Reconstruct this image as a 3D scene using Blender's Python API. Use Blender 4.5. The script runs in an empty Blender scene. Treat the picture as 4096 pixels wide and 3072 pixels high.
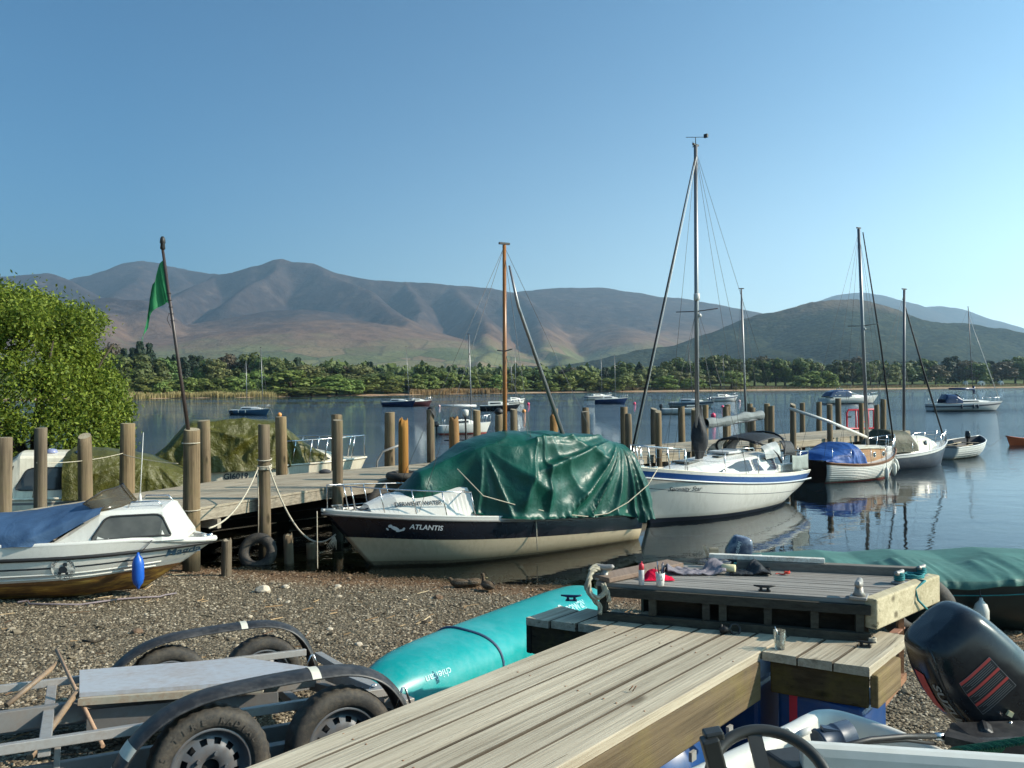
import bpy, bmesh, math, random
import numpy as np
from mathutils import Vector, Matrix, noise as mnoise

random.seed(7); rng = np.random.default_rng(7)
scene = bpy.context.scene
COL = scene.collection
R = math.radians

# ---------------------------------------------------------------- camera
CAM_H = 3.25
FPX = 3186.0                       # focal length in pixels of the 4096 px wide photograph
cam_data = bpy.data.cameras.new('camera')
cam_data.sensor_width = 36.0
cam_data.lens = 36.0 * FPX / 4096.0
cam_data.clip_start = 0.05
cam_data.clip_end = 40000.0
cam = bpy.data.objects.new('camera', cam_data)
COL.objects.link(cam)
CAM_M = Matrix.Translation((0, 0, CAM_H)) @ Matrix.Rotation(R(90.23), 4, 'X') @ Matrix.Rotation(R(-0.5), 4, 'Z')
cam.matrix_world = CAM_M
scene.camera = cam

# ---------------------------------------------------------------- world, sun, exposure
SUN_EL, SUN_AZ = R(31), R(94)     # azimuth clockwise from +Y: the sun stands to the right
world = bpy.data.worlds.new('World'); scene.world = world; world.use_nodes = True
wn = world.node_tree.nodes; wl = world.node_tree.links
bgn = wn.get('Background') or wn.new('ShaderNodeBackground')
sky = wn.new('ShaderNodeTexSky'); sky.sky_type = 'NISHITA'
sky.sun_disc = False; sky.sun_elevation = SUN_EL; sky.sun_rotation = SUN_AZ
sky.altitude = 80; sky.air_density = 1.0; sky.dust_density = 3.0; sky.ozone_density = 3.0
tint = wn.new('ShaderNodeMix'); tint.data_type = 'RGBA'; tint.blend_type = 'MULTIPLY'; tint.inputs[0].default_value = 1.0
wl.new(sky.outputs[0], tint.inputs[6]); tint.inputs[7].default_value = (0.50, 1.03, 1.22, 1)   # clear spring air, a touch more cyan than the model's
# pale haze low in the sky, strongest towards the sun's side
def wmath(op, a, b=0.0):
    nd = wn.new('ShaderNodeMath'); nd.operation = op
    for i, v in enumerate((a, b)):
        if isinstance(v, (int, float)): nd.inputs[i].default_value = v
        else: wl.new(v, nd.inputs[i])
    return nd.outputs[0]
wtc = wn.new('ShaderNodeTexCoord'); wsx = wn.new('ShaderNodeSeparateXYZ'); wl.new(wtc.outputs['Generated'], wsx.inputs[0])
low = wmath('POWER', 2.718, wmath('MULTIPLY', wmath('MAXIMUM', wsx.outputs[2], 0.0), -7.0))
sidef = wmath('MINIMUM', wmath('MAXIMUM', wmath('ADD', wmath('MULTIPLY', wsx.outputs[0], 0.85), 0.42), 0.06), 1.0)
glow = wn.new('ShaderNodeMix'); glow.data_type = 'RGBA'; glow.blend_type = 'ADD'; glow.inputs[0].default_value = 1.0
gcol = wn.new('ShaderNodeMix'); gcol.data_type = 'RGBA'; gcol.inputs[6].default_value = (0, 0, 0, 1); gcol.inputs[7].default_value = (13.0, 14.5, 13.8, 1); gcol.clamp_factor = True
wl.new(wmath('MULTIPLY', low, sidef), gcol.inputs[0]); wl.new(tint.outputs[2], glow.inputs[6]); wl.new(gcol.outputs[2], glow.inputs[7])
deep = wn.new('ShaderNodeMix'); deep.data_type = 'RGBA'; deep.blend_type = 'MULTIPLY'; deep.inputs[0].default_value = 1.0
wl.new(glow.outputs[2], deep.inputs[6]); wl.new(wmath('ADD', wmath('MULTIPLY', wsx.outputs[0], 0.22), 0.92), deep.inputs[7])
wl.new(deep.outputs[2], bgn.inputs[0]); bgn.inputs[1].default_value = 0.09
sun_data = bpy.data.lights.new('sun', 'SUN'); sun_data.energy = 5.0; sun_data.angle = R(0.5)
sun_data.color = (1.0, 0.885, 0.73)
sun = bpy.data.objects.new('sun', sun_data); COL.objects.link(sun)
to_sun = Vector((math.sin(SUN_AZ) * math.cos(SUN_EL), math.cos(SUN_AZ) * math.cos(SUN_EL), math.sin(SUN_EL)))
sun.rotation_euler = to_sun.to_track_quat('Z', 'Y').to_euler()
vs = scene.view_settings
vs.view_transform = 'Standard'; vs.look = 'None'; vs.exposure = 0.58; vs.gamma = 1.0; vs.use_curve_mapping = False
scene.cycles.max_bounces = 8; scene.cycles.transparent_max_bounces = 24
scene.cycles.volume_bounces = 0
scene.cycles.caustics_reflective = False; scene.cycles.caustics_refractive = False
scene.cycles.use_denoising = True
scene.cycles.sample_clamp_indirect = 6.0

# ---------------------------------------------------------------- pixel -> place
CAM_O = Vector((0, 0, CAM_H)); CAM_R = CAM_M.to_3x3()
def ray(x, y):
    return CAM_R @ Vector(((x - 2048) / FPX, -(y - 1536) / FPX, -1.0))
def at_z(x, y, z=0.0):
    d = ray(x, y); return CAM_O + d * ((z - CAM_H) / d.z)
def at_d(x, y, dist):
    d = ray(x, y); return CAM_O + d * (dist / d.y)

def smooth01(a, b, x):
    t = min(1.0, max(0.0, (x - a) / (b - a))); return t * t * (3 - 2 * t)
def lerp(a, b, t): return a + (b - a) * t
def interp(x, xs, ys): return float(np.interp(x, xs, ys))

# ---------------------------------------------------------------- tags
def tag(o, label, cat, group=None):
    o['label'] = label; o['category'] = cat
    if group: o['group'] = group
    return o
def structure(o):
    o['kind'] = 'structure'; return o
def stuff(o, label=None, cat=None):
    o['kind'] = 'stuff'
    if label: o['label'] = label
    if cat: o['category'] = cat
    return o
ORG = {}
def thing(name, label, cat, loc=(0, 0, 0), rotz=0.0, group=None, rot=None):
    o = bpy.data.objects.new(name, None); COL.objects.link(o)
    o.location = loc; o.rotation_euler = rot if rot else (0, 0, rotz); o.empty_display_size = 0.2
    tag(o, label, cat, group); ORG[o.name] = Vector(loc)
    return o

# ---------------------------------------------------------------- mesh builder
class MB:
    def __init__(s): s.v = []; s.f = []; s.m = []; s.s = []
    def add(s, vs, fs, mat=0, smooth=False):
        o = len(s.v); s.v.extend([tuple(p) for p in vs])
        for f in fs:
            s.f.append([i + o for i in f]); s.m.append(mat); s.s.append(smooth)
        return o
    def rope(s, pts, r, mat=0, twist=9.0):
        """three strands laid round one another"""
        P = [Vector(p) for p in pts]; Q = []
        for i in range(len(P) - 1):
            p0, p1, p2, p3 = P[max(i - 1, 0)], P[i], P[i + 1], P[min(i + 2, len(P) - 1)]; n = max(3, int((p2 - p1).length / (r * 0.7)))
            for k in range(n):
                f = k / n; Q.append(0.5 * ((2 * p1) + (p2 - p0) * f + (2 * p0 - 5 * p1 + 4 * p2 - p3) * f * f + (3 * p1 - p0 - 3 * p2 + p3) * f ** 3))
        Q.append(P[-1])
        for s3 in range(3):
            out = []; L = 0.0
            for i, q in enumerate(Q):
                t = (Q[min(i + 1, len(Q) - 1)] - Q[max(i - 1, 0)]).normalized(); u = t.cross(Vector((0.3, 0.9, 0.2))).normalized(); w = t.cross(u)
                if i: L += (q - Q[i - 1]).length
                a = L / r / twist * 6.283 + s3 * 2.094; out.append(q + (u * math.cos(a) + w * math.sin(a)) * r * 0.5)
            s.tube(out, r * 0.56, 6, mat)
    def box(s, c, size, rot=None, mat=0):
        hx, hy, hz = size[0] / 2, size[1] / 2, size[2] / 2
        vs = [Vector((x * hx, y * hy, z * hz)) for z in (-1, 1) for y in (-1, 1) for x in (-1, 1)]
        if rot is not None: vs = [rot @ v for v in vs]
        c = Vector(c); vs = [v + c for v in vs]
        s.add(vs, [(0, 2, 3, 1), (4, 5, 7, 6), (0, 1, 5, 4), (2, 6, 7, 3), (0, 4, 6, 2), (1, 3, 7, 5)], mat)
    def bar(s, a, b, w, h, mat=0, up=(0, 0, 1)):
        a = Vector(a); b = Vector(b); d = (b - a); L = d.length; d.normalize()
        y = Vector(up).cross(d)
        if y.length < 1e-4: y = Vector((0, 1, 0)).cross(d)
        y.normalize(); z = d.cross(y)
        m = Matrix((d, y, z)).transposed()
        s.box((a + b) / 2, (L, w, h), m, mat)
    def tube(s, pts, r, n=8, mat=0, cap=True, smooth=True, closed=False):
        pts = [Vector(p) for p in pts]; N = len(pts)
        rs = r if isinstance(r, (list, tuple)) else [r] * N
        vs = []; prev = None
        for i, p in enumerate(pts):
            if closed: t = pts[(i + 1) % N] - pts[i - 1]
            else: t = pts[min(i + 1, N - 1)] - pts[max(i - 1, 0)]
            if t.length < 1e-9: t = Vector((0, 0, 1))
            t.normalize()
            if prev is None:
                u = t.cross(Vector((0, 0, 1)))
                if u.length < 1e-3: u = t.cross(Vector((0, 1, 0)))
            else:
                u = prev - t * prev.dot(t)
                if u.length < 1e-6: u = t.cross(Vector((0, 1, 0)))
            u.normalize(); prev = u; w = t.cross(u)
            for k in range(n):
                a = 2 * math.pi * k / n
                vs.append(p + (u * math.cos(a) + w * math.sin(a)) * rs[i])
        fs = []
        for i in range(N if closed else N - 1):
            for k in range(n):
                a, b = i * n + k, i * n + (k + 1) % n
                j = (i + 1) % N
                fs.append((a, b, j * n + (k + 1) % n, j * n + k))
        o = s.add(vs, fs, mat, smooth)
        if cap and not closed:
            s.f.append([o + k for k in range(n)][::-1]); s.m.append(mat); s.s.append(False)
            s.f.append([o + (N - 1) * n + k for k in range(n)]); s.m.append(mat); s.s.append(False)
    def grid(s, fn, nu, nv, mat=0, smooth=True, closeu=False):
        """fn(u, v) with u, v in 0..1; mat an index or fn(i, j)"""
        vs = [fn(i / (nu if closeu else nu), j / nv) for i in range(nu + (0 if closeu else 1)) for j in range(nv + 1)]
        U = nu if closeu else nu + 1
        o = len(s.v); s.v.extend([tuple(p) for p in vs])
        for i in range(nu):
            for j in range(nv):
                i2 = (i + 1) % U
                s.f.append([o + i * (nv + 1) + j, o + i2 * (nv + 1) + j, o + i2 * (nv + 1) + j + 1, o + i * (nv + 1) + j + 1])
                s.m.append(mat(i, j) if callable(mat) else mat); s.s.append(smooth)
    def lathe(s, prof, n=16, c=(0, 0, 0), rot=None, mat=0, smooth=True, sx=1, sy=1):
        c = Vector(c); vs = []
        for r, z in prof:
            for k in range(n):
                a = 2 * math.pi * k / n
                p = Vector((r * math.cos(a) * sx, r * math.sin(a) * sy, z))
                if rot is not None: p = rot @ p
                vs.append(c + p)
        fs = []
        for i in range(len(prof) - 1):
            for k in range(n):
                fs.append((i * n + k, i * n + (k + 1) % n, (i + 1) * n + (k + 1) % n, (i + 1) * n + k))
        fs.append(tuple(range(n))[::-1]); fs.append(tuple((len(prof) - 1) * n + k for k in range(n)))
        s.add(vs, fs, mat, smooth)
    def rings(s, rings, mat=0, smooth=True, cap=True, capmat=None):
        n = len(rings[0]); o = len(s.v)
        for r in rings: s.v.extend([tuple(p) for p in r])
        for i in range(len(rings) - 1):
            for k in range(n):
                s.f.append([o + i * n + k, o + i * n + (k + 1) % n, o + (i + 1) * n + (k + 1) % n, o + (i + 1) * n + k])
                s.m.append(mat(i, k) if callable(mat) else mat); s.s.append(smooth)
        if cap:
            cm = capmat if capmat is not None else (mat if not callable(mat) else 0)
            s.f.append([o + k for k in range(n)][::-1]); s.m.append(cm); s.s.append(False)
            s.f.append([o + (len(rings) - 1) * n + k for k in range(n)]); s.m.append(cm); s.s.append(False)
    def build(s, name, mats, parent=None, world=False, bevel=0.0, recalc=True, solid=0.0, subsurf=0):
        me = bpy.data.meshes.new(name)
        v = s.v
        org = None
        if parent is not None and world:
            o = ORG[parent.name]; v = [(p[0] - o.x, p[1] - o.y, p[2] - o.z) for p in v]
        if parent is None:
            a = np.array(v); org = Vector(((a[:, 0].min() + a[:, 0].max()) / 2, (a[:, 1].min() + a[:, 1].max()) / 2, a[:, 2].min()))
            v = [(p[0] - org.x, p[1] - org.y, p[2] - org.z) for p in v]
        me.from_pydata(v, [], s.f)
        for m in (mats if isinstance(mats, (list, tuple)) else [mats]): me.materials.append(m)
        me.polygons.foreach_set('material_index', s.m); me.polygons.foreach_set('use_smooth', s.s)
        if recalc:
            bm = bmesh.new(); bm.from_mesh(me)
            bmesh.ops.remove_doubles(bm, verts=bm.verts, dist=1e-5)
            bmesh.ops.recalc_face_normals(bm, faces=bm.faces); bm.to_mesh(me); bm.free()
        me.update()
        ob = bpy.data.objects.new(name, me); COL.objects.link(ob)
        if parent is not None: ob.parent = parent
        else: ob.location = org; ORG[ob.name] = org
        if solid:
            md = ob.modifiers.new('solid', 'SOLIDIFY'); md.thickness = solid; md.offset = 0
        if bevel:
            md = ob.modifiers.new('bevel', 'BEVEL'); md.width = bevel; md.segments = 2; md.limit_method = 'ANGLE'; md.angle_limit = R(40)
        if subsurf:
            md = ob.modifiers.new('subd', 'SUBSURF'); md.levels = subsurf; md.render_levels = subsurf
        return ob

def np_mesh(name, verts, faces, mats, parent=None, loc=(0, 0, 0), midx=None, smooth=False):
    """quick build from numpy arrays, every face with the same number of corners"""
    me = bpy.data.meshes.new(name); n = faces.shape[1]
    me.vertices.add(len(verts)); me.vertices.foreach_set('co', np.asarray(verts, dtype=np.float32).ravel())
    me.loops.add(faces.size); me.loops.foreach_set('vertex_index', faces.astype(np.int32).ravel())
    me.polygons.add(len(faces)); me.polygons.foreach_set('loop_start', np.arange(0, faces.size, n, dtype=np.int32))
    me.polygons.foreach_set('loop_total', np.full(len(faces), n, dtype=np.int32))
    for m in mats: me.materials.append(m)
    if midx is not None: me.polygons.foreach_set('material_index', midx.astype(np.int32))
    me.polygons.foreach_set('use_smooth', np.full(len(faces), smooth))
    me.update(calc_edges=True); me.validate()
    ob = bpy.data.objects.new(name, me); COL.objects.link(ob); ob.location = loc
    if parent is not None: ob.parent = parent
    return ob

def copy_thing(o, label=None, group=None):
    c = o.copy(); COL.objects.link(c)
    if label: c['label'] = label
    if group: c['group'] = group
    for ch in list(o.children):
        k = ch.copy(); COL.objects.link(k); k.parent = c
        for g in list(ch.children):
            q = g.copy(); COL.objects.link(q); q.parent = k
    return c

def text_mesh(body, size=1.0, shear=0.0, bold=0.0, space=1.0):
    cu = bpy.data.curves.new('txt', 'FONT'); cu.body = body; cu.size = size; cu.shear = shear
    cu.offset = bold; cu.space_character = space; cu.align_x = 'CENTER'; cu.align_y = 'CENTER'; cu.resolution_u = 3
    ob = bpy.data.objects.new('txt', cu); COL.objects.link(ob)
    me = bpy.data.meshes.new_from_object(ob)
    vs = [v.co.copy() for v in me.vertices]; fs = [list(p.vertices) for p in me.polygons]
    bpy.data.objects.remove(ob); bpy.data.meshes.remove(me); bpy.data.curves.remove(cu)
    return vs, fs

# ---------------------------------------------------------------- materials
class NT:
    def __init__(s, name):
        s.mat = bpy.data.materials.new(name); s.mat.use_nodes = True
        s.t = s.mat.node_tree; s.n = s.t.nodes; s.l = s.t.links; s.n.clear()
        s.out = s.n.new('ShaderNodeOutputMaterial')
    def node(s, typ, ins=None, **kw):
        nd = s.n.new(typ)
        for k, v in kw.items(): setattr(nd, k, v)
        for k, v in (ins or {}).items(): s.set(nd, k, v)
        return nd
    def set(s, nd, k, v):
        sock = nd.inputs[k]
        if hasattr(v, 'is_output') or hasattr(v, 'links'): s.l.new(v, sock)
        elif isinstance(v, bpy.types.Node): s.l.new(v.outputs[0], sock)
        elif isinstance(v, (tuple, list)) and len(v) == 3 and sock.type == 'RGBA': sock.default_value = (*v, 1)
        else: sock.default_value = v
    def coords(s, kind='Object', scale=(1, 1, 1), rot=(0, 0, 0)):
        tc = s.node('ShaderNodeTexCoord'); mp = s.node('ShaderNodeMapping')
        s.l.new(tc.outputs[kind], mp.inputs[0]); mp.inputs['Scale'].default_value = scale; mp.inputs['Rotation'].default_value = rot
        return mp.outputs[0]
    def noise(s, vec, scale, detail=4, rough=0.55, dist=0.0):
        nd = s.node('ShaderNodeTexNoise', {'Scale': scale, 'Detail': detail, 'Roughness': rough, 'Distortion': dist})
        if vec is not None: s.l.new(vec, nd.inputs['Vector'])
        return nd.outputs['Fac']
    def ramp(s, fac, stops, interp='LINEAR'):
        nd = s.node('ShaderNodeValToRGB'); s.l.new(fac, nd.inputs[0]); cr = nd.color_ramp; cr.interpolation = interp
        while len(cr.elements) < len(stops): cr.elements.new(0.5)
        for e, (p, c) in zip(cr.elements, stops):
            e.position = p; e.color = (*c, 1) if isinstance(c, (tuple, list)) else (c, c, c, 1)
        return nd.outputs[0]
    def mix(s, fac, a, b, blend='MIX'):
        nd = s.node('ShaderNodeMix', data_type='RGBA', blend_type=blend)
        s.set(nd, 0, fac); s.set(nd, 6, a); s.set(nd, 7, b); return nd.outputs[2]
    def math(s, op, a, b=0.0, clamp=False):
        nd = s.node('ShaderNodeMath', operation=op, use_clamp=clamp); s.set(nd, 0, a); s.set(nd, 1, b); return nd.outputs[0]
    def bump(s, h, strength=0.3, dist=0.01, normal=None):
        nd = s.node('ShaderNodeBump', {'Strength': strength, 'Distance': dist}); s.l.new(h, nd.inputs['Height'])
        if normal is not None: s.l.new(normal, nd.inputs['Normal'])
        return nd.outputs[0]
    def bsdf(s, color, rough=0.6, metal=0.0, normal=None, spec=0.5, **kw):
        b = s.node('ShaderNodeBsdfPrincipled'); s.set(b, 'Base Color', color); s.set(b, 'Roughness', rough)
        s.set(b, 'Metallic', metal); s.set(b, 'Specular IOR Level', spec)
        if normal is not None: s.l.new(normal, b.inputs['Normal'])
        for k, v in kw.items(): s.set(b, k.replace('_', ' '), v)
        return b
    def done(s, sh):
        s.l.new(sh.outputs[0] if isinstance(sh, bpy.types.Node) else sh, s.out.inputs[0]); return s.mat

def paint(name, col, rough=0.45, var=0.12, scale=3.0, dirt=None, dirt_amt=0.35, metal=0.0, bump=0.0, spec=0.5, streak=False, scum=False):
    """a painted, plastic or metal surface with uneven tone and patches of dirt"""
    t = NT(name); c = t.coords('Object', (1, 1, 0.25) if streak else (1, 1, 1))
    n1 = t.noise(c, scale, 5, 0.6); n2 = t.noise(c, scale * 7, 4, 0.6)
    base = t.ramp(n1, [(0.3, tuple(x * (1 - var) for x in col)), (0.7, tuple(min(1, x * (1 + var)) for x in col))])
    if dirt is not None:
        m = t.math('MULTIPLY', t.ramp(t.math('ADD', t.math('MULTIPLY', n1, 0.6), t.math('MULTIPLY', n2, 0.5)), [(0.5, 0.0), (0.75, 1.0)]), dirt_amt)
        base = t.mix(m, base, dirt)
    if scum:
        # brown tide mark a hand's breadth above the lake
        pz = t.node('ShaderNodeSeparateXYZ'); t.l.new(t.node('ShaderNodeNewGeometry').outputs['Position'], pz.inputs[0])
        sm = t.ramp(t.math('ADD', pz.outputs[2], t.math('MULTIPLY', n2, 0.12)), [(0.08, 0.85), (0.16, 0.35), (0.26, 0.0)])
        base = t.mix(sm, base, (0.17, 0.13, 0.065))
    nrm = t.bump(n2, bump, 0.01) if bump else None
    rr = t.math('ADD', rough - 0.08, t.math('MULTIPLY', n2, 0.16))
    return t.done(t.bsdf(base, rr, metal, nrm, spec))

def wood(name, light, dark, axis=(1, 0, 0), scale=1.0, rough=0.85, knots=True, bump=0.5, green=None, green_amt=0.3, wet=False):
    """weathered boards; grain runs along local axis"""
    t = NT(name)
    st = tuple(0.025 if a else 1.0 for a in axis)
    c = t.coords('Object', st)
    tc = t.coords('Object', tuple(0.35 if a else 1.0 for a in axis))
    g1 = t.noise(c, 55 * scale, 6, 0.65); g2 = t.noise(c, 170 * scale, 3, 0.6); b1 = t.noise(tc, 4 * scale, 4, 0.6)
    rnd = t.node('ShaderNodeNewGeometry').outputs['Random Per Island']; orn = t.node('ShaderNodeObjectInfo').outputs['Random']
    tone = t.math('ADD', t.math('MULTIPLY', g1, 0.6), t.math('MULTIPLY', b1, 0.4))
    col = t.ramp(tone, [(0.36, dark), (0.5, tuple(lerp(a, b, 0.55) for a, b in zip(dark, light))), (0.63, light)])
    col = t.mix(t.math('MULTIPLY', t.math('SUBTRACT', 1.0, rnd), 0.45), col, tuple(x * 0.62 for x in light), 'MIX')
    hsv = t.node('ShaderNodeHueSaturation'); t.l.new(col, hsv.inputs['Color']); t.set(hsv, 'Value', t.math('ADD', 0.78, t.math('MULTIPLY', orn, 0.4))); t.set(hsv, 'Saturation', t.math('ADD', 0.85, t.math('MULTIPLY', orn, 0.3))); col = hsv.outputs[0]
    crack = t.ramp(t.noise(c, 26 * scale, 5, 0.7, 0.4), [(0.32, 0.0), (0.36, 1.0)])
    col = t.mix(t.math('MULTIPLY', t.math('SUBTRACT', 1.0, crack), 0.75), col, tuple(x * 0.25 for x in dark))
    if knots:
        kc = t.coords('Object', tuple(0.45 if a else 1.3 for a in axis))
        vz = t.node('ShaderNodeTexVoronoi', {'Scale': 5.0 * scale}); t.l.new(kc, vz.inputs['Vector'])
        k = t.ramp(vz.outputs['Distance'], [(0.07, 1.0), (0.15, 0.0)])
        col = t.mix(t.math('MULTIPLY', k, 0.85), col, tuple(x * 0.35 for x in dark))
    if green is not None:
        gm = t.math('MULTIPLY', t.ramp(t.noise(t.coords('Object'), 3.0, 5, 0.7), [(0.45, 0.0), (0.7, 1.0)]), green_amt)
        col = t.mix(gm, col, green)
    if wet:
        # the foot of the timber stays stained by the lake
        pz = t.node('ShaderNodeSeparateXYZ'); t.l.new(t.node('ShaderNodeNewGeometry').outputs['Position'], pz.inputs[0])
        wm = t.ramp(t.math('ADD', pz.outputs[2], t.math('MULTIPLY', b1, 0.35)), [(0.45, 0.9), (0.85, 0.0)])
        col = t.mix(wm, col, (0.035, 0.032, 0.02))
    h = t.math('ADD', t.math('MULTIPLY', g1, 0.7), t.math('ADD', t.math('MULTIPLY', g2, 0.3), t.math('MULTIPLY', crack, 0.8)))
    return t.done(t.bsdf(col, rough, 0, t.bump(h, bump, 0.012), 0.25))

def cloth(name, col, rough=0.4, spec=0.5, sheen=0.0, fine=40.0, b=0.25, wr=6.0, b2=0.6, trans=0.0):
    t = NT(name); c = t.coords('Object')
    n1 = t.noise(c, 2.2, 4, 0.6); n2 = t.noise(c, wr, 5, 0.6, 0.8); n3 = t.noise(c, fine, 3, 0.5)
    base = t.ramp(n1, [(0.3, tuple(x * 0.8 for x in col)), (0.7, tuple(min(1, x * 1.2) for x in col))])
    nb = t.bump(n3, b, 0.004); nb = t.bump(n2, b2, 0.05, nb)
    p = t.bsdf(base, rough, 0, nb, spec)
    if trans:
        tr = t.node('ShaderNodeBsdfTranslucent', {'Color': base}); mx = t.node('ShaderNodeMixShader', {0: trans})
        t.l.new(p.outputs[0], mx.inputs[1]); t.l.new(tr.outputs[0], mx.inputs[2]); return t.done(mx)
    return t.done(p)

def leaf_mat(name, c1, c2, trans=0.3, scale=0.7):
    t = NT(name); oi = t.node('ShaderNodeObjectInfo'); c = t.coords('Object')
    n = t.noise(c, scale, 3, 0.6)
    isl = t.node('ShaderNodeNewGeometry').outputs['Random Per Island']
    f = t.math('ADD', t.math('MULTIPLY', n, 0.5), t.math('MULTIPLY', isl, 0.5))
    col = t.ramp(f, [(0.2, c1), (0.8, c2)])
    hs = t.node('ShaderNodeHueSaturation'); t.l.new(col, hs.inputs['Color'])
    t.set(hs, 'Hue', t.math('ADD', 0.475, t.math('MULTIPLY', oi.outputs['Random'], 0.05)))
    t.set(hs, 'Value', t.math('ADD', 0.72, t.math('MULTIPLY', oi.outputs['Random'], 0.56)))
    col = hs.outputs[0]
    p = t.bsdf(col, 0.6, 0, None, 0.25); tr = t.node('ShaderNodeBsdfTranslucent', {'Color': col})
    mx = t.node('ShaderNodeMixShader', {0: trans}); t.l.new(p.outputs[0], mx.inputs[1]); t.l.new(tr.outputs[0], mx.inputs[2])
    return t.done(mx)

def glassy(name, col=(0.02, 0.022, 0.025), rough=0.06, spec=0.6):
    t = NT(name); n = t.noise(t.coords('Object'), 3.0, 3, 0.5)
    return t.done(t.bsdf(t.ramp(n, [(0.3, tuple(x * 0.6 for x in col)), (0.7, tuple(x * 1.4 for x in col))]), rough, 0, None, spec))

M = {}
def setup_materials():
    M['white'] = paint('white_gelcoat', (0.62, 0.61, 0.56), 0.28, 0.05, 2.0, (0.30, 0.28, 0.22), 0.25, scum=True)
    M['cream'] = paint('cream_gelcoat', (0.68, 0.63, 0.50), 0.3, 0.06, 2.0, (0.30, 0.24, 0.15), 0.45, streak=True, scum=True)
    M['grey_white'] = paint('greyish_white', (0.55, 0.56, 0.55), 0.35, 0.08, 2.0, (0.2, 0.19, 0.16), 0.3, scum=True)
    M['black_hull'] = paint('black_hull_paint', (0.012, 0.013, 0.018), 0.18, 0.2, 2.0)
    M['navy'] = paint('navy_paint', (0.012, 0.03, 0.09), 0.25, 0.15, 2.0)
    M['dusty_blue'] = paint('dusty_blue_paint', (0.05, 0.12, 0.2), 0.4, 0.1, 2.0)
    M['slate'] = paint('slate_blue_paint', (0.03, 0.04, 0.06), 0.4, 0.1, 2.0, (0.2, 0.2, 0.18), 0.3)
    M['black'] = paint('black_rubber', (0.018, 0.018, 0.018), 0.55, 0.2, 4.0)
    M['tyre'] = paint('tyre_rubber', (0.03, 0.028, 0.025), 0.75, 0.2, 6.0, (0.16, 0.13, 0.09), 0.5, bump=0.2)
    M['steel'] = paint('stainless_steel', (0.6, 0.6, 0.6), 0.25, 0.1, 5.0, metal=1.0)
    M['alu'] = paint('aluminium_mast', (0.24, 0.24, 0.24), 0.4, 0.1, 1.0, metal=0.7)
    M['dark_alu'] = paint('dark_grey_mast', (0.12, 0.12, 0.13), 0.4, 0.15, 1.0, metal=0.3)
    M['wire'] = paint('rigging_wire', (0.10, 0.10, 0.10), 0.5, 0.2, 4.0)
    M['galv'] = paint('galvanised_steel', (0.36, 0.35, 0.33), 0.5, 0.15, 4.0, (0.17, 0.1, 0.05), 0.45, metal=0.3)
    M['galv_dark'] = paint('dull_galvanised_steel', (0.2, 0.195, 0.185), 0.6, 0.15, 4.0, (0.17, 0.1, 0.05), 0.4, metal=0.2)
    M['grey_plate'] = paint('grey_painted_plate', (0.42, 0.44, 0.47), 0.4, 0.06, 2.5, (0.26, 0.16, 0.09), 0.55)
    M['rust'] = paint('rusty_steel', (0.28, 0.13, 0.06), 0.85, 0.35, 12.0, (0.10, 0.05, 0.03), 0.6, bump=0.4)
    M['spruce'] = paint('varnished_spruce', (0.26, 0.105, 0.028), 0.3, 0.15, 2.0)
    M['varnish'] = wood('varnished_cabin_wood', (0.55, 0.27, 0.08), (0.33, 0.13, 0.03), (1, 0, 0), 1.5, 0.3, False, 0.1)
    M['rope'] = paint('pale_rope', (0.46, 0.41, 0.31), 0.9, 0.25, 40.0, bump=0.4)
    M['dark_rope'] = paint('dark_rope', (0.06, 0.06, 0.065), 0.9, 0.25, 40.0, bump=0.4)
    M['green_rope'] = paint('teal_rope', (0.02, 0.19, 0.20), 0.85, 0.25, 40.0, bump=0.4)
    M['red_rope'] = paint('red_rope', (0.55, 0.04, 0.02), 0.8, 0.2, 30.0)
    M['glass'] = glassy('dark_window', (0.03, 0.032, 0.03))
    M['glass_grey'] = glassy('smoked_perspex', (0.09, 0.088, 0.075), 0.25)
    M['glass_blue'] = glassy('tinted_window', (0.03, 0.03, 0.045), 0.12, 0.4)
    M['lettering'] = paint('dark_lettering', (0.02, 0.03, 0.04), 0.5, 0.1, 5)
    M['white_lettering'] = paint('pale_lettering', (0.6, 0.62, 0.62), 0.5, 0.1, 5)
    M['fender_white'] = paint('white_fender', (0.62, 0.62, 0.56), 0.45, 0.1, 5, (0.25, 0.25, 0.18), 0.5)
    M['blue_vinyl'] = paint('blue_fender', (0.01, 0.09, 0.42), 0.35, 0.12, 5)
    M['barrel_blue'] = paint('blue_plastic', (0.008, 0.055, 0.19), 0.4, 0.15, 3, (0.12, 0.1, 0.08), 0.3)  # blue lowered to carry the shade under the stage
    M['teal'] = paint('teal_canoe_plastic', (0.0, 0.27, 0.265), 0.36, 0.10, 1.8, (0.12, 0.36, 0.37), 0.4)
    M['orange'] = paint('orange_plastic', (0.5, 0.10, 0.03), 0.5, 0.1, 3)
    M['red'] = paint('red_plastic', (0.55, 0.03, 0.05), 0.45, 0.1, 3)
    M['pink'] = paint('pink_buoy', (0.75, 0.06, 0.14), 0.4, 0.1, 3)
    M['amber'] = paint('orange_buoy', (0.75, 0.30, 0.08), 0.4, 0.1, 3)
    M['pale_buoy'] = paint('pale_buoy', (0.7, 0.45, 0.42), 0.5, 0.1, 3)
    M['tarp_green'] = cloth('green_tarpaulin', (0.003, 0.062, 0.042), 0.40, 0.42, wr=7.0, b2=0.28)
    M['tarp_olive'] = cloth('olive_tarpaulin', (0.07, 0.068, 0.009), 0.42, 0.4, wr=9.0, b2=0.8)
    M['tarp_dark'] = cloth('faded_green_cover', (0.055, 0.15, 0.125), 0.6, 0.35, wr=3.0, b2=0.25)
    M['canvas_blue'] = cloth('blue_canvas', (0.04, 0.085, 0.165), 0.65, 0.3, wr=3.0, b2=0.4)
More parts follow.
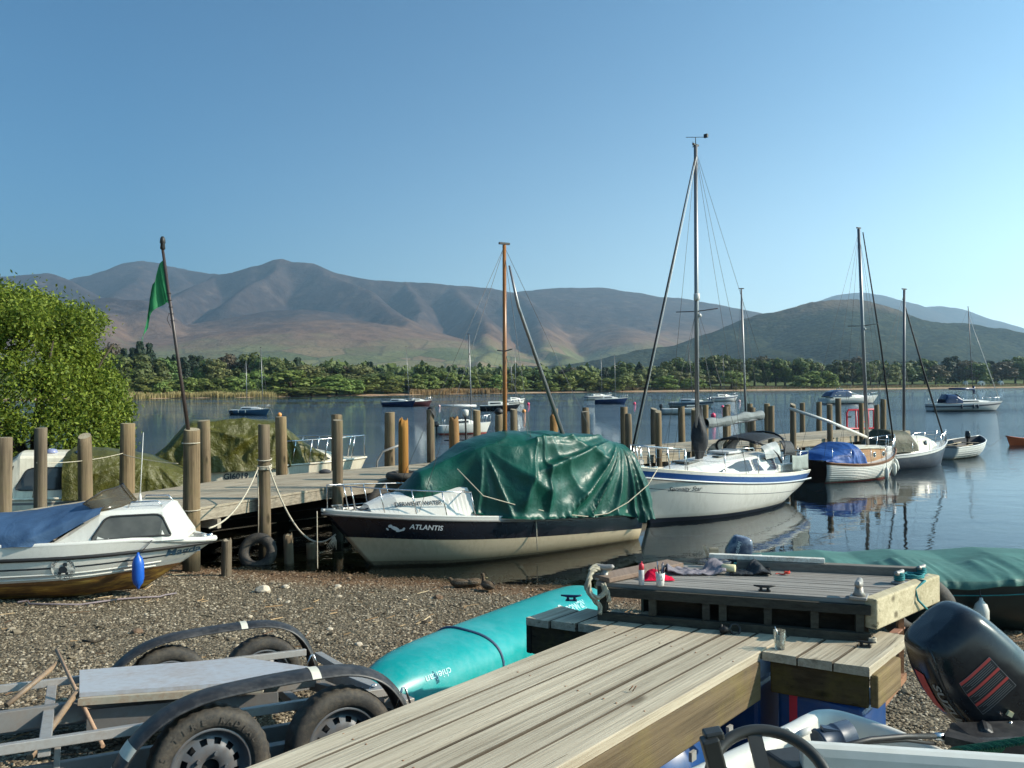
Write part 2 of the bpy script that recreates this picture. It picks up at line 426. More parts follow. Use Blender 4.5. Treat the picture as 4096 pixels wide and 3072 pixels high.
    M['canvas_bright'] = cloth('bright_blue_canvas', (0.015, 0.075, 0.27), 0.55, 0.3, wr=4.0, b2=0.4)
    M['canvas_black'] = cloth('black_canvas', (0.02, 0.022, 0.025), 0.6, 0.3)
    M['canvas_grey'] = cloth('grey_canvas', (0.16, 0.18, 0.18), 0.7, 0.3)
    M['flag'] = cloth('green_flag_cloth', (0.04, 0.26, 0.10), 0.6, 0.3, wr=5.0, b2=0.3, trans=0.35)
    M['clear'] = glassy('clouded_vinyl', (0.3, 0.3, 0.28), 0.3)
    M['deck_wood'] = wood('silvery_boards', (0.66, 0.575, 0.42), (0.30, 0.245, 0.165), (1, 0, 0), 0.6, 0.9, True, 0.9)
    M['pontoon_wood'] = wood('grey_grooved_boards', (0.34, 0.32, 0.29), (0.17, 0.155, 0.135), (1, 0, 0), 1.0, 0.85, True, 0.5)
    M['side_wood'] = wood('stained_side_board', (0.22, 0.165, 0.10), (0.05, 0.036, 0.022), (1, 0, 0), 0.5, 0.9, True, 0.8, (0.22, 0.175, 0.05), 0.45)
    M['pier_wood'] = wood('pier_boards', (0.46, 0.40, 0.30), (0.18, 0.15, 0.105), (1, 0, 0), 0.6, 0.9, False, 0.4)
    M['dark_wood'] = wood('shade_dark_timber', (0.045, 0.038, 0.028), (0.018, 0.015, 0.012), (1, 0, 0), 0.6, 0.9, False, 0.4)  # shade under the decks is put into this timber's colour
    M['post_wood'] = wood('weathered_post', (0.27, 0.20, 0.125), (0.055, 0.04, 0.026), (0, 0, 1), 0.5, 0.9, True, 0.9, (0.14, 0.13, 0.05), 0.35, wet=True)
    M['rot_wood'] = wood('rotten_orange_post', (0.37, 0.205, 0.075), (0.16, 0.065, 0.02), (0, 0, 1), 0.6, 0.95, True, 0.9, wet=True)
    M['end_wood'] = wood('post_end_grain', (0.42, 0.36, 0.26), (0.2, 0.16, 0.1), (0, 0, 1), 0.6, 0.95, False, 0.5)
    M['trim_wood'] = wood('brown_wood_trim', (0.22, 0.11, 0.06), (0.10, 0.05, 0.03), (1, 0, 0), 1.0, 0.5, False, 0.2)
    M['transom_wood'] = wood('dark_transom_wood', (0.05, 0.03, 0.022), (0.022, 0.014, 0.01), (0, 1, 0), 1.0, 0.3, False, 0.1)
    M['bark'] = wood('tree_bark', (0.10, 0.08, 0.055), (0.035, 0.028, 0.02), (0, 0, 1), 1.0, 0.95, False, 0.6)
    M['gunmetal'] = paint('old_cleat_metal', (0.33, 0.31, 0.28), 0.5, 0.2, 20.0, (0.1, 0.07, 0.05), 0.4, metal=0.4, bump=0.2)
    M['cowl_black'] = paint('glossy_black_cowling', (0.012, 0.014, 0.018), 0.2, 0.15, 3.0, (0.06, 0.06, 0.055), 0.35)
    M['cowl_grey'] = paint('silver_grey_cowling', (0.30, 0.32, 0.34), 0.25, 0.1, 3.0)
setup_materials()

# ================================================================ SETTING
def shore_q(x, y):
    """metres up the beach from the waterline (negative: out in the lake)"""
    return (13.1 - 0.28 * np.clip(x, -14, 14)) - y
def ground_z_np(x, y):
    q = shore_q(x, y)
    up = np.where(q > 0, 0.105 * q, 0.0)
    up = np.where(q > 10.5, 1.1 + 0.02 * (q - 10.5), up)
    dn = np.where(q < 0, np.maximum(-3.0, 0.075 * q), 0.0)
    w = 0.035 * np.sin(x * 0.9 + 0.4 * y) * np.cos(y * 0.7 - 0.3 * x) * np.clip(q / 3, 0, 1)
    return up + dn + w
def ground_z(x, y): return float(ground_z_np(np.float64(x), np.float64(y)))
def on_ground(px, py):
    """where the line of sight through a pixel meets the beach"""
    d = ray(px, py); lo, hi = 2.0, 40.0
    for _ in range(50):
        m = (lo + hi) / 2; p = CAM_O + d * (m / d.y)
        if p.z > ground_z(p.x, p.y): lo = m
        else: hi = m
    return CAM_O + d * (lo / d.y)

def fbm(x, y, scale, seed=0, octv=4):
    """cheap value noise on arrays"""
    out = np.zeros_like(x, dtype=np.float64); amp = 1.0; tot = 0
    r = np.random.default_rng(seed); tab = r.random((256, 256))
    for o in range(octv):
        u = x * scale * 2 ** o + 17.3 * o; v = y * scale * 2 ** o + 9.1 * o
        iu = np.floor(u).astype(int); iv = np.floor(v).astype(int); fu = u - iu; fv = v - iv
        fu = fu * fu * (3 - 2 * fu); fv = fv * fv * (3 - 2 * fv)
        g = lambda a, b: tab[a & 255, b & 255]
        val = (g(iu, iv) * (1 - fu) + g(iu + 1, iv) * fu) * (1 - fv) + (g(iu, iv + 1) * (1 - fu) + g(iu + 1, iv + 1) * fu) * fv
        out += amp * (val - 0.5); tot += amp * 0.5; amp *= 0.5
    return out / tot

def sheet(name, xs, ys, zfn, mat):
    X, Y = np.meshgrid(xs, ys, indexing='ij'); Z = zfn(X, Y)
    V = np.stack([X, Y, Z], -1).reshape(-1, 3); nx, ny = X.shape
    i = np.arange(nx - 1)[:, None] * ny + np.arange(ny - 1)[None, :]
    F = np.stack([i, i + ny, i + ny + 1, i + 1], -1).reshape(-1, 4)
    return np_mesh(name, V, F, [mat], smooth=True)

# ---------------------------------------------------------------- beach and lake bed
def beach_material():
    t = NT('gravel_beach'); c = t.coords('Object')
    v = t.node('ShaderNodeTexVoronoi', {'Scale': 34.0, 'Randomness': 1.0}); t.l.new(c, v.inputs['Vector'])
    v2 = t.node('ShaderNodeTexVoronoi', {'Scale': 60.0}); t.l.new(c, v2.inputs['Vector'])
    sep = t.node('ShaderNodeSeparateColor'); t.l.new(v.outputs['Color'], sep.inputs[0])
    col = t.ramp(sep.outputs[0], [(0.0, (0.09, 0.07, 0.045)), (0.5, (0.185, 0.148, 0.098)), (1.0, (0.31, 0.255, 0.175))])
    edge = t.ramp(v.outputs['Distance'], [(0.25, 1.0), (0.75, 0.35)])
    col = t.mix(0.8, col, edge, 'MULTIPLY')
    # drifts of rust-brown leaf litter and weed, thickest along the waterline
    pos = t.node('ShaderNodeNewGeometry').outputs['Position']; sx = t.node('ShaderNodeSeparateXYZ'); t.l.new(pos, sx.inputs[0])
    n = t.noise(c, 0.55, 5, 0.65); n2 = t.noise(c, 3.5, 4, 0.6)
    nearw = t.ramp(t.math('ADD', sx.outputs[2], t.math('MULTIPLY', n, 0.16)), [(0.06, 1.0), (0.26, 0.0)])
    drift = t.ramp(t.math('ADD', t.math('MULTIPLY', n, 0.7), t.math('MULTIPLY', n2, 0.3)), [(0.60, 0.0), (0.72, 0.65)])
    m = t.math('MAXIMUM', t.math('MULTIPLY', nearw, 0.85), drift)
    litter = t.ramp(n2, [(0.3, (0.13, 0.055, 0.022)), (0.7, (0.27, 0.125, 0.05))])
    col = t.mix(m, col, litter)
    # under water: brown weed and mud
    wet = t.ramp(sx.outputs[2], [(0.0, 1.0), (0.035, 0.0)])
    bed = t.ramp(n2, [(0.35, (0.045, 0.032, 0.014)), (0.7, (0.13, 0.088, 0.036))])
    deep = t.ramp(t.math('MULTIPLY', sx.outputs[2], -1.0), [(0.12, 0.0), (0.7, 1.0)])  # light lost in deeper murky water, painted into the bed colour
    bed = t.mix(deep, bed, (0.012, 0.013, 0.009))
    col = t.mix(wet, col, bed)
    damp = t.ramp(t.math('ADD', sx.outputs[2], t.math('MULTIPLY', n2, 0.05)), [(0.05, 0.5), (0.11, 0.0)])
    col = t.mix(damp, col, (0.03, 0.022, 0.013))
    h = t.math('ADD', t.math('SUBTRACT', 1.0, v.outputs['Distance']), t.math('MULTIPLY', v2.outputs['Distance'], -0.5))
    return t.done(t.bsdf(col, 0.9, 0, t.bump(h, 0.8, 0.03), 0.2))
M['beach'] = beach_material()
xs = np.concatenate([np.linspace(-900, -24, 10), np.linspace(-20, 20, 260), np.linspace(24, 900, 10)])
ys = np.concatenate([np.linspace(-60, -4, 8), np.linspace(-3, 20, 240), np.linspace(21, 80, 30), np.linspace(100, 900, 10)])
def beach_z(X, Y):
    z = ground_z_np(X, Y); near = (np.abs(X) < 21) & (Y < 21)
    return z + np.where(near, 0.02 * fbm(X, Y, 2.3, 3, 3) + 0.012 * fbm(X, Y, 8.0, 4, 2), 0)
beach = structure(sheet('beach', xs, ys, beach_z, M['beach']))

def scatter_pebbles():
    ico = bmesh.new(); bmesh.ops.create_icosphere(ico, subdivisions=1, radius=1.0)
    bv = np.array([v.co[:] for v in ico.verts]); bf = np.array([[v.index for v in f.verts] for f in ico.faces]); ico.free()
    pts = []
    r = np.random.default_rng(11); N = 95000
    y = 3.6 * (16.0 / 3.6) ** r.random(N); x = (r.random(N) * 2 - 1) * 0.74 * y
    q = shore_q(x, y); keep = (q > -0.9); x, y = x[keep], y[keep]; n = len(x)
    size = 0.004 + 0.010 * r.random(n) ** 2.6 + 0.0007 * y; size *= np.where(r.random(n) < 0.012, 2.2, 1.0); size *= np.where(r.random(n) < 0.0012, 2.4, 1.0)
    z = ground_z_np(x, y) + 0.02 * fbm(x, y, 2.3, 3, 3) + size * 0.12
    sc = np.stack([size * (0.8 + 0.8 * r.random(n)), size * (0.7 + 0.6 * r.random(n)), size * (0.4 + 0.35 * r.random(n))], -1)
    a = r.random(n) * 6.283; ca, sa = np.cos(a), np.sin(a)
    V = bv[None] * (1 + 0.28 * (r.random((n, 12, 1)) - 0.5)) * sc[:, None, :]
    tl = (r.random((n, 1)) - 0.5) * 0.9
    V = np.stack([V[..., 0], V[..., 1], V[..., 2] + V[..., 0] * tl], -1)
    V = np.stack([V[..., 0] * ca[:, None] - V[..., 1] * sa[:, None] + x[:, None], V[..., 0] * sa[:, None] + V[..., 1] * ca[:, None] + y[:, None], V[..., 2] + z[:, None]], -1)
    F = (bf[None] + (np.arange(n) * 12)[:, None, None]).reshape(-1, 3)
    t = NT('pebble_stone'); isl = t.node('ShaderNodeNewGeometry').outputs['Random Per Island']
    col = t.ramp(isl, [(0.0, (0.055, 0.042, 0.028)), (0.35, (0.15, 0.12, 0.08)), (0.8, (0.27, 0.222, 0.155)), (1.0, (0.46, 0.39, 0.29))])
    pos = t.node('ShaderNodeNewGeometry').outputs['Position']; sx = t.node('ShaderNodeSeparateXYZ'); t.l.new(pos, sx.inputs[0])
    nn = t.noise(t.coords('Object'), 0.9, 4, 0.6)
    near = t.ramp(t.math('ADD', sx.outputs[2], t.math('MULTIPLY', nn, 0.2)), [(0.08, 1.0), (0.26, 0.0)])
    col = t.mix(t.math('MULTIPLY', near, 0.72), col, (0.20, 0.092, 0.04))
    col = t.mix(t.ramp(t.math('ADD', sx.outputs[2], t.math('MULTIPLY', nn, 0.05)), [(0.04, 0.8), (0.10, 0.0)]), col, (0.04, 0.03, 0.016))
    ob = np_mesh('pebbles', V.reshape(-1, 3), F, [t.done(t.bsdf(col, 0.85, 0, None, 0.25))])
    stuff(ob, 'grey and brown pebbles strewn over the gravel beach', 'pebbles')
scatter_pebbles()

def scatter_litter():
    """thin twigs and reed stalks washed up on the beach"""
    r = np.random.default_rng(5); N = 1100
    y = 4.2 * (14.0 / 4.2) ** r.random(N); x = (r.random(N) * 2 - 1) * 0.7 * y
    nv = fbm(x, y, 0.5, 21, 3); keep = (shore_q(x, y) > 0.0) & ((nv > 0.12) | (r.random(N) < 0.22)); x, y = x[keep], y[keep]; n = len(x)
    z = ground_z_np(x, y) + 0.02; a = r.random(n) * 6.28; L = 0.03 + 0.10 * r.random(n) ** 2; w = 0.003 + 0.003 * r.random(n)
    dx, dy = np.cos(a) * L, np.sin(a) * L; nx, ny = -np.sin(a) * w, np.cos(a) * w; lift = 0.02 * r.random(n)
    base = [(-dx + nx, -dy + ny, 0 * z), (-dx - nx, -dy - ny, 0 * z), (-dx, -dy, 0 * z + 2 * w), (dx + nx, dy + ny, lift), (dx - nx, dy - ny, lift), (dx, dy, lift + 2 * w)]
    V = np.stack([np.stack([x + b[0], y + b[1], z + b[2]], -1) for b in base], 1)
    f = np.array([(0, 1, 4, 3), (1, 2, 5, 4), (2, 0, 3, 5)]); F = (f[None] + (np.arange(n) * 6)[:, None, None]).reshape(-1, 4)
    t = NT('dry_stalks'); isl = t.node('ShaderNodeNewGeometry').outputs['Random Per Island']
    col = t.ramp(isl, [(0.0, (0.10, 0.05, 0.025)), (0.6, (0.30, 0.19, 0.09)), (1.0, (0.5, 0.4, 0.25))])
    stuff(np_mesh('twig_litter', V.reshape(-1, 3), F, [t.done(t.bsdf(col, 0.9))]), 'dry twigs and reed stalks washed up on the gravel', 'twigs')
scatter_litter()

# ---------------------------------------------------------------- lake
def water_material():
    t = NT('lake_water'); c = t.coords('Object')
    pos = t.node('ShaderNodeNewGeometry').outputs['Position']; sp = t.node('ShaderNodeSeparateXYZ'); t.l.new(pos, sp.inputs[0])
    # sheltered and glassy inside the pier, wind-ruffled in bands further out
    far = t.ramp(t.math('MULTIPLY', sp.outputs[1], 0.005), [(0.11, 0.0), (0.36, 1.0)])
    band = t.noise(t.coords('Object', (0.006, 0.03, 1)), 1.0, 3, 0.5)
    ruff = t.math('MULTIPLY', far, t.ramp(band, [(0.36, 0.25), (0.62, 1.0)]))
    n1 = t.noise(t.coords('Object', (1.0, 1.5, 1)), 0.9, 3, 0.5); n2 = t.noise(t.coords('Object', (1, 1.6, 1)), 5.0, 2, 0.5)
    n3 = t.noise(t.coords('Object', (0.6, 1.0, 1)), 2.2, 5, 0.6)
    h = t.math('ADD', t.math('MULTIPLY', n1, 0.010), t.math('MULTIPLY', n2, 0.0011))
    h = t.math('ADD', h, t.math('MULTIPLY', t.math('MULTIPLY', n3, ruff), 0.13))
    nrm = t.bump(h, 1.0, 1.0)
    fr = t.node('ShaderNodeFresnel', {'IOR': 1.333}); t.l.new(nrm, fr.inputs['Normal'])
    gl = t.node('ShaderNodeBsdfGlossy', {'Color': (0.95, 0.97, 1.0), 'Roughness': 0.015}); t.l.new(nrm, gl.inputs['Normal'])
    tr = t.node('ShaderNodeBsdfTransparent', {'Color': (0.80, 0.76, 0.56)})
    body = t.node('ShaderNodeBsdfDiffuse', {'Color': (0.008, 0.016, 0.022)})
    dm = t.node('ShaderNodeMixShader', {0: t.ramp(t.math('MULTIPLY', sp.outputs[1], 0.01), [(0.16, 0.0), (0.32, 1.0)])})
    t.l.new(tr.outputs[0], dm.inputs[1]); t.l.new(body.outputs[0], dm.inputs[2])
    mx = t.node('ShaderNodeMixShader', {0: fr.outputs[0]}); t.l.new(dm.outputs[0], mx.inputs[1]); t.l.new(gl.outputs[0], mx.inputs[2])
    return t.done(mx)
M['water'] = water_material()
lake = structure(sheet('lake', np.array([-1500.0, -200, -60, -20, 20, 60, 200, 1500]), np.array([8.0, 14, 20, 40, 80, 160, 320, 640, 1000]), lambda X, Y: X * 0.0, M['water']))

# ---------------------------------------------------------------- far shore
SHX = [-600, 420, 1300, 2200, 3200, 4096, 5200]; SHD = [270, 300, 350, 450, 480, 560, 640]
def shore_d(px): return float(np.interp(px, SHX, SHD))
def far_shore():
    t = NT('far_shore_ground'); c = t.coords('Object'); n = t.noise(c, 0.02, 5, 0.6); n2 = t.noise(c, 0.15, 4, 0.6)
    pos = t.node('ShaderNodeNewGeometry').outputs['Position']; sp = t.node('ShaderNodeSeparateXYZ'); t.l.new(pos, sp.inputs[0])
    grass = t.ramp(n2, [(0.3, (0.07, 0.10, 0.03)), (0.7, (0.13, 0.15, 0.05))])
    strip = t.ramp(n2, [(0.3, (0.30, 0.18, 0.11)), (0.7, (0.46, 0.33, 0.22))])
    col = t.mix(t.ramp(t.math('ADD', sp.outputs[2], t.math('MULTIPLY', n, 0.8)), [(0.9, 0.0), (1.1, 1.0)]), strip, grass)
    mat = t.done(t.bsdf(col, 0.95, 0, None, 0.1))
    pxs = np.linspace(-1400, 5600, 220); rel = np.array([-14, -4, 0, 4, 10, 18, 30, 50, 80, 130, 220, 400, 800, 1500, 2600])
    zz = np.array([-1.2, -0.35, 0.05, 0.25, 0.45, 0.7, 1.2, 2.0, 3.0, 4.5, 6, 8, 10, 14, 24])
    V = []
    for px in pxs:
        d0 = shore_d(px) + 5 * math.sin(px * 0.011) + 3 * math.sin(px * 0.037)
        for r_, z_ in zip(rel, zz):
            d = d0 + r_; V.append(((px - 2048) / FPX * d, d, z_))
    ny = len(rel); nx = len(pxs)
    i = np.arange(nx - 1)[:, None] * ny + np.arange(ny - 1)[None, :]
    F = np.stack([i, i + ny, i + ny + 1, i + 1], -1).reshape(-1, 4)
    structure(np_mesh('far_shore', np.array(V), F, [mat], smooth=True))
far_shore()

# ---------------------------------------------------------------- mountains
def ridge(pts): return np.array([at_d(x, y, d)[:] for x, y, d in pts])
def terrain(name, ridges, az, rr, mat, base=6.0, nz=18.0, seed=1, k=28.0, fine=0.0):
    A, D = np.meshgrid((np.array(az) - 2048) / FPX, rr, indexing='ij'); X = A * D; Y = D
    wx = X + 130 * fbm(X, Y, 1 / 700.0, seed + 50, 3); wy = Y + 130 * fbm(X, Y, 1 / 700.0, seed + 60, 3)
    best = np.full(X.shape, -400.0)
    for pts, slope, curve in ridges:
        P = ridge(pts); hz = np.full(X.shape, -1e4)
        for a, b in zip(P[:-1], P[1:]):
            ab = b[:2] - a[:2]; L2 = (ab ** 2).sum() + 1e-9
            t = np.clip(((wx - a[0]) * ab[0] + (wy - a[1]) * ab[1]) / L2, 0, 1)
            dist = np.hypot(wx - a[0] - t * ab[0], wy - a[1] - t * ab[1])
            h = a[2] + t * (b[2] - a[2]) - slope * (np.sqrt(dist ** 2 + curve ** 2) - curve)
            hz = np.maximum(hz, h)
        m = np.clip(0.5 + 0.5 * (hz - best) / k, 0, 1)
        best = best * (1 - m) + hz * m + k * m * (1 - m) * 0.5
    low = np.clip(best / 300.0, 0, 1)
    best = best + nz * fbm(X, Y, 1 / 420.0, seed, 5) * low + nz * 0.5 * (np.abs(fbm(X, Y, 1 / 260.0, seed + 5, 4)) - 0.3) * low
    if fine: best = best + fine * fbm(X, Y, 1 / 28.0, seed + 9, 2) * np.clip(best / 60, 0, 1)
    Z = np.maximum(best, base + 4 * fbm(X, Y, 1 / 300.0, seed + 7, 2))
    V = np.stack([X, Y, Z], -1).reshape(-1, 3); nx, ny = X.shape
    i = np.arange(nx - 1)[:, None] * ny + np.arange(ny - 1)[None, :]
    return structure(np_mesh(name, V, np.stack([i, i + ny, i + ny + 1, i + 1], -1).reshape(-1, 4), [mat], smooth=True))

def fell_material():
    t = NT('fell_grass_and_heather'); c = t.coords('Object')
    pos = t.node('ShaderNodeNewGeometry').outputs['Position']; sp = t.node('ShaderNodeSeparateXYZ'); t.l.new(pos, sp.inputs[0])
    n1 = t.noise(c, 0.0022, 6, 0.62); n2 = t.noise(c, 0.012, 5, 0.65); n3 = t.noise(c, 0.05, 3, 0.6)
    hgt = t.math('ADD', t.math('MULTIPLY', sp.outputs[2], 0.0011), t.math('MULTIPLY', t.math('SUBTRACT', n1, 0.5), 0.5))
    heather = t.ramp(n2, [(0.3, (0.022, 0.017, 0.019)), (0.55, (0.052, 0.038, 0.036)), (0.75, (0.11, 0.08, 0.066))])
    bracken = t.ramp(n2, [(0.3, (0.085, 0.05, 0.034)), (0.7, (0.19, 0.118, 0.078))])
    v = t.node('ShaderNodeTexVoronoi', {'Scale': 0.0042}); t.l.new(c, v.inputs['Vector'])
    sc = t.node('ShaderNodeSeparateColor'); t.l.new(v.outputs['Color'], sc.inputs[0])
    field = t.ramp(sc.outputs[1], [(0.0, (0.085, 0.10, 0.04)), (0.5, (0.165, 0.155, 0.07)), (1.0, (0.20, 0.135, 0.08))])
    ve = t.node('ShaderNodeTexVoronoi', {'Scale': 0.0042}, feature='DISTANCE_TO_EDGE'); t.l.new(c, ve.inputs['Vector'])
    field = t.mix(t.ramp(ve.outputs['Distance'], [(0.012, 0.7), (0.03, 0.0)]), field, (0.05, 0.055, 0.03))
    trees = t.ramp(t.math('ADD', n3, t.math('MULTIPLY', n2, 0.5)), [(0.84, 0.0), (0.9, 0.8)])
    field = t.mix(trees, field, (0.025, 0.04, 0.016))
    col = t.mix(t.ramp(hgt, [(0.17, 0.0), (0.30, 1.0)]), field, bracken)
    col = t.mix(t.ramp(hgt, [(0.34, 0.0), (0.52, 1.0)]), col, heather)
    return t.done(t.bsdf(col, 1.0, 0, t.bump(n2, 0.6, 25.0), 0.0))
def wooded_material():
    t = NT('wooded_hillside'); c = t.coords('Object')
    pos = t.node('ShaderNodeNewGeometry').outputs['Position']; sp = t.node('ShaderNodeSeparateXYZ'); t.l.new(pos, sp.inputs[0])
    v = t.node('ShaderNodeTexVoronoi', {'Scale': 0.07}); t.l.new(c, v.inputs['Vector'])
    n = t.noise(c, 0.006, 5, 0.6); sc = t.node('ShaderNodeSeparateColor'); t.l.new(v.outputs['Color'], sc.inputs[0])
    wood_ = t.ramp(sc.outputs[0], [(0.0, (0.012, 0.017, 0.012)), (0.6, (0.024, 0.03, 0.016)), (1.0, (0.05, 0.055, 0.028))])
    bare = t.ramp(n, [(0.35, (0.05, 0.042, 0.03)), (0.65, (0.11, 0.085, 0.058))])
    hgt = t.math('ADD', t.math('MULTIPLY', sp.outputs[2], 0.0026), t.math('MULTIPLY', t.math('SUBTRACT', n, 0.5), 0.8))
    col = t.mix(t.ramp(hgt, [(0.62, 0.0), (0.82, 1.0)]), wood_, bare)
    return t.done(t.bsdf(col, 1.0, 0, t.bump(t.math('SUBTRACT', 1.0, v.outputs['Distance']), 0.8, 5.0), 0.0))
M['fell'] = fell_material(); M['wooded'] = wooded_material()

main_ridges = [
  ([(-500, 1150, 6500), (-200, 1118, 6500), (0, 1105, 6500), (100, 1095, 6500), (195, 1090, 6500), (240, 1105, 6400), (285, 1124, 6300), (343, 1168, 6000), (378, 1198, 5800), (395, 1250, 5300)], 0.72, 90),
  ([(195, 1090, 6500), (130, 1180, 5800), (90, 1290, 5000)], 0.62, 80),
  ([(285, 1123, 7600), (400, 1100, 7600), (450, 1080, 7600), (520, 1049, 7600), (575, 1040, 7600), (640, 1047, 7600), (740, 1070, 7600), (845, 1092, 7400)], 0.75, 120),
  ([(575, 1040, 7600), (500, 1150, 6700), (450, 1230, 6000)], 0.7, 60), ([(700, 1062, 7600), (660, 1160, 6800)], 0.7, 60),
  ([(845, 1091, 6700), (925, 1085, 6600), (1000, 1060, 6500), (1070, 1035, 6500), (1090, 1033, 6500), (1150, 1047, 6500), (1220, 1050, 6500), (1255, 1054, 6500), (1335, 1085, 6500), (1425, 1108, 6500), (1520, 1120, 6500), (1610, 1125, 6500), (1760, 1133, 6500), (1850, 1140, 6500), (1965, 1152, 6500), (2055, 1170, 6500), (2095, 1178, 6500)], 1.0, 50),
  ([(845, 1091, 6700), (746, 1149, 6200), (686, 1184, 5900), (620, 1240, 5500)], 0.85, 30),
  ([(1090, 1036, 6500), (1000, 1120, 6000), (940, 1200, 5600)], 0.85, 30),
  ([(1255, 1054, 6500), (1413, 1149, 5900), (1497, 1208, 5500), (1562, 1248, 5200), (1630, 1318, 4700), (1640, 1360, 4400), (1590, 1420, 3900)], 0.74, 40),
  ([(1200, 1240, 5300), (1290, 1280, 4900), (1355, 1330, 4500), (1370, 1400, 4000), (1370, 1455, 3500)], 0.22, 300),
  ([(1000, 1380, 4400), (1120, 1390, 4200), (1150, 1450, 3500)], 0.16, 250),
  ([(1632, 1126, 6500), (1655, 1190, 6000), (1645, 1253, 5500)], 0.95, 15),
  ([(1800, 1138, 6500), (1840, 1195, 6000), (1890, 1245, 5500), (1950, 1285, 5000), (1990, 1335, 4500), (1960, 1400, 3900), (1900, 1460, 3300)], 0.88, 40),
  ([(2055, 1170, 6500), (2149, 1223, 5900), (2200, 1300, 5200), (2230, 1380, 4400), (2240, 1440, 3700)], 0.80, 60),
  ([(2095, 1178, 7200), (2150, 1166, 7200), (2220, 1158, 7200), (2300, 1155, 7200), (2410, 1156, 7200), (2520, 1172, 7200), (2650, 1190, 7200), (2780, 1213, 7200), (2890, 1240, 7200), (2965, 1259, 7200), (3060, 1290, 7200), (3400, 1400, 7200)], 0.34, 260),
  ([(2300, 1155, 7200), (2348, 1258, 6200), (2500, 1310, 5400), (2600, 1370, 4500)], 0.5, 140),
  ([(2600, 1185, 7200), (2575, 1263, 6200), (2625, 1325, 5500)], 0.6, 60),
  ([(249, 1278, 4900), (300, 1230, 4900), (370, 1200, 4900), (438, 1188, 4900), (500, 1200, 4850), (560, 1240, 4700), (640, 1300, 4500), (700, 1350, 4300), (761, 1407, 4100)], 0.78, 60),
  ([(438, 1188, 4900), (430, 1300, 4300), (420, 1420, 3600)], 0.62, 90),
  ([(-300, 1330, 4300), (200, 1360, 4200), (480, 1420, 3800)], 0.25, 200)]
terrain('mountains', main_ridges, np.linspace(-900, 5000, 560), np.linspace(2600, 8800, 230), M['fell'], seed=1)
low_ridges = [
  ([(1500, 1500, 2600), (1800, 1475, 2650), (2200, 1462, 2700), (2448, 1424, 2800), (2600, 1396, 2900), (2800, 1372, 3000), (2945, 1315, 3050), (3000, 1313, 3100), (3149, 1243, 3150), (3248, 1218, 3150), (3298, 1202, 3150), (3368, 1194, 3150), (3427, 1196, 3150), (3462, 1203, 3150), (3522, 1218, 3150), (3597, 1248, 3150), (3696, 1265, 3100), (3820, 1288, 3050), (3920, 1308, 3000), (4096, 1362, 2950), (4350, 1440, 2900), (4900, 1500, 2900)], 0.55, 110),
  ([(3368, 1194, 3150), (3400, 1290, 2700), (3440, 1400, 2250)], 0.45, 80), ([(3000, 1313, 3100), (3080, 1390, 2600), (3120, 1450, 2200)], 0.45, 80),
  ([(3696, 1265, 3100), (3760, 1360, 2600), (3800, 1440, 2200)], 0.45, 80), ([(2448, 1424, 2800), (2500, 1460, 2400)], 0.35, 80), ([(2800, 1372, 3000), (2780, 1440, 2500)], 0.4, 80)]
terrain('wooded_hill', low_ridges, np.linspace(1300, 5000, 420), np.linspace(1900, 3900, 190), M['wooded'], base=4.0, nz=9.0, seed=31, k=14.0, fine=4.0)
back_ridges = [([(3150, 1290, 9300), (3298, 1200, 9300), (3368, 1178, 9300), (3427, 1172, 9300), (3462, 1170, 9300), (3507, 1178, 9300), (3557, 1203, 9300), (3611, 1227, 9300), (3661, 1231, 9300), (3735, 1227, 9300), (3775, 1233, 9300), (3845, 1258, 9300), (3920, 1278, 9300), (3945, 1293, 9300), (3994, 1328, 9300), (4074, 1360, 9300), (4250, 1420, 9300), (4700, 1500, 9300)], 0.5, 150)]
terrain('far_mountain', back_ridges, np.linspace(3000, 5000, 200), np.linspace(8000, 9900, 60), M['fell'], seed=41, nz=8)

# ---------------------------------------------------------------- haze
def haze():
    mb = MB(); mb.box((0, 4800, 647), (17000, 10800, 1306))
    t = NT('haze'); v = t.node('ShaderNodeVolumePrincipled', {'Color': (0.52, 0.78, 1.0), 'Density': HAZE_D, 'Anisotropy': 0.35})
    t.l.new(v.outputs[0], t.out.inputs['Volume'])
    o = mb.build('haze', t.mat, recalc=True); o['kind'] = 'stuff'; o['label'] = 'thin blue air haze over the lake and fells'; o['category'] = 'haze'
HAZE_D = 7.8e-5
haze()

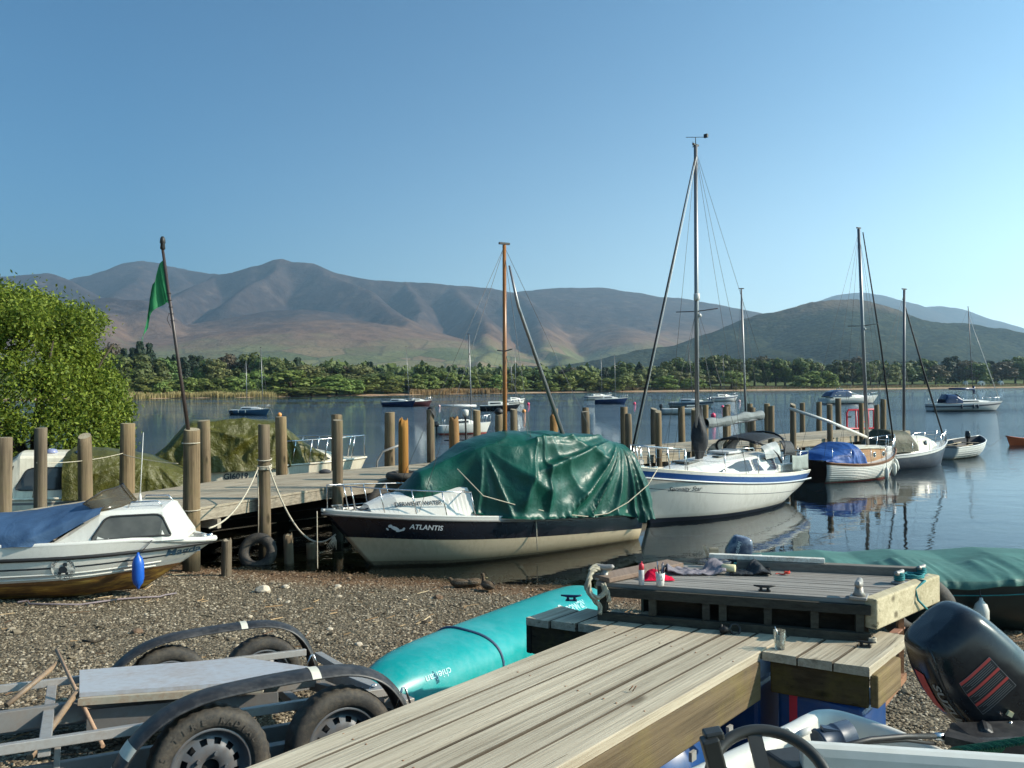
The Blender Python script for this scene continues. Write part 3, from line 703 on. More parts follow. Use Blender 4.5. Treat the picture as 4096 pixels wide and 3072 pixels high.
# ---------------------------------------------------------------- far trees, reeds
LEAF = {
 'bush': leaf_mat('willow_bush_leaves', (0.08, 0.115, 0.024), (0.21, 0.245, 0.058), 0.25, 0.15),
 'broad': leaf_mat('broadleaf_leaves', (0.045, 0.072, 0.02), (0.13, 0.16, 0.044), 0.2, 0.15),
 'pale': leaf_mat('pale_spring_leaves', (0.10, 0.12, 0.04), (0.22, 0.23, 0.085), 0.25, 0.15),
 'pine': leaf_mat('conifer_needles', (0.01, 0.022, 0.012), (0.035, 0.055, 0.028), 0.1, 0.15),
 'bare': leaf_mat('half_bare_twigs', (0.06, 0.05, 0.032), (0.12, 0.10, 0.055), 0.15, 0.15)}
def crown_cloud(kind, seed, n, leaf):
    """a unit crown: leaf clumps over many lobes, base at z=0, about 1 high and 1 wide"""
    r = np.random.default_rng(seed)
    if kind == 'pine':
        lob = []
        for k in range(16):
            h = 0.2 + 0.8 * k / 15; w = 0.30 * (1.0 - max(0, h - 0.35) ** 1.3) * (0.6 + 0.8 * r.random()) * (1.04 - 0.55 * h); a = r.random() * 6.28
            for j in range(3): lob.append((math.cos(a + 2.1 * j) * w * 0.6, math.sin(a + 2.1 * j) * w * 0.6, h - 0.05, w * 0.62))
    else:
        lob = []
        for k in range(26):
            u = r.random() * 6.28; hh = r.random() ** 0.8; rad = 0.36 * math.sqrt(max(0.05, 1 - (max(0, hh - 0.4) / 0.65) ** 2)) * (0.75 + 0.35 * r.random())
            z0 = 0.12 if kind == 'bush' else 0.2
            lob.append((math.cos(u) * rad, math.sin(u) * rad, z0 + (0.92 - z0) * hh, 0.10 + 0.09 * r.random()))
        lob.append((0, 0, 0.5, 0.3))
    lob = np.array(lob); pick = r.integers(0, len(lob), n); L = lob[pick]
    d = r.normal(size=(n, 3)); d /= np.linalg.norm(d, axis=1)[:, None]; d[:, 2] = d[:, 2] * 0.85 + 0.1
    p = L[:, :3] + d * (L[:, 3:4] * (0.75 + 0.35 * r.random((n, 1))))
    p[:, 2] = np.maximum(p[:, 2], 0.03)
    nrm = d + 0.3 * r.normal(size=(n, 3)); nrm /= np.linalg.norm(nrm, axis=1)[:, None]
    u = np.cross(nrm, r.normal(size=(n, 3))); u /= np.linalg.norm(u, axis=1)[:, None] + 1e-9; v = np.cross(nrm, u)
    s = leaf * (0.6 + 0.8 * r.random((n, 1)))
    V = np.stack([p - u * s, p + v * s * 0.7, p + u * s, p - v * s * 0.7], 1).reshape(-1, 3)
    return V, np.arange(n * 4).reshape(-1, 4), lob
def tree_proto(kind, seed):
    V, F, lob = crown_cloud(kind, seed, 2600, 0.042 if kind != 'pine' else 0.035)
    me = np_mesh('crown', V, F, [LEAF[kind]])
    tb = MB(); tb.tube([(0, 0, -0.03), (0.01, 0, 0.3), (0, 0.01, 0.75)], [0.035, 0.028, 0.008], 6)
    for k in range(5):
        a = k * 1.26; tb.tube([(0, 0, 0.28 + 0.06 * k), (math.cos(a) * 0.2, math.sin(a) * 0.2, 0.5 + 0.07 * k)], [0.015, 0.005], 5)
    tr = tb.build('trunk', M['bark'], recalc=False)
    return me, tr
PROT = {}
for k_, n_ in (('bush', 3), ('broad', 4), ('pale', 2), ('pine', 2), ('bare', 1)):
    PROT[k_] = []
    for j_ in range(n_):
        cme, ctr = tree_proto(k_, 100 + 7 * j_ + len(k_)); PROT[k_].append((cme.data, ctr.data))
        bpy.data.objects.remove(cme); bpy.data.objects.remove(ctr)
# (x in the photograph, crown top, half width, kind, metres behind the waterline)
FAR_TREES = [
 (400,1425,45,'broad',70),(445,1392,40,'bare',95),(455,1425,50,'broad',60),(498,1378,34,'pine',95),(530,1392,30,'pine',100),(560,1374,40,'pine',95),(598,1390,36,'pine',100),(520,1425,60,'broad',55),(585,1428,62,'broad',60),(655,1432,55,'broad',70),(700,1425,30,'pine',100),(735,1432,40,'pine',100),(770,1428,42,'pine',105),(800,1424,36,'pine',110),(830,1450,45,'broad',80),(868,1444,48,'pale',75),(905,1438,40,'bare',95),(940,1430,32,'pine',105),(978,1442,46,'bare',90),(1010,1425,52,'broad',85),
 (480,1512,46,'bush',16),(540,1506,60,'bush',20),(590,1515,55,'bush',15),(640,1525,34,'bush',12),(680,1512,50,'bush',20),(740,1508,48,'bush',16),(790,1514,42,'bush',20),(845,1510,52,'bush',16),(900,1512,46,'bush',20),(955,1498,50,'bush',18),(1010,1495,52,'bush',22),
 (1065,1442,50,'broad',70),(1110,1448,48,'pale',65),(1150,1452,52,'broad',60),(1190,1440,36,'pine',90),(1245,1444,70,'pale',55),(1300,1445,40,'broad',75),(1330,1460,52,'broad',55),(1085,1500,48,'bush',24),(1165,1488,75,'bush',18),(1240,1490,70,'bush',24),(1315,1498,62,'bush',14),(1160,1548,50,'bush',2),(1245,1545,62,'bush',2),(1345,1520,55,'bush',8),
 (1385,1470,50,'bare',55),(1430,1458,55,'pale',45),(1480,1458,34,'pine',85),(1520,1468,38,'pine',80),(1405,1520,42,'bush',8),(1460,1505,60,'bush',12),(1525,1492,70,'broad',30),(1550,1522,46,'bush',8),(1600,1490,55,'bush',18),(1640,1510,46,'bush',10),(1700,1458,46,'broad',60),(1745,1480,36,'broad',60),(1690,1502,52,'bush',14),(1755,1496,60,'bush',16),(1815,1500,50,'bush',14),(1870,1490,48,'bush',20),(1850,1478,30,'pine',80),(1925,1486,50,'bush',18),(1970,1500,46,'bush',12),(2015,1490,50,'bush',16),(2060,1502,46,'bush',14),
 (2100,1472,40,'broad',50),(2140,1478,55,'broad',22),(2182,1524,36,'bush',6),(2238,1494,50,'bush',16),(2298,1490,48,'bush',18),(2345,1486,56,'bush',22),(2398,1514,50,'bush',8),(2445,1505,40,'bush',12),(2492,1508,40,'bush',10),(2320,1468,28,'pine',90),(2275,1474,34,'bare',80),(2420,1476,34,'pine',85),(2462,1484,30,'pine',80),
 (2498,1452,42,'broad',55),(2530,1500,40,'pale',18),(2560,1452,30,'pine',80),(2610,1470,48,'pale',48),(2585,1484,34,'broad',60),(2660,1450,46,'broad',62),(2700,1446,48,'broad',70),(2745,1444,46,'broad',64),(2790,1448,48,'broad',70),(2660,1505,44,'bush',20),(2722,1494,46,'pale',26),(2770,1512,40,'bush',20),(2818,1498,44,'pale',26),(2840,1440,46,'broad',66),(2885,1438,48,'broad',70),(2925,1492,46,'bush',24),(2935,1440,46,'broad',64),(2980,1436,48,'broad',70),(3020,1442,44,'broad',64),(3062,1440,46,'bare',70),
 (3105,1444,44,'broad',60),(3140,1438,46,'broad',70),(3185,1448,42,'broad',60),(3225,1446,44,'broad',66),(3270,1462,42,'bare',62),(3230,1492,46,'bush',26),(3285,1490,44,'bush',24),(3362,1444,42,'broad',70),(3412,1440,40,'bare',76),(3455,1448,42,'broad',66),(3484,1468,38,'pale',44),(3520,1440,44,'broad',80),(3545,1466,40,'pale',44),(3600,1452,44,'broad',62),(3652,1440,44,'broad',76),(3700,1448,44,'broad',70),(3745,1466,40,'bare',60),(3795,1430,44,'pine',80),(3822,1434,36,'pine',84),(3860,1440,44,'bare',76),(3905,1452,42,'broad',66),(3962,1440,40,'pine',84),(4010,1444,44,'bare',70),(4060,1430,46,'broad',76),(4100,1440,44,'broad',66)]
LM = [(-1, 720, 'left of the flagpole'), (720, 1010, 'between flagpole and twin-masted boat'), (1010, 1330, 'right of the twin-masted boat'), (1330, 1632, 'left of the navy boat’s mast'), (1632, 2020, 'between the navy boat and the orange mast'), (2020, 2340, 'just right of the orange mast'), (2340, 2800, 'left of the tallest mast'), (2800, 3290, 'right of the tallest mast'), (3290, 3680, 'behind the white cruiser'), (3680, 9999, 'behind the rightmost moored yacht')]
KN = {'bush': ('rounded bright willow bush', 'shore_bush', 'bush'), 'broad': ('broad dark green tree', 'broadleaf_tree', 'tree'), 'pale': ('pale yellow-green tree', 'pale_tree', 'tree'), 'pine': ('dark pointed conifer', 'conifer_tree', 'tree'), 'bare': ('brownish half-bare tree', 'bare_tree', 'tree')}
ORD = ['first', 'second', 'third', 'fourth', 'fifth', 'sixth', 'seventh', 'eighth', 'ninth', 'tenth', 'eleventh', 'twelfth', 'thirteenth']
def plant_far_trees():
    cnt = {}
    for (cx, ty, hw, kind, back) in sorted(FAR_TREES):
        seg = [s for s in LM if s[0] <= cx < s[1]][0][2]; key = (kind, seg); i = cnt.get(key, 0); cnt[key] = i + 1
        d = shore_d(cx) + back; base = at_d(cx, 1600, d); gz = interp(back, [0, 4, 10, 18, 30, 50, 80, 130], [0.05, .25, .45, .7, 1.2, 2, 3, 4.5])
        top = at_d(cx, ty, d).z; h = max(2.5, top - gz) * random.uniform(0.9, 1.12); w = hw * 2 * d / FPX * (1.75 if kind == 'pine' else 1.5)
        me, tm = PROT[kind][i % len(PROT[kind])]
        lab = '%s %s from left, %s' % (ORD[min(i, 12)], KN[kind][0], seg)
        t = thing(KN[kind][1], lab, KN[kind][2], (base.x, d, gz), random.random() * 6.28, 'trees along the far shore')
        c = bpy.data.objects.new('crown', me); COL.objects.link(c); c.parent = t; c.scale = (w, w, h)
        k = bpy.data.objects.new('trunk', tm); COL.objects.link(k); k.parent = t; k.scale = (w * 0.8, w * 0.8, h)
plant_far_trees()

def far_woods():
    """woods too far to count, between the shore trees and the fells"""
    r = np.random.default_rng(77); Vs = []; Fs = []; o = 0
    bases = [crown_cloud('broad', 300 + j, 130, 0.15)[0] for j in range(4)]
    for k in range(2600):
        px = r.random() * 5400 - 500; d = shore_d(px) + 130 + 1500 * r.random() ** 1.4
        if px < 1350 and d > 900: continue
        h = 7 + 9 * r.random(); w = h * (0.7 + 0.4 * r.random()); z = interp(d - shore_d(px), [100, 220, 400, 800, 1500, 2600], [4, 6, 8, 10, 14, 24])
        Vs.append(bases[k % 4] * np.array([w, w, h]) + np.array([(px - 2048) / FPX * d, d, z - 0.5])); Fs.append(np.arange(520).reshape(-1, 4) + o); o += 520
    stuff(np_mesh('far_woods', np.concatenate(Vs), np.concatenate(Fs), [LEAF['broad']]), 'distant hazy woods in the valley behind the shore trees', 'woods')
far_woods()
def reeds():
    r = np.random.default_rng(9)
    def bed(name, label, px0, px1, n, h0, h1, d0, d1, c1, c2):
        px = px0 + (px1 - px0) * r.random(n); d = np.interp(px, SHX, SHD) + d0 + (d1 - d0) * r.random(n) + 5 * np.sin(px * 0.011)
        x = (px - 2048) / FPX * d; h = h0 + (h1 - h0) * r.random(n) * (0.6 + 0.4 * np.sin(px * 0.02) ** 2); w = 0.10 + 0.12 * r.random(n); a = r.random(n) * 3.14
        z = np.interp(d - np.interp(px, SHX, SHD), [-3, 0, 10, 30, 60], [-0.2, 0.05, 0.45, 1.2, 2.2]); dx, dy = np.cos(a) * w, np.sin(a) * w; lx = (r.random(n) - 0.5) * 0.5
        V = np.stack([np.stack([x - dx, d - dy, z], -1), np.stack([x + dx, d + dy, z], -1), np.stack([x + dx * .4 + lx, d + dy * .4, z + h], -1), np.stack([x - dx * .4 + lx, d - dy * .4, z + h], -1)], 1).reshape(-1, 3)
        stuff(np_mesh(name, V, np.arange(n * 4).reshape(-1, 4), [leaf_mat(name + '_blades', c1, c2, 0.3, 0.2)]), label, 'reeds')
    bed('reed_bed', 'tan reeds along the left of the far shore', 300, 1150, 7000, 1.2, 2.6, -1, 10, (0.20, 0.15, 0.07), (0.36, 0.26, 0.13))
    bed('reed_bed', 'tan reed bed left of the spruce mast on the far shore', 1640, 2030, 5000, 1.6, 3.0, -1, 8, (0.22, 0.15, 0.075), (0.40, 0.26, 0.13))
    bed('low_rushes', 'low green rushes behind the tan reeds on the far shore', 380, 1130, 7000, 1.5, 3.2, 9, 26, (0.07, 0.10, 0.025), (0.16, 0.18, 0.05))
    bed('low_rushes', 'dull brown rushes on the right of the far shore', 2500, 4300, 6000, 0.6, 1.6, 14, 40, (0.13, 0.10, 0.05), (0.24, 0.17, 0.09))
reeds()
def far_huts():
    for (px, py, w, lab) in ((4003, 1521, 2.6, 'white gabled hut nearest the right edge of the far shore'), (3925, 1519, 4.0, 'low white chalet on the far shore behind the rightmost yacht'), (3862, 1521, 1.8, 'tiny white hut on the far shore, leftmost of three')):
        d = shore_d(px) + 34; p = at_d(px, py, d); t = thing('white_hut', lab, 'hut', (p.x, d, 1.2))
        b = MB(); b.box((0, 0, 1.2), (w, 3, 2.4)); b.build('wall', M['white'], t)
        b = MB(); hw = w / 2 + 0.2; b.add([(-hw, -1.7, 2.405), (hw, -1.7, 2.405), (0, -1.7, 3.6), (-hw, 1.7, 2.405), (hw, 1.7, 2.405), (0, 1.7, 3.6)], [(0, 1, 2), (3, 5, 4), (0, 2, 5, 3), (1, 4, 5, 2), (0, 3, 4, 1)]); b.build('roof', M['grey_white'], t)
        b = MB(); b.box((0, -1.503, 1.0), (w * 0.3, 0.05, 1.9)); b.build('door', M['slate'], t)
far_huts()
def far_jetty():
    d = shore_d(490) - 22; p = at_d(492, 1600, d); t = thing('small_jetty', 'small pale timber jetty by the reeds, right beside the big willow', 'jetty', (p.x, d, 0))
    b = MB(); b.box((0, 0, 1.0), (5.4, 2.0, 0.25)); b.build('deck', M['pier_wood'], t)
    for k in range(6):
        b = MB(); b.tube([(-2.5 + k, -1.0, -1), (-2.5 + k, -1.0, 2.1 if k < 5 else 4.2)], 0.12, 6); b.build('post', M['post_wood'], t)
far_jetty()

# ---------------------------------------------------------------- big willow on the left
def big_willow():
    d0 = 25.0; t = thing('willow_tree', 'large bright green willow filling the left edge behind the boats', 'tree', (-14.6, d0 + 3, 0.1))
    r = np.random.default_rng(3); lob = []
    # outline from the photograph, right flank of the crown
    prof = [(6.75, -18.2), (6.45, -17.6), (6.2, -16.9), (5.84, -16.3), (5.6, -15.6), (5.2, -15.1), (4.8, -14.8), (4.27, -14.5), (3.7, -14.1), (2.96, -13.75), (2.5, -13.65), (1.9, -13.65), (1.25, -13.75), (0.6, -13.9)]
    CX = -20.2
    for z, xr in prof:
        for k in range(34):
            a = -3.3 + 3.6 * r.random() if k < 26 else 6.28 * r.random()
            rr_ = 0.3 + 0.35 * r.random(); rad = (xr - CX) * (0.93 + 0.09 * r.random()) - rr_ * 0.7
            lob.append((CX + math.cos(a) * rad, d0 + 3 + math.sin(a) * rad * 0.7, z - 0.35 + 0.45 * r.random(), rr_))
    for k in range(90):
        a = r.random() * 6.28; rad = 5.5 * math.sqrt(r.random()); lob.append((CX + math.cos(a) * rad, d0 + 3 + math.sin(a) * rad * 0.7, 6.75 - 0.2 * max(0, rad - 1.6) ** 1.3, 0.55))
    lob = np.array(lob); n = 190000; L = lob[r.integers(0, len(lob), n)]
    dd = r.normal(size=(n, 3)); dd /= np.linalg.norm(dd, axis=1)[:, None]
    p = L[:, :3] + dd * L[:, 3:4] * (0.35 + 0.85 * r.random((n, 1)) ** 0.7)
    p[:, 2] = np.maximum(p[:, 2], 0.15)
    kp = fbm(p[:, 0] + 0.6 * p[:, 1], p[:, 2] * 1.2 - 0.4 * p[:, 1], 0.9, 71, 3) > -0.5; p, dd = p[kp], dd[kp]; n = len(p)
    tw = r.random(n) < 0.06; p[tw] += dd[tw] * 0.35 + np.array([0, 0, 0.12])
    nrm = dd * 0.5 + r.normal(size=(n, 3)) * 0.8; nrm /= np.linalg.norm(nrm, axis=1)[:, None]
    u = np.cross(nrm, r.normal(size=(n, 3))); u /= np.linalg.norm(u, axis=1)[:, None] + 1e-9; v = np.cross(nrm, u)
    s = 0.075 * (0.6 + 0.7 * r.random((n, 1)))
    V = np.stack([p - u * s, p + v * s * 0.45, p + u * s, p - v * s * 0.45], 1).reshape(-1, 3) - np.array([-14.6, d0 + 3, 0.1])
    np_mesh('crown', V, np.arange(n * 4).reshape(-1, 4), [leaf_mat('willow_leaves', (0.04, 0.085, 0.010), (0.26, 0.33, 0.04), 0.35, 1.3)], t)
    b = MB()
    for k in range(7):
        a = k * 0.9; b.tube([(-2.4 + 0.1 * k, 0, -0.2), (-2.4 + math.cos(a) * 0.8, math.sin(a) * 0.6, 1.8), (-2.4 + math.cos(a) * 2.2, math.sin(a) * 1.7, 3.6), (-2.4 + math.cos(a) * 3, math.sin(a) * 2.3, 4.8)], [0.16, 0.11, 0.06, 0.02], 7)
    b.build('trunk', M['bark'], t)
    b = MB()
    for k in range(90):
        l = lob[r.integers(0, len(lob))]; q = Vector((l[0] + 14.6, l[1] - d0 - 3, l[2] - 0.1)); c0 = Vector((-5.4 + 0.45 * (q.x + 5.4), q.y * 0.35, max(0.6, q.z * 0.55)))
        b.tube([c0, (c0 + q) / 2 + Vector((0, 0, 0.2)), q], [0.028, 0.018, 0.006], 5, smooth=False)
    b.build('branch', M['bark'], t)
big_willow()

# ================================================================ PIER
DECK = 1.15
PF = [Vector((-8.78, 13.9, DECK)), Vector((-6.83, 18.4, DECK)), Vector((-5.53, 19.65, DECK)), Vector((15.9, 37.75, DECK))]
PN = [Vector((-7.35, 13.3, DECK)), Vector((-3.95, 17.0, DECK)), Vector((-3.02, 18.1, DECK)), Vector((17.9, 35.8, DECK))]
PN[0] = Vector((-6.3, 13.1, DECK))
def edge_hit(px, line):
    """where the vertical plane of sight through a photograph column crosses a pier edge"""
    k = (px - 2048) / FPX
    for a, b in zip(line[:-1], line[1:]):
        fa = a.x - k * a.y; fb = b.x - k * b.y
        if fa * fb <= 0: return a.lerp(b, fa / (fa - fb))
    a, b = (line[-2], line[-1]) if px > 2048 else (line[0], line[1])
    fa = a.x - k * a.y; fb = b.x - k * b.y
    return a.lerp(b, fa / (fa - fb))
def pier():
    t = thing('wooden_pier', 'long grey plank pier running out into the lake between rows of tall posts', 'pier', (-5, 17, 0))
    b = MB(); NB = 15
    for i in range(3):
        seg = 1 if i < 2 else 8; seg = 2 if i == 0 else seg
        for s in range(seg):
            for k in range(NB):
                w0, w1 = (k + 0.04) / NB, (k + 0.96) / NB; j = 0.004 * (random.random() - 0.5)
                f0, f1 = s / seg, (s + 1) / seg - 0.003
                q = []
                for f in (f0, f1):
                    A = PF[i].lerp(PF[i + 1], f); B_ = PN[i].lerp(PN[i + 1], f)
                    q += [A.lerp(B_, w0), A.lerp(B_, w1)]
                vs = [Vector((p.x, p.y, p.z + j)) for p in q] + [Vector((p.x, p.y, p.z - 0.045 + j)) for p in q]
                b.add(vs, [(0, 1, 3, 2), (4, 6, 7, 5), (0, 4, 5, 1), (2, 3, 7, 6), (0, 2, 6, 4), (1, 5, 7, 3)])
    # boards are drawn along world axes of the straight run, so turn the grain with the pier
    o = b.build('deck', M['pier_long'], t, world=True)
    for line, nm in ((PN, 'edge_beam'), (PF, 'edge_beam')):
        sgn = 1 if line is PN else -1
        for a, c in zip(line[:-1], line[1:]):
            e = MB(); n = Vector((-(c - a).y, (c - a).x, 0)).normalized() * 0.05 * sgn
            e.bar(a + n + Vector((0, 0, -0.15)), c + n + Vector((0, 0, -0.15)), 0.07, 0.19); e.build(nm, M['pier_long'], t, world=True)
    for f in [0.05 + 0.075 * k for k in range(13)]:
        i, ff = (0, f * 3 / 1) if f < 0.2 else (2, (f - 0.2) / 0.8)
        ff = min(ff, 1.0); A = PF[i].lerp(PF[i + 1], ff); B_ = PN[i].lerp(PN[i + 1], ff); d = (B_ - A).normalized() * 0.06
        e = MB(); e.bar(A - d + Vector((0, 0, -0.34)), B_ + d + Vector((0, 0, -0.34)), 0.09, 0.17); e.build('cross_beam', M['pier_wood'], t, world=True)
    for i, (a, c) in enumerate(zip(PF[:-1], PF[1:])):  # boards added along the far side to darken the space under the pier
        c = c if i < 2 else a.lerp(c, 0.32)
        for z in (0.12, 0.34, 0.56, 0.78):
            e = MB(); q = Vector((0.02, 0.02, 0)); e.bar(Vector((a.x, a.y, z)) + q, Vector((c.x, c.y, z)) + q, 0.05, 0.2); e.build('shade_board', M['dark_wood'], t, world=True)
    for w in (0.3, 0.7):
        e = MB()
        for i in range(3): e.bar(PF[i].lerp(PN[i], w) + Vector((0, 0, -0.17)), PF[i + 1].lerp(PN[i + 1], w) + Vector((0, 0, -0.17)), 0.09, 0.2)
        e.build('joist', M['dark_wood'], t, world=True)
_pl = M['pier_wood'].copy(); _pl.name = 'pier_boards_along_run'; M['pier_long'] = _pl
for nd in _pl.node_tree.nodes:
    if nd.type == 'MAPPING':
        nd.vector_type = 'TEXTURE'; s = nd.inputs['Scale'].default_value; nd.inputs['Scale'].default_value = tuple(1 / x for x in s)
        nd.inputs['Rotation'].default_value = (0, 0, R(40.3))
pier()

def post_mesh(h, r, top='flat', seed=0):
    """a round pole, slightly crooked, with a sawn or broken top; origin at the ground"""
    rr = random.Random(seed); b = MB(); n = 14; rings = []
    zs = [0, h * 0.15, h * 0.35, h * 0.55, h * 0.75, h * 0.9, h - 0.012, h]
    lean = Vector(((rr.random() - 0.5) * 0.09, (rr.random() - 0.5) * 0.06, 0)); ph = rr.random() * 6; tiltk = rr.random() * 0.5
    for i, z in enumerate(zs):
        ring = []
        for k in range(n):
            a = 2 * math.pi * k / n; q = r * (1.06 - 0.08 * z / h) * (1 + 0.035 * math.sin(2 * a + ph) + 0.03 * math.sin(3 * a + 1.7 * ph) + 0.02 * (rr.random() - 0.5))
            if i == len(zs) - 1: q *= 0.94
            if i >= len(zs) - 2: z = zs[i] - 0.35 * r * tiltk * (1 + math.cos(a + ph))
            zz = z
            if top == 'broken' and i >= len(zs) - 2: zz = z - abs(math.sin(a * 1.5 + ph)) * r * 1.0 - rr.random() * r * 0.6; q *= 0.8 + 0.2 * rr.random()
            if top == 'slant' and i >= len(zs) - 2: zz = z - (1 - math.cos(a + ph)) * r * 0.45; q *= 0.92
            ring.append(Vector((math.cos(a) * q, math.sin(a) * q, zz)) + lean * z / h)
        rings.append(ring)
    b.rings(rings, 0, True, True, 1)
    return b
POSTS = [
 # x, top y, width px, edge, top shape, material, label
 (180, 1710, 47, 'F', 'flat', 'p', 'second post from the left edge of the photo, behind the white cabin cruiser’s bow'),
 (363, 1730, 54, 'F', 'slant', 'p', 'short slant-topped post just behind the curved perspex windscreen'),
 (525, 1693, 54, 'F', 'flat', 'p', 'stout post left of the flagpole, in front of the low olive cover'),
 (838, 1679, 48, 'F', 'flat', 'p', 'post right of the flagpole, left of the numbers GI6019'),
 (1137, 1666, 45, 'F', 'flat', 'p', 'post just under the yellow ball buoy, on the far pier edge'),
 (1357, 1656, 46, 'F', 'flat', 'p', 'taller and further of the two overlapping posts left of the tyre'),
 (1567, 1648, 41, 'F', 'flat', 'p', 'grey post standing directly behind the orange broken post with the tyre'),
 (1735, 1637, 32, 'F', 'flat', 'p', 'grey post with a dark rag on its top'),
 (1921, 1639, 29, 'F', 'flat', 'p', 'slim post in front of the small white moored cabin boat’s bow'),
 (2068, 1635, 28, 'F', 'flat', 'p', 'slim post just right of the orange varnished mast'),
 (2231, 1634, 27, 'F', 'flat', 'p', 'slim grey post right of the orange rotten post above the green tarpaulin'),
 (2356, 1629, 27, 'F', 'flat', 'p', 'taller and further of the paired posts above the tarpaulin’s flat top'),
 (2509, 1627, 30, 'F', 'flat', 'p', 'further, taller post of the pair just left of the sloping forestay'),
 (2631, 1626, 30, 'F', 'slant', 'p', 'further post of the pair the forestay crosses, its base seen on the deck'),
 (2741, 1625, 28, 'F', 'flat', 'p', 'darker further post of the pair immediately left of the tallest mast'),
 (2832, 1619, 24, 'F', 'flat', 'p', 'narrow post first right of the tallest mast'),
 (2924, 1617, 22, 'F', 'flat', 'p', 'narrow post on the far edge, alone above the rolled sail'),
 (3012, 1614, 22, 'F', 'flat', 'p', 'further post of the pair above the end of the rolled sail'),
 (3082, 1614, 22, 'F', 'flat', 'p', 'further post of the overlapping pair right of the rolled sail'),
 (3221, 1610, 20, 'F', 'flat', 'p', 'thin lone post above the end of the silver boom'),
 (3287, 1607, 22, 'F', 'flat', 'p', 'further post of the pair left of the red barrier'),
 (3367, 1592, 22, 'F', 'flat', 'p', 'post immediately left of the red barrier'),
 (3543, 1595, 22, 'F', 'flat', 'p', 'last post at the pier’s far end, right of the red barrier'),
 (10, 1749, 58, 'L', 'flat', 'p', 'leftmost post, cut by the left edge of the photo'),
 (735, 1712, 62, 'N', 'flat', 'p', 'thickest post, carrying the flagpole'),
 (1043, 1697, 47, 'N', 'flat', 'p', 'post with mooring ropes wound round it, nearest the middle of the beach'),
 (1333, 1678, 40, 'N', 'flat', 'p', 'post directly behind the bow rail of the black-hulled boat'),
 (1595, 1663, 41, 'N', 'broken', 'r', 'broken orange-topped post with a tyre round its foot'),
 (1802, 1654, 42, 'N', 'broken', 'r', 'broken orange-streaked post beside the black lamp stand'),
 (1978, 1647, 33, 'N', 'slant', 'p', 'post with a black cap left of the orange varnished mast'),
 (2196, 1647, 30, 'N', 'broken', 'r', 'rotten orange post at the foot of the leaning spar'),
 (2327, 1644, 33, 'N', 'flat', 'p', 'nearer, shorter post of the pair above the tarpaulin’s flat top'),
 (2498, 1649, 28, 'N', 'slant', 'p', 'nearer, shorter worn post of the pair left of the sloping forestay'),
 (2615, 1639, 28, 'N', 'slant', 'p', 'nearer post of the pair the forestay crosses'),
 (2761, 1627, 30, 'N', 'slant', 'p', 'nearer pale-topped post immediately left of the tallest mast'),
 (2886, 1626, 26, 'N', 'flat', 'p', 'post under the small pink buoy above the rolled sail'),
 (2993, 1628, 27, 'N', 'flat', 'p', 'nearer post of the pair above the end of the rolled sail'),
 (3066, 1622, 25, 'N', 'flat', 'p', 'nearer post of the overlapping pair right of the rolled sail'),
 (3154, 1612, 24, 'N', 'slant', 'p', 'thick lone post with chipped top behind the black sprayhood'),
 (3303, 1616, 22, 'N', 'flat', 'p', 'nearer post of the pair left of the red barrier'),
 (3430, 1612, 19, 'N', 'flat', 'p', 'nearer post in front of the red barrier’s left half'),
 (3491, 1614, 21, 'N', 'slant', 'p', 'dark post in front of the red barrier’s right half')]
POST_AT = {}
def posts():
    for i, (px, ty, wpx, ed, top, mt, lab) in enumerate(POSTS):
        if ed == 'L': p = Vector((-0.6397 * 13.6, 13.6, 0))
        else:
            p = edge_hit(px, PF if ed == 'F' else PN)
            c = edge_hit(px, PN if ed == 'F' else PF); out = Vector((p.x - c.x, p.y - c.y, 0)).normalized()
            ii = 2
            n = Vector((-0.645, 0.764, 0)) if p.x > -5.6 else Vector((-0.9, 0.4, 0))
            p = p + (n if ed == 'F' else -n) * 0.16
        r = wpx / FPX * p.y / 2; zt = at_d(px, ty, p.y).z
        g = ground_z(p.x, p.y); z0 = max(g, -1.6) - 0.15
        h = zt - z0
        b = post_mesh(h, r, top, i)
        o = b.build('mooring_post', [M['rot_wood' if mt == 'r' else 'post_wood'], M['end_wood' if mt == 'p' else 'rot_wood']])
        o.location = (p.x, p.y, z0); tag(o, lab, 'post', 'timber posts along the pier'); POST_AT[px] = Vector((p.x, p.y, zt))
posts()
def stumps():
    for px, py, top, w, lab in ((905, 2305, 2142, 40, 'jagged rotten stump just right of the white boat’s bow'), (1155, 2262, 2122, 38, 'pale-topped grey stump under the pier behind the slack rope'), (1245, 2250, 2160, 40, 'dark stump in the shade under the pier, near the black bow')):
        p = on_ground(px, py); h = at_d(px, top, p.y).z - p.z + 0.15
        o = post_mesh(h, w / FPX * p.y / 2, 'broken', px).build('old_stump', [M['dark_post'], M['end_wood']]); o.location = p - Vector((0, 0, 0.15)); tag(o, lab, 'stump', 'old stumps by the pier')
M['dark_post'] = wood('damp_old_stump', (0.22, 0.17, 0.11), (0.08, 0.06, 0.04), (0, 0, 1), 0.8, 0.95, True, 0.9)
stumps()

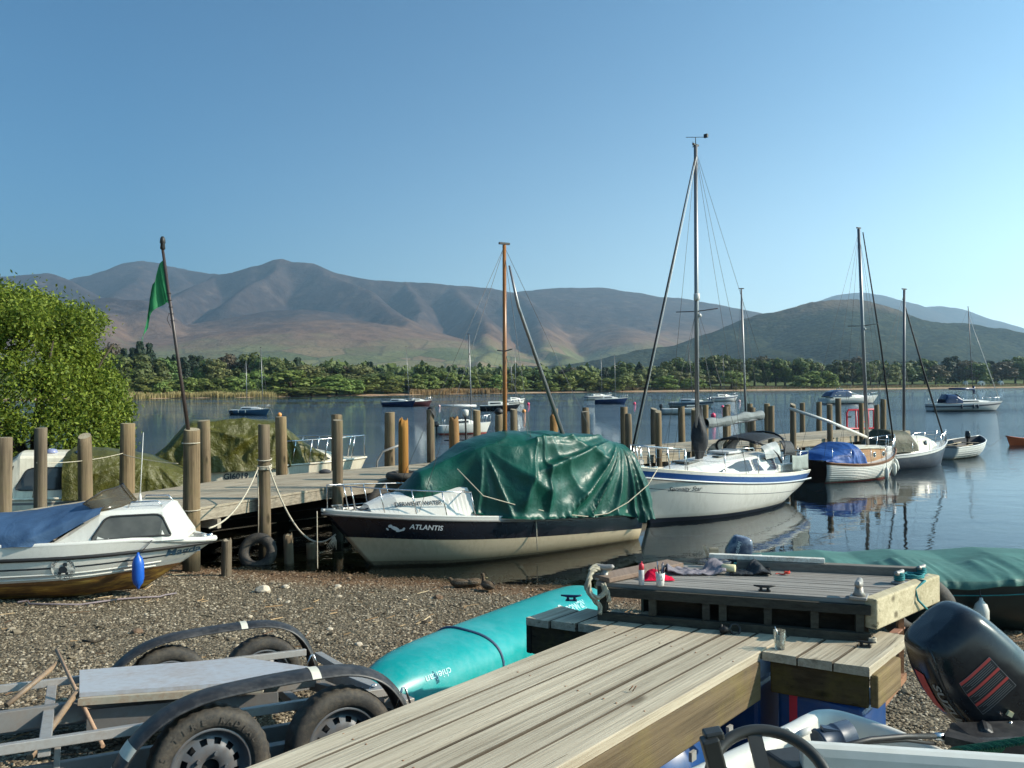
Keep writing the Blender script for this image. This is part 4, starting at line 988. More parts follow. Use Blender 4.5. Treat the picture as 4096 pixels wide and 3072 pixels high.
def torus(b, c, R0, r0, n=28, m=12, rot=None, mat=0, flat=1.0):
    rings = []
    def fn(u, v):
        a = 2 * math.pi * u; q = 2 * math.pi * v
        p = Vector(((R0 + r0 * math.cos(q)) * math.cos(a), (R0 + r0 * math.cos(q)) * math.sin(a), r0 * flat * math.sin(q)))
        return (rot @ p if rot is not None else p) + Vector(c)
    b.grid(fn, n, m, mat, True, closeu=True)
def pier_fittings():
    p = POST_AT[1595]
    b = MB(); torus(b, (p.x, p.y, DECK + 0.09), 0.30, 0.105, flat=0.85); tag(b.build('tyre_fender', M['tyre']), 'old black tyre dropped over the broken orange post on the deck', 'tyre')
    b = MB(); q = edge_hit(1500, PN); torus(b, (q.x + 0.12, q.y - 0.16, 0.62), 0.28, 0.1, rot=Matrix.Rotation(R(90), 3, 'X') @ Matrix.Rotation(R(40), 3, 'Y')); tag(b.build('tyre_fender', M['tyre']), 'black tyre hung on the pier’s side behind the white bow', 'tyre')
    g = on_ground(985, 2290); b = MB(); torus(b, (g.x - 0.1, g.y + 0.95, g.z + 0.16), 0.26, 0.1, rot=Matrix.Rotation(R(75), 3, 'X')); tag(b.build('tyre_fender', M['tyre']), 'tyre half hidden in the shade under the pier beside the rotten stump', 'tyre')
    # rag on a post, black caps
    p = POST_AT[1735]; b = MB()
    b.grid(lambda u, v: (p.x + 0.02 + math.cos(u * 6.283) * (0.10 + 0.04 * v), p.y + math.sin(u * 6.283) * (0.10 + 0.04 * v), p.z + 0.03 - v * (0.06 + 0.24 * max(0, math.cos(u * 6.283 + 0.3)) ** 2)), 20, 5, 0, True, True)
    b.lathe([(0.10, 0.0), (0.07, 0.03), (0.01, 0.035)], 12, (p.x + 0.02, p.y, p.z + 0.03)); tag(b.build('dark_rag', M['canvas_black']), 'dark cloth rag draped over the top of a pier post', 'rag')
    p = POST_AT[1978]; b = MB(); b.lathe([(0.1, -0.05), (0.115, -0.01), (0.10, 0.05), (0.04, 0.09), (0.01, 0.095)], 14, (p.x, p.y, p.z)); tag(b.build('post_cap', M['black']), 'black cap on the post left of the varnished mast', 'cap')
    # lamp stand
    q = edge_hit(1846, PN); t = thing('lamp_stand', 'black two-legged stand with a small white lamp, rising behind the green tarpaulin', 'lamp stand', (q.x, q.y - 0.2, DECK - 0.3))
    for dx in (-0.11, 0.11):
        b = MB(); b.tube([(dx, 0, 0), (dx, 0, 1.35), (dx * 0.9, 0, 1.72 if dx > 0 else 1.42)], 0.022, 8); b.build('leg', M['black'], t)
    b = MB(); b.bar((-0.42, 0, 1.12), (0.16, 0, 1.12), 0.04, 0.025); b.bar((-0.16, 0, 1.66), (0.2, 0, 1.66), 0.2, 0.02); b.build('shelf', M['black'], t)
    b = MB(); b.lathe([(0.05, 0), (0.075, 0.03), (0.085, 0.12), (0.07, 0.16), (0.02, 0.17)], 12, (0.1, 0, 1.70)); b.build('lamp', M['white'], t)
    # red barrier at the far end
    a = at_d(3388, 1705, 36.6); t = thing('safety_barrier', 'red plastic safety barrier standing at the far end of the pier', 'barrier', (a.x, a.y, DECK), math.atan2(0.25, 1.0))
    W, H = 1.62, 0.92
    b = MB(); b.tube([(0.08, 0, 0.05), (0, 0, 0.14), (0, 0, H - 0.14), (0.08, 0, H), (W - 0.08, 0, H), (W, 0, H - 0.14), (W, 0, 0.14), (W - 0.08, 0, 0.05)], 0.045, 8, closed=True); b.build('frame', M['red'], t)
    b = MB()
    for x in (0.48, 0.62, 1.0, 1.14, 1.42): b.tube([(x, 0, 0.06), (x, 0, H - 0.02)], 0.035, 6)
    b.tube([(0.62, 0, 0.36), (1.0, 0, 0.36)], 0.035, 6); b.build('bars', M['red'], t)
    for x in (0.3, 1.3):
        b = MB(); b.bar((x, -0.25, 0.02), (x, 0.25, 0.02), 0.06, 0.04); b.build('foot', M['black'], t)
    b = MB(); b.box((0.1, -0.06, 0.6), (0.16, 0.03, 0.08)); b.build('clip', M['black'], t)
    # small lump of cloth on the deck, bent scaffold tube
    s = at_z(1300, 1893, DECK); b = MB(); b.lathe([(0.09, 0.0), (0.11, 0.03), (0.08, 0.08), (0.03, 0.10)], 10, (s.x, s.y, DECK + 0.002), sx=1.5); tag(b.build('rope_heap', M['dark_rope']), 'small dark heap of rope on the pier deck', 'rope')
    s = edge_hit(1440, PF); b = MB(); q0 = Vector((s.x + 0.3, s.y + 0.5, 0.7)); b.tube([q0, q0 + Vector((0.05, 0, 0.6)), q0 + Vector((0.2, 0, 0.85)), q0 + Vector((0.75, 0.1, 1.05))], 0.03, 8); tag(b.build('bent_pipe', M['galv']), 'bent grey pipe rising beyond the pier beside the covered boat’s bow', 'pipe')
pier_fittings()

def flag():
    p = POST_AT[735]; top = at_d(649, 985, p.y)
    t = thing('flagpole', 'dark leaning flagpole with a limp green flag, lashed to the thickest post', 'flagpole', (p.x - 0.02, p.y, p.z - 0.25))
    o = ORG[t.name]; a = Vector((0.0, -0.02, 0.1)); d = top - o; ax = d.normalized()
    b = MB(); b.tube([a, d * 0.5, d], [0.034, 0.03, 0.024], 10); b.build('pole', M['flag_pole'], t)
    b = MB(); b.lathe([(0.03, 0), (0.045, 0.02), (0.035, 0.10), (0.05, 0.12), (0.04, 0.2), (0.02, 0.23)], 10, d - ax * 0.06); b.build('finial', M['black'], t)
    def fl(u, v):
        # u down the hoist, v out along the limp cloth
        base = d.lerp(a, 0.07 + 0.24 * u)
        tip = d + Vector((-0.03 - 0.20 * v - 0.02, 0.02, -0.25 - 0.8 * v - 0.34 * u * v))
        hang = base.lerp(Vector((d.x - 0.08 - 0.29 * v * (0.4 + 0.6 * u) + 0.05 * (1 - u) * v, 0.0, d.z - 0.22 - 1.30 * (0.35 * u + 0.78 * v * (0.45 + 0.55 * u)))), min(1, v * 1.5))
        f = 0.055 * math.sin(v * 16 + 3 * u) * min(1, v * 3) * (0.3 + u)
        return hang + Vector((0.03 * math.sin(v * 11 + 5 * u) * v, f, 0))
    b = MB(); b.grid(fl, 26, 30); b.build('flag', M['flag'], t)
    b = MB()
    for k in range(5):
        q = d * (0.62 + 0.035 * k); torus(b, q, 0.036, 0.006, 12, 6)
    b.tube([d * 0.66 + Vector((-0.03, -0.03, 0)), d * 0.62 + Vector((-0.09, -0.02, 0.02)), d * 0.58 + Vector((-0.03, -0.03, 0))], 0.005, 5); b.build('lashing', M['dark_rope'], t)
M['flag_pole'] = paint('brown_black_pole', (0.05, 0.035, 0.03), 0.4, 0.2, 3)
flag()

# ================================================================ BOAT PARTS
class Hull:
    def __init__(s, L, B, sheer, keel, tm=0.4, st=0.75, n=2.2, rake=0.6, trake=0.0, p=2.0, q=2.0):
        s.L, s.B, s.sheer, s.keel, s.tm, s.st, s.n, s.rake, s.trake, s.p, s.q = L, B, sheer, keel, tm, st, n, rake, trake, p, q
    def b(s, t):
        if t < s.tm: f = s.st + (1 - s.st) * math.sin(math.pi / 2 * t / s.tm)
        else: f = max(0.0, 1 - ((t - s.tm) / (1 - s.tm)) ** s.n)
        return f * s.B / 2
    def half(s, t, z):
        k, S = s.keel(t), s.sheer(t); w = min(1.0, max(0.0, (z - k) / (S - k)))
        return s.b(t) * (1 - (1 - w) ** s.p) ** (1 / s.q), w
    def pt(s, t, z, sgn=1, off=0.0):
        y, w = s.half(t, z)
        x = s.L * t - s.rake * (1 - w) * smooth01(0.55, 1.0, t) + s.trake * (1 - w) * (1 - smooth01(0.0, 0.3, t))
        return Vector((x, sgn * (y + off), z))
    def t_of_x(s, x): return min(1.0, max(0.0, x / s.L))
    def at_x(s, x, z, sgn=1, off=0.0):
        lo, hi = 0.0, 1.0
        for _ in range(24):
            m = (lo + hi) / 2
            if s.pt(m, z).x < x: lo = m
            else: hi = m
        p = s.pt(lo, z, sgn, off); return Vector((x, p.y, z))
    def shell(s, bands, nt=30, mb=None):
        """bands from the keel up: (upper edge z(t) or None for the sheer, material, rows)"""
        mb = mb or MB(); cols = []; rowm = []
        for i in range(nt + 1):
            t = i / nt; t = 1 - (1 - t) ** 1.25; zs = []; z0 = s.keel(t)
            for (fn, m, n) in bands:
                z1 = s.sheer(t) if fn is None else min(s.sheer(t), max(z0, fn(t)))
                for k in range(n): zs.append(z0 + (z1 - z0) * k / n)
                z0 = z1
            zs.append(z0)
            cols.append((t, zs))
        for (fn, m, n) in bands: rowm += [m] * n
        for sgn in (1, -1):
            o = len(mb.v); nz = len(cols[0][1])
            for t, zs in cols:
                for z in zs: mb.v.append(tuple(s.pt(t, z, sgn)))
            for i in range(nt):
                for k in range(nz - 1):
                    mb.f.append([o + i * nz + k, o + (i + 1) * nz + k, o + (i + 1) * nz + k + 1, o + i * nz + k + 1]); mb.m.append(rowm[k]); mb.s.append(True)
        zs = cols[0][1]
        for k in range(len(zs) - 1):
            a, b_, c, d = s.pt(0, zs[k], 1), s.pt(0, zs[k], -1), s.pt(0, zs[k + 1], -1), s.pt(0, zs[k + 1], 1)
            mb.add([a, b_, c, d], [(0, 1, 2, 3)], rowm[k])
        return mb
    def deck(s, t0, t1, camber=0.05, dz=-0.01, nt=20, nv=6, inset=0.985, mat=0, mb=None):
        mb = mb or MB()
        def fn(u, v):
            t = t0 + (t1 - t0) * u; q = 2 * v - 1; S = s.sheer(t); p = s.pt(t, S)
            return Vector((p.x, q * p.y * inset, S + dz + camber * (1 - q * q) * min(1, p.y / (s.B * 0.3))))
        mb.grid(fn, nt, nv, mat); return mb
    def rail(s, zoff=0.0, r=0.025, t0=0.0, t1=1.0, n=24, sgns=(1, -1), off=0.0, mb=None, mat=0, fn=None):
        mb = mb or MB()
        for g in sgns:
            mb.tube([s.pt(t0 + (t1 - t0) * i / n, (fn(t0 + (t1 - t0) * i / n) if fn else s.sheer(t0 + (t1 - t0) * i / n)) , g, off) + Vector((0, 0, zoff)) for i in range(n + 1)], r, 6, mat)
        return mb
    def text(s, body, x, z, size, sgn, flip, shear=0.0, off=0.006, slope=0.0, bold=0.0, space=1.0):
        vs, fs = text_mesh(body, size, shear, bold, space); mb = MB(); out = []
        for v in vs:
            xx = x + (-v.x if flip else v.x); zz = z + v.y + slope * (xx - x); out.append(s.at_x(xx, zz, sgn, off))
        mb.add(out, fs); return mb

class Cabin:
    """stations (x, z of foot, z of top, half width at foot, half width at top)"""
    def __init__(s, st, camber=0.06): s.st = sorted(st); s.c = camber
    def at(s, x):
        xs = [a[0] for a in s.st]; return [float(np.interp(x, xs, [a[k] for a in s.st])) for k in range(1, 5)]
    def side(s, x, f, sgn, off=0.0):
        zb, zt, wb, wt = s.at(x); return Vector((x, sgn * (lerp(wb, wt, f) + off), lerp(zb, zt, f)))
    def shell(s, mat=0, mb=None):
        mb = mb or MB(); rings = []
        xs = [lerp(a[0], c[0], k / 6) for a, c in zip(s.st[:-1], s.st[1:]) for k in range(6)] + [s.st[-1][0]]
        for x in xs:
            zb, zt, wb, wt = s.at(x)
            c = s.c * min(1, wt / 0.5); r = min(0.05, (zt - zb) * 0.3)
            half = [(wb, zb), (lerp(wb, wt, 0.9), zt - r), (wt - r * 0.9, zt), (wt * 0.5, zt + c * 0.8)]
            ring = [Vector((x, y, z)) for y, z in half] + [Vector((x, 0, zt + c))] + [Vector((x, -y, z)) for y, z in half[::-1]]
            rings.append(ring)
        mb.rings(rings, mat, False); return mb
    def pane(s, poly, sgn, off=0.011, mat=0, mb=None, n=4):
        """poly in (x, fraction of height); a thin slab standing just proud of the side"""
        mb = mb or MB(); pts = rounded(poly)
        a = [s.side(x, f, sgn, off) for x, f in pts]; b = [s.side(x, f, sgn, -0.02) for x, f in pts]; k = len(a)
        mb.add(a + b, [tuple(range(k))] + [(i, (i + 1) % k, k + (i + 1) % k, k + i) for i in range(k)], mat); return mb
    def pane_frame(s, poly, sgn, r=0.012, off=0.010, mat=0):
        mb = MB(); mb.tube([s.side(x, f, sgn, off) for x, f in rounded(poly)], r, 6, mat, closed=True); return mb
def rounded(poly, f=0.16):
    out = []; n = len(poly)
    for i in range(n):
        a, b, c = Vector(poly[i - 1]), Vector(poly[i]), Vector(poly[(i + 1) % n])
        p, q = b.lerp(a, f), b.lerp(c, f)
        for k in range(4):
            t = k / 3; out.append(tuple((p * (1 - t) ** 2 + b * 2 * t * (1 - t) + q * t * t)))
    return out

def nz(x, y, z): return mnoise.noise(Vector((x, y, z)))
def ridged(x, y, z): return 1 - 2 * abs(mnoise.noise(Vector((x, y, z))))
def drape(x0, x1, top, half, foot, e=0.8, nu=120, nv=64, crumple=0.03, freq=2.5, fans=(), drop=None, overlap=0.0, seed=0.0, skew=None, gathers=0.0):
    """a sheet thrown over a boat: top(x) ridge height, half(x) half width, foot(x) height of the rim it hangs to"""
    mb = MB()
    def fn(u, v):
        x = x0 + (x1 - x0) * u; q = 2 * v - 1; a = abs(q) * (1 + overlap); sg = 1 if q >= 0 else -1
        hw, zt, zf = half(x), top(x), foot(x)
        aa = min(a, 1.0); y = hw * math.sin(aa * math.pi / 2) ** e; z = zf + (zt - zf) * max(0.0, math.cos(aa * math.pi / 2)) ** e
        if skew: z += skew(x, sg * aa)
        n = Vector((0, sg * (0.25 + 0.75 * aa), 1.0 - 0.8 * aa)).normalized()
        d = crumple * (0.9 * ridged(x * freq + seed, q * freq * 0.8, seed) * (0.35 + aa) + 0.28 * ridged(x * freq * 2.3 + seed, q * freq * 2.1, 3 + seed))
        for (fx, fz, fs, amp, cnt, reach) in fans:
            if sg == fs or fs == 0:
                dx, dz = x - fx, z - fz; rr = math.hypot(dx, dz); ang = math.atan2(dz, dx)
                w = smooth01(0.02, 0.5, rr) * (1 - smooth01(reach * 0.75, reach, rr))
                d += w * amp * (0.25 + rr) * (1.5 * (1 - abs(math.sin(ang * cnt * 0.5 + 0.8 * math.sin(ang * cnt * 0.37)))) ** 2.2 - 0.5 + 0.9 * ridged(ang * cnt * 0.23 + seed, rr * 0.5, 2.2))
        if a > 1:
            dr = (drop(x) if drop else 0.1) * (a - 1) / overlap; z = zf - dr * (1 + 0.35 * nz(x * 3.1, sg, seed)); d += 0.02 + gathers * ridged(x * 6 + seed, sg * 2, 1.1) * (a - 1) / overlap
        return Vector((x, sg * y, z)) + n * d
    mb.grid(fn, nu, nv); return mb

def rig(t, x, z0, z1, r, mat, spread=(), stays=(), lean=(0, 0), sr=0.005, top=True, mname='mast'):
    """mast of boat t at local x, with spreaders [(height, half width)] and stays [(from height, (x, y, z))]"""
    b = MB(); f = lambda z: Vector((x + lean[0] * (z - z0) / (z1 - z0), lean[1] * (z - z0) / (z1 - z0), z))
    b.tube([f(z0), f((z0 + z1) / 2), f(z1)], [r, r, r * 0.85], 10); m = b.build(mname, M[mat], t)
    for h, w in spread:
        b = MB(); b.tube([f(h) + Vector((0, -w, 0.03)), f(h), f(h) + Vector((0, w, 0.03))], 0.014, 6); b.build('spreader', M['wire'], t)
    for h, e in stays:
        b = MB(); a = f(h); e = Vector(e); c = (a + e) / 2
        b.tube([a, c, e], sr, 5); b.build('stay', M['wire'], t)
    if top:
        b = MB(); b.bar(f(z1) + Vector((-0.12, 0, 0.03)), f(z1) + Vector((0.12, 0, 0.03)), 0.05, 0.04); b.build('masthead', M['black'], t)
    return m
def pulpit(t, h, ts, height=0.5, r=0.014, mat='steel', inset=0.05, tips=True, name='pulpit', slack=0.1):
    """bow or stern rail following the deck edge"""
    b = MB(); P = [h.pt(tt, h.sheer(tt), 1) for tt in ts]
    pos = [Vector((p.x, max(0, p.y - inset), p.z + height)) for p in P]
    loop = pos + [Vector((p.x, -p.y, p.z)) for p in pos[::-1]]
    b.tube([Vector((P[0].x, P[0].y - inset, P[0].z))] + loop + [Vector((P[0].x, -P[0].y + inset, P[0].z))], r, 7)
    for p in P[1:]:
        if p.y > 0.08:
            for sg in (1, -1): b.tube([Vector((p.x - slack, sg * (p.y - inset), p.z)), Vector((p.x, sg * (p.y - inset), p.z + height))], r, 6)
    return b.build(name, M[mat], t)
def stanchions(t, h, ts, height=0.5, sgns=(1, -1), lines=2):
    for sg in sgns:
        for tt in ts:
            p = h.pt(tt, h.sheer(tt), sg); b = MB(); q = Vector((p.x, p.y - sg * 0.05, p.z)); b.tube([q, q + Vector((0, 0, height))], 0.011, 6); b.build('stanchion', M['steel'], t)
        for k in range(lines):
            b = MB(); b.tube([h.pt(tt, h.sheer(tt), sg) + Vector((0, -sg * 0.05, height * (1 - 0.45 * k))) for tt in ts], 0.004, 5); b.build('guard_rail', M['wire'], t)
def place(stern, bow, L, z=0.0):
    """origin (stern) and heading for a boat whose bow points from stern to bow"""
    d = Vector(bow) - Vector(stern); return Vector((stern[0], stern[1], z)), math.atan2(d.y, d.x)
def outboard(t, p, face, s=1.0, cowl='cowl_black', tilt=0.0, name=None, leg='black'):
    """simple outboard: cowling, leg, propeller at local point p; face +1 looks along +x"""
    Rm = Matrix.Rotation(face, 3, 'Z') @ Matrix.Rotation(tilt, 3, 'Y'); p = Vector(p)
    b = MB(); rings = []
    for (z, lx0, lx1, w) in ((0.0, -0.13, 0.16, 0.085), (0.04, -0.16, 0.2, 0.11), (0.14, -0.165, 0.21, 0.122), (0.28, -0.14, 0.17, 0.112), (0.35, -0.115, 0.14, 0.10), (0.368, -0.09, 0.11, 0.085), (0.374, -0.05, 0.07, 0.05)):
        cx, hl = (lx0 + lx1) / 2, (lx1 - lx0) / 2; ring = []
        for k in range(16):
            a = 2 * math.pi * k / 16; ca, sa = math.cos(a), math.sin(a)
            ring.append(p + Rm @ (Vector((cx + hl * math.copysign(abs(ca) ** 0.45, ca), w * math.copysign(abs(sa) ** 0.45, sa), z)) * s))
        rings.append(ring)
    b.rings(rings); b.build('outboard_cowling', M[cowl], t)
    b = MB(); b.bar(p + Rm @ (Vector((0.02, 0, 0)) * s), p + Rm @ (Vector((0.02, 0, -0.6)) * s), 0.09 * s, 0.13 * s, up=(1, 0, 0.01)); b.bar(p + Rm @ (Vector((-0.1, 0, -0.55)) * s), p + Rm @ (Vector((0.2, 0, -0.55)) * s), 0.06 * s, 0.03 * s); b.build('outboard_leg', M[leg], t, bevel=0.01)

# ================================================================ THE NEAR BOATS
# ---------------------------------------------------------------- black-hulled boat under the green tarpaulin
def black_boat():
    L = 6.62; o, rz = place((2.30, 17.55), (-3.4, 14.2), L)
    t = thing('motor_sailer', 'black and cream hulled boat under the dark green tarpaulin, bow pointing left', 'boat', o, rz)
    h = Hull(L, 2.15, lambda t: 0.60 + 0.30 * t + 0.18 * t * t, lambda t: -0.42 + 0.1 * t * t, tm=0.42, st=0.80, n=2.1, rake=1.15, p=2.2, q=1.9)
    b = h.shell([(lambda t: 0.02 + 0.06 * t, 2, 5), (lambda t: 0.24 + 0.33 * t, 1, 5), (lambda t: h.sheer(t) - 0.06, 0, 5), (None, 3, 1)])
    b.build('hull', [M['black_hull'], M['hull_beige'], M['weed_hull'], M['white']], t)
    h.deck(0.0, 0.995, 0.05).build('deck', M['white'], t)
    h.rail(-0.058, 0.022, 0.0, 1.0, 30).build('rubbing_strake', M['galv_dark'], t)
    h.rail(0.012, 0.028, 0.0, 1.0, 30, off=-0.03).build('toe_rail', M['white'], t)
    cab = Cabin([(2.2, 0.72, 1.42, 0.78, 0.62), (4.0, 0.86, 1.42, 0.76, 0.58), (4.5, 0.90, 1.30, 0.74, 0.52), (5.35, 0.98, 1.24, 0.52, 0.36), (5.8, 1.03, 1.12, 0.3, 0.16)], 0.05)
    cab.shell().build('foredeck_cabin', M['white'], t)
    # lettering
    h.text('ATLANTIS', 4.92, 0.72, 0.125, 1, True, 0.15, slope=0.10, bold=0.002).build('lettering', M['white_lettering'], t)
    b = MB()
    for cx, cz, rx, rz_, tl in ((5.52, 0.79, 0.035, 0.03, 0.0), (5.44, 0.745, 0.085, 0.032, 0.5), (5.36, 0.70, 0.06, 0.02, -0.2), (5.56, 0.735, 0.03, 0.014, 0.9), (5.30, 0.725, 0.022, 0.035, 0.4)):
        b.add([h.at_x(cx + rx * math.cos(k * 0.5236) * math.cos(tl) - rz_ * math.sin(k * 0.5236) * math.sin(tl), cz - 0.02 + rx * math.cos(k * 0.5236) * math.sin(tl) + rz_ * math.sin(k * 0.5236) * math.cos(tl), 1, 0.010) for k in range(12)], [tuple(range(12))])
    b.build('emblem', M['white_lettering'], t)
    vs, fs = text_mesh('DERWENT WATER', 0.10, 0, 0.002); b = MB()
    b.add([cab.side(4.98 - v.x, (1.135 + v.y - cab.at(4.98 - v.x)[0]) / (cab.at(4.98 - v.x)[1] - cab.at(4.98 - v.x)[0]), 1, 0.014) for v in vs], fs); b.build('lettering', M['lettering'], t)
    # bow rail and fittings
    pulpit(t, h, [0.985, 0.93, 0.86, 0.78, 0.70, 0.62], 0.46, 0.012)
    b = MB(); b.box((6.3, 0, 1.09), (0.12, 0.1, 0.08)); b.box((6.35, 0.0, 1.15), (0.2, 0.04, 0.03)); b.build('bow_cleat', M['galv_dark'], t, bevel=0.008)
    b = MB(); pp = [Vector((6.2 - 0.08 * k + 0.05 * math.sin(k * 2.1), 0.25 * math.sin(k * 1.7) * (1 - k * 0.05), 1.06 + 0.03 * math.sin(k * 3))) for k in range(16)]; b.tube(pp, 0.016, 6); b.build('coiled_rope', M['dark_rope'], t)
    # mast and rigging, spar leaning on it
    rig(t, 2.85, 1.0, 6.13, 0.044, 'spruce', [(3.98, 0.30)], [(6.1, (5.0, 0.6, 1.0)), (6.1, (5.2, -0.3, 1.0)), (6.1, (0.3, 0.7, 0.7)), (4.0, (2.4, 0.98, 0.75)), (4.0, (2.4, -0.98, 0.75)), (6.0, (2.6, 0.98, 0.75))], lean=(-0.03, 0))
    b = MB(); b.tube([(2.72, 0.02, 5.72), (2.5, 0, 4.9), (1.15, -0.1, 1.7)], [0.02, 0.035, 0.05], 8); b.build('furled_spar', M['alu'], t)
    b = MB(); b.lathe([(0.075, 0), (0.085, 0.1), (0.06, 0.18)], 10, (2.84, 0, 2.2)); b.build('mast_boot', M['black'], t)
    # rudder and boarding platform
    b = MB(); b.add([(-0.02, -0.03, -0.4), (-0.02, -0.03, 0.55), (-0.30, -0.03, 0.5), (-0.34, -0.03, 0.05), (-0.22, -0.03, -0.35), (-0.02, 0.03, -0.4), (-0.02, 0.03, 0.55), (-0.30, 0.03, 0.5), (-0.34, 0.03, 0.05), (-0.22, 0.03, -0.35)], [(0, 1, 2, 3, 4), (9, 8, 7, 6, 5), (0, 5, 6, 1), (1, 6, 7, 2), (2, 7, 8, 3), (3, 8, 9, 4), (4, 9, 5, 0)]); b.build('rudder', M['black_hull'], t)
    b = MB()
    for k in range(4): b.box((-0.18 - 0.12 * k, -0.35, 0.17), (0.09, 0.7, 0.025))
    b.tube([(0, -0.1, 0.05), (-0.55, -0.1, 0.16)], 0.014, 6); b.build('stern_platform', M['galv_dark'], t)
    # ropes belonging to the boat's lashings
    b = MB(); q = h.pt(0.425, h.sheer(0.425), 1, 0.03); b.tube([q, q + Vector((0, 0.02, -0.3)), q + Vector((-0.02, 0.01, -0.62))], 0.011, 6); b.build('hanging_cord', M['rope'], t)
    # the tarpaulin is a thing of its own
    tx = [-0.30, -0.12, 0.15, 0.75, 1.6, 2.6, 3.3, 3.75, 4.1, 4.45, 4.85, 5.15, 5.35]
    tz = [0.95, 1.55, 2.02, 2.18, 2.30, 2.34, 2.26, 2.14, 1.95, 1.74, 1.52, 1.25, 0.98]
    top = lambda x: float(np.interp(x, tx, tz))
    half = lambda x: 1.12 * h.b(h.t_of_x(max(0.0, x))) / (h.B / 2) * (1.0 if x > 0 else 1 + x * 0.5) * (1 - 0.52 * smooth01(3.0, 4.3, x)) + 0.02
    foot = lambda x: h.sheer(h.t_of_x(max(0, x))) + 0.02 + 0.14 * smooth01(3.6, 4.6, x)
    mb = drape(-0.30, 5.35, top, half, foot, 0.62, 240, 140, 0.06, 1.0,
               fans=[(0.35, 2.15, 1, 0.050, 21.0, 2.7), (2.5, 2.5, 1, 0.035, 12.0, 1.9), (3.7, 2.1, 1, 0.05, 10.0, 1.7)], drop=lambda x: 0.05 + 0.16 * (1 - smooth01(0.0, 0.9, x)), overlap=0.14, seed=4.2, gathers=0.09)
    ob = mb.build('tarpaulin', M['tarp_green'], solid=0.0); pos = Vector(ob.location); ob.location = o + Matrix.Rotation(rz, 3, 'Z') @ pos; ob.rotation_euler = (0, 0, rz)
    tag(ob, 'crumpled shiny dark green tarpaulin draped over the black-hulled boat', 'tarpaulin')
    # line tying the tarpaulin down along its near side
    W = Matrix.Translation(o) @ Matrix.Rotation(rz, 4, 'Z')
    b = MB(); pts = [(4.3, 0.75, 1.75), (3.9, 1.02, 1.25), (3.2, 1.16, 1.02), (2.4, 1.22, 0.82), (1.7, 1.22, 0.70), (1.2, 1.24, 0.72), (0.7, 1.24, 0.90), (0.1, 1.15, 1.20), (-0.3, 1.0, 1.5)]
    b.tube([W @ Vector(p) for p in pts], 0.011, 6); tag(b.build('tie_rope', M['rope']), 'grey rope looped across the near side of the dark green tarpaulin', 'rope')
M['hull_beige'] = paint('beige_topsides', (0.50, 0.42, 0.29), 0.35, 0.07, 2.0, (0.26, 0.2, 0.12), 0.45, streak=True, scum=True); M['weed_hull'] = paint('weed_stained_bottom', (0.16, 0.13, 0.08), 0.6, 0.3, 4.0, (0.05, 0.045, 0.03), 0.7)
black_boat()

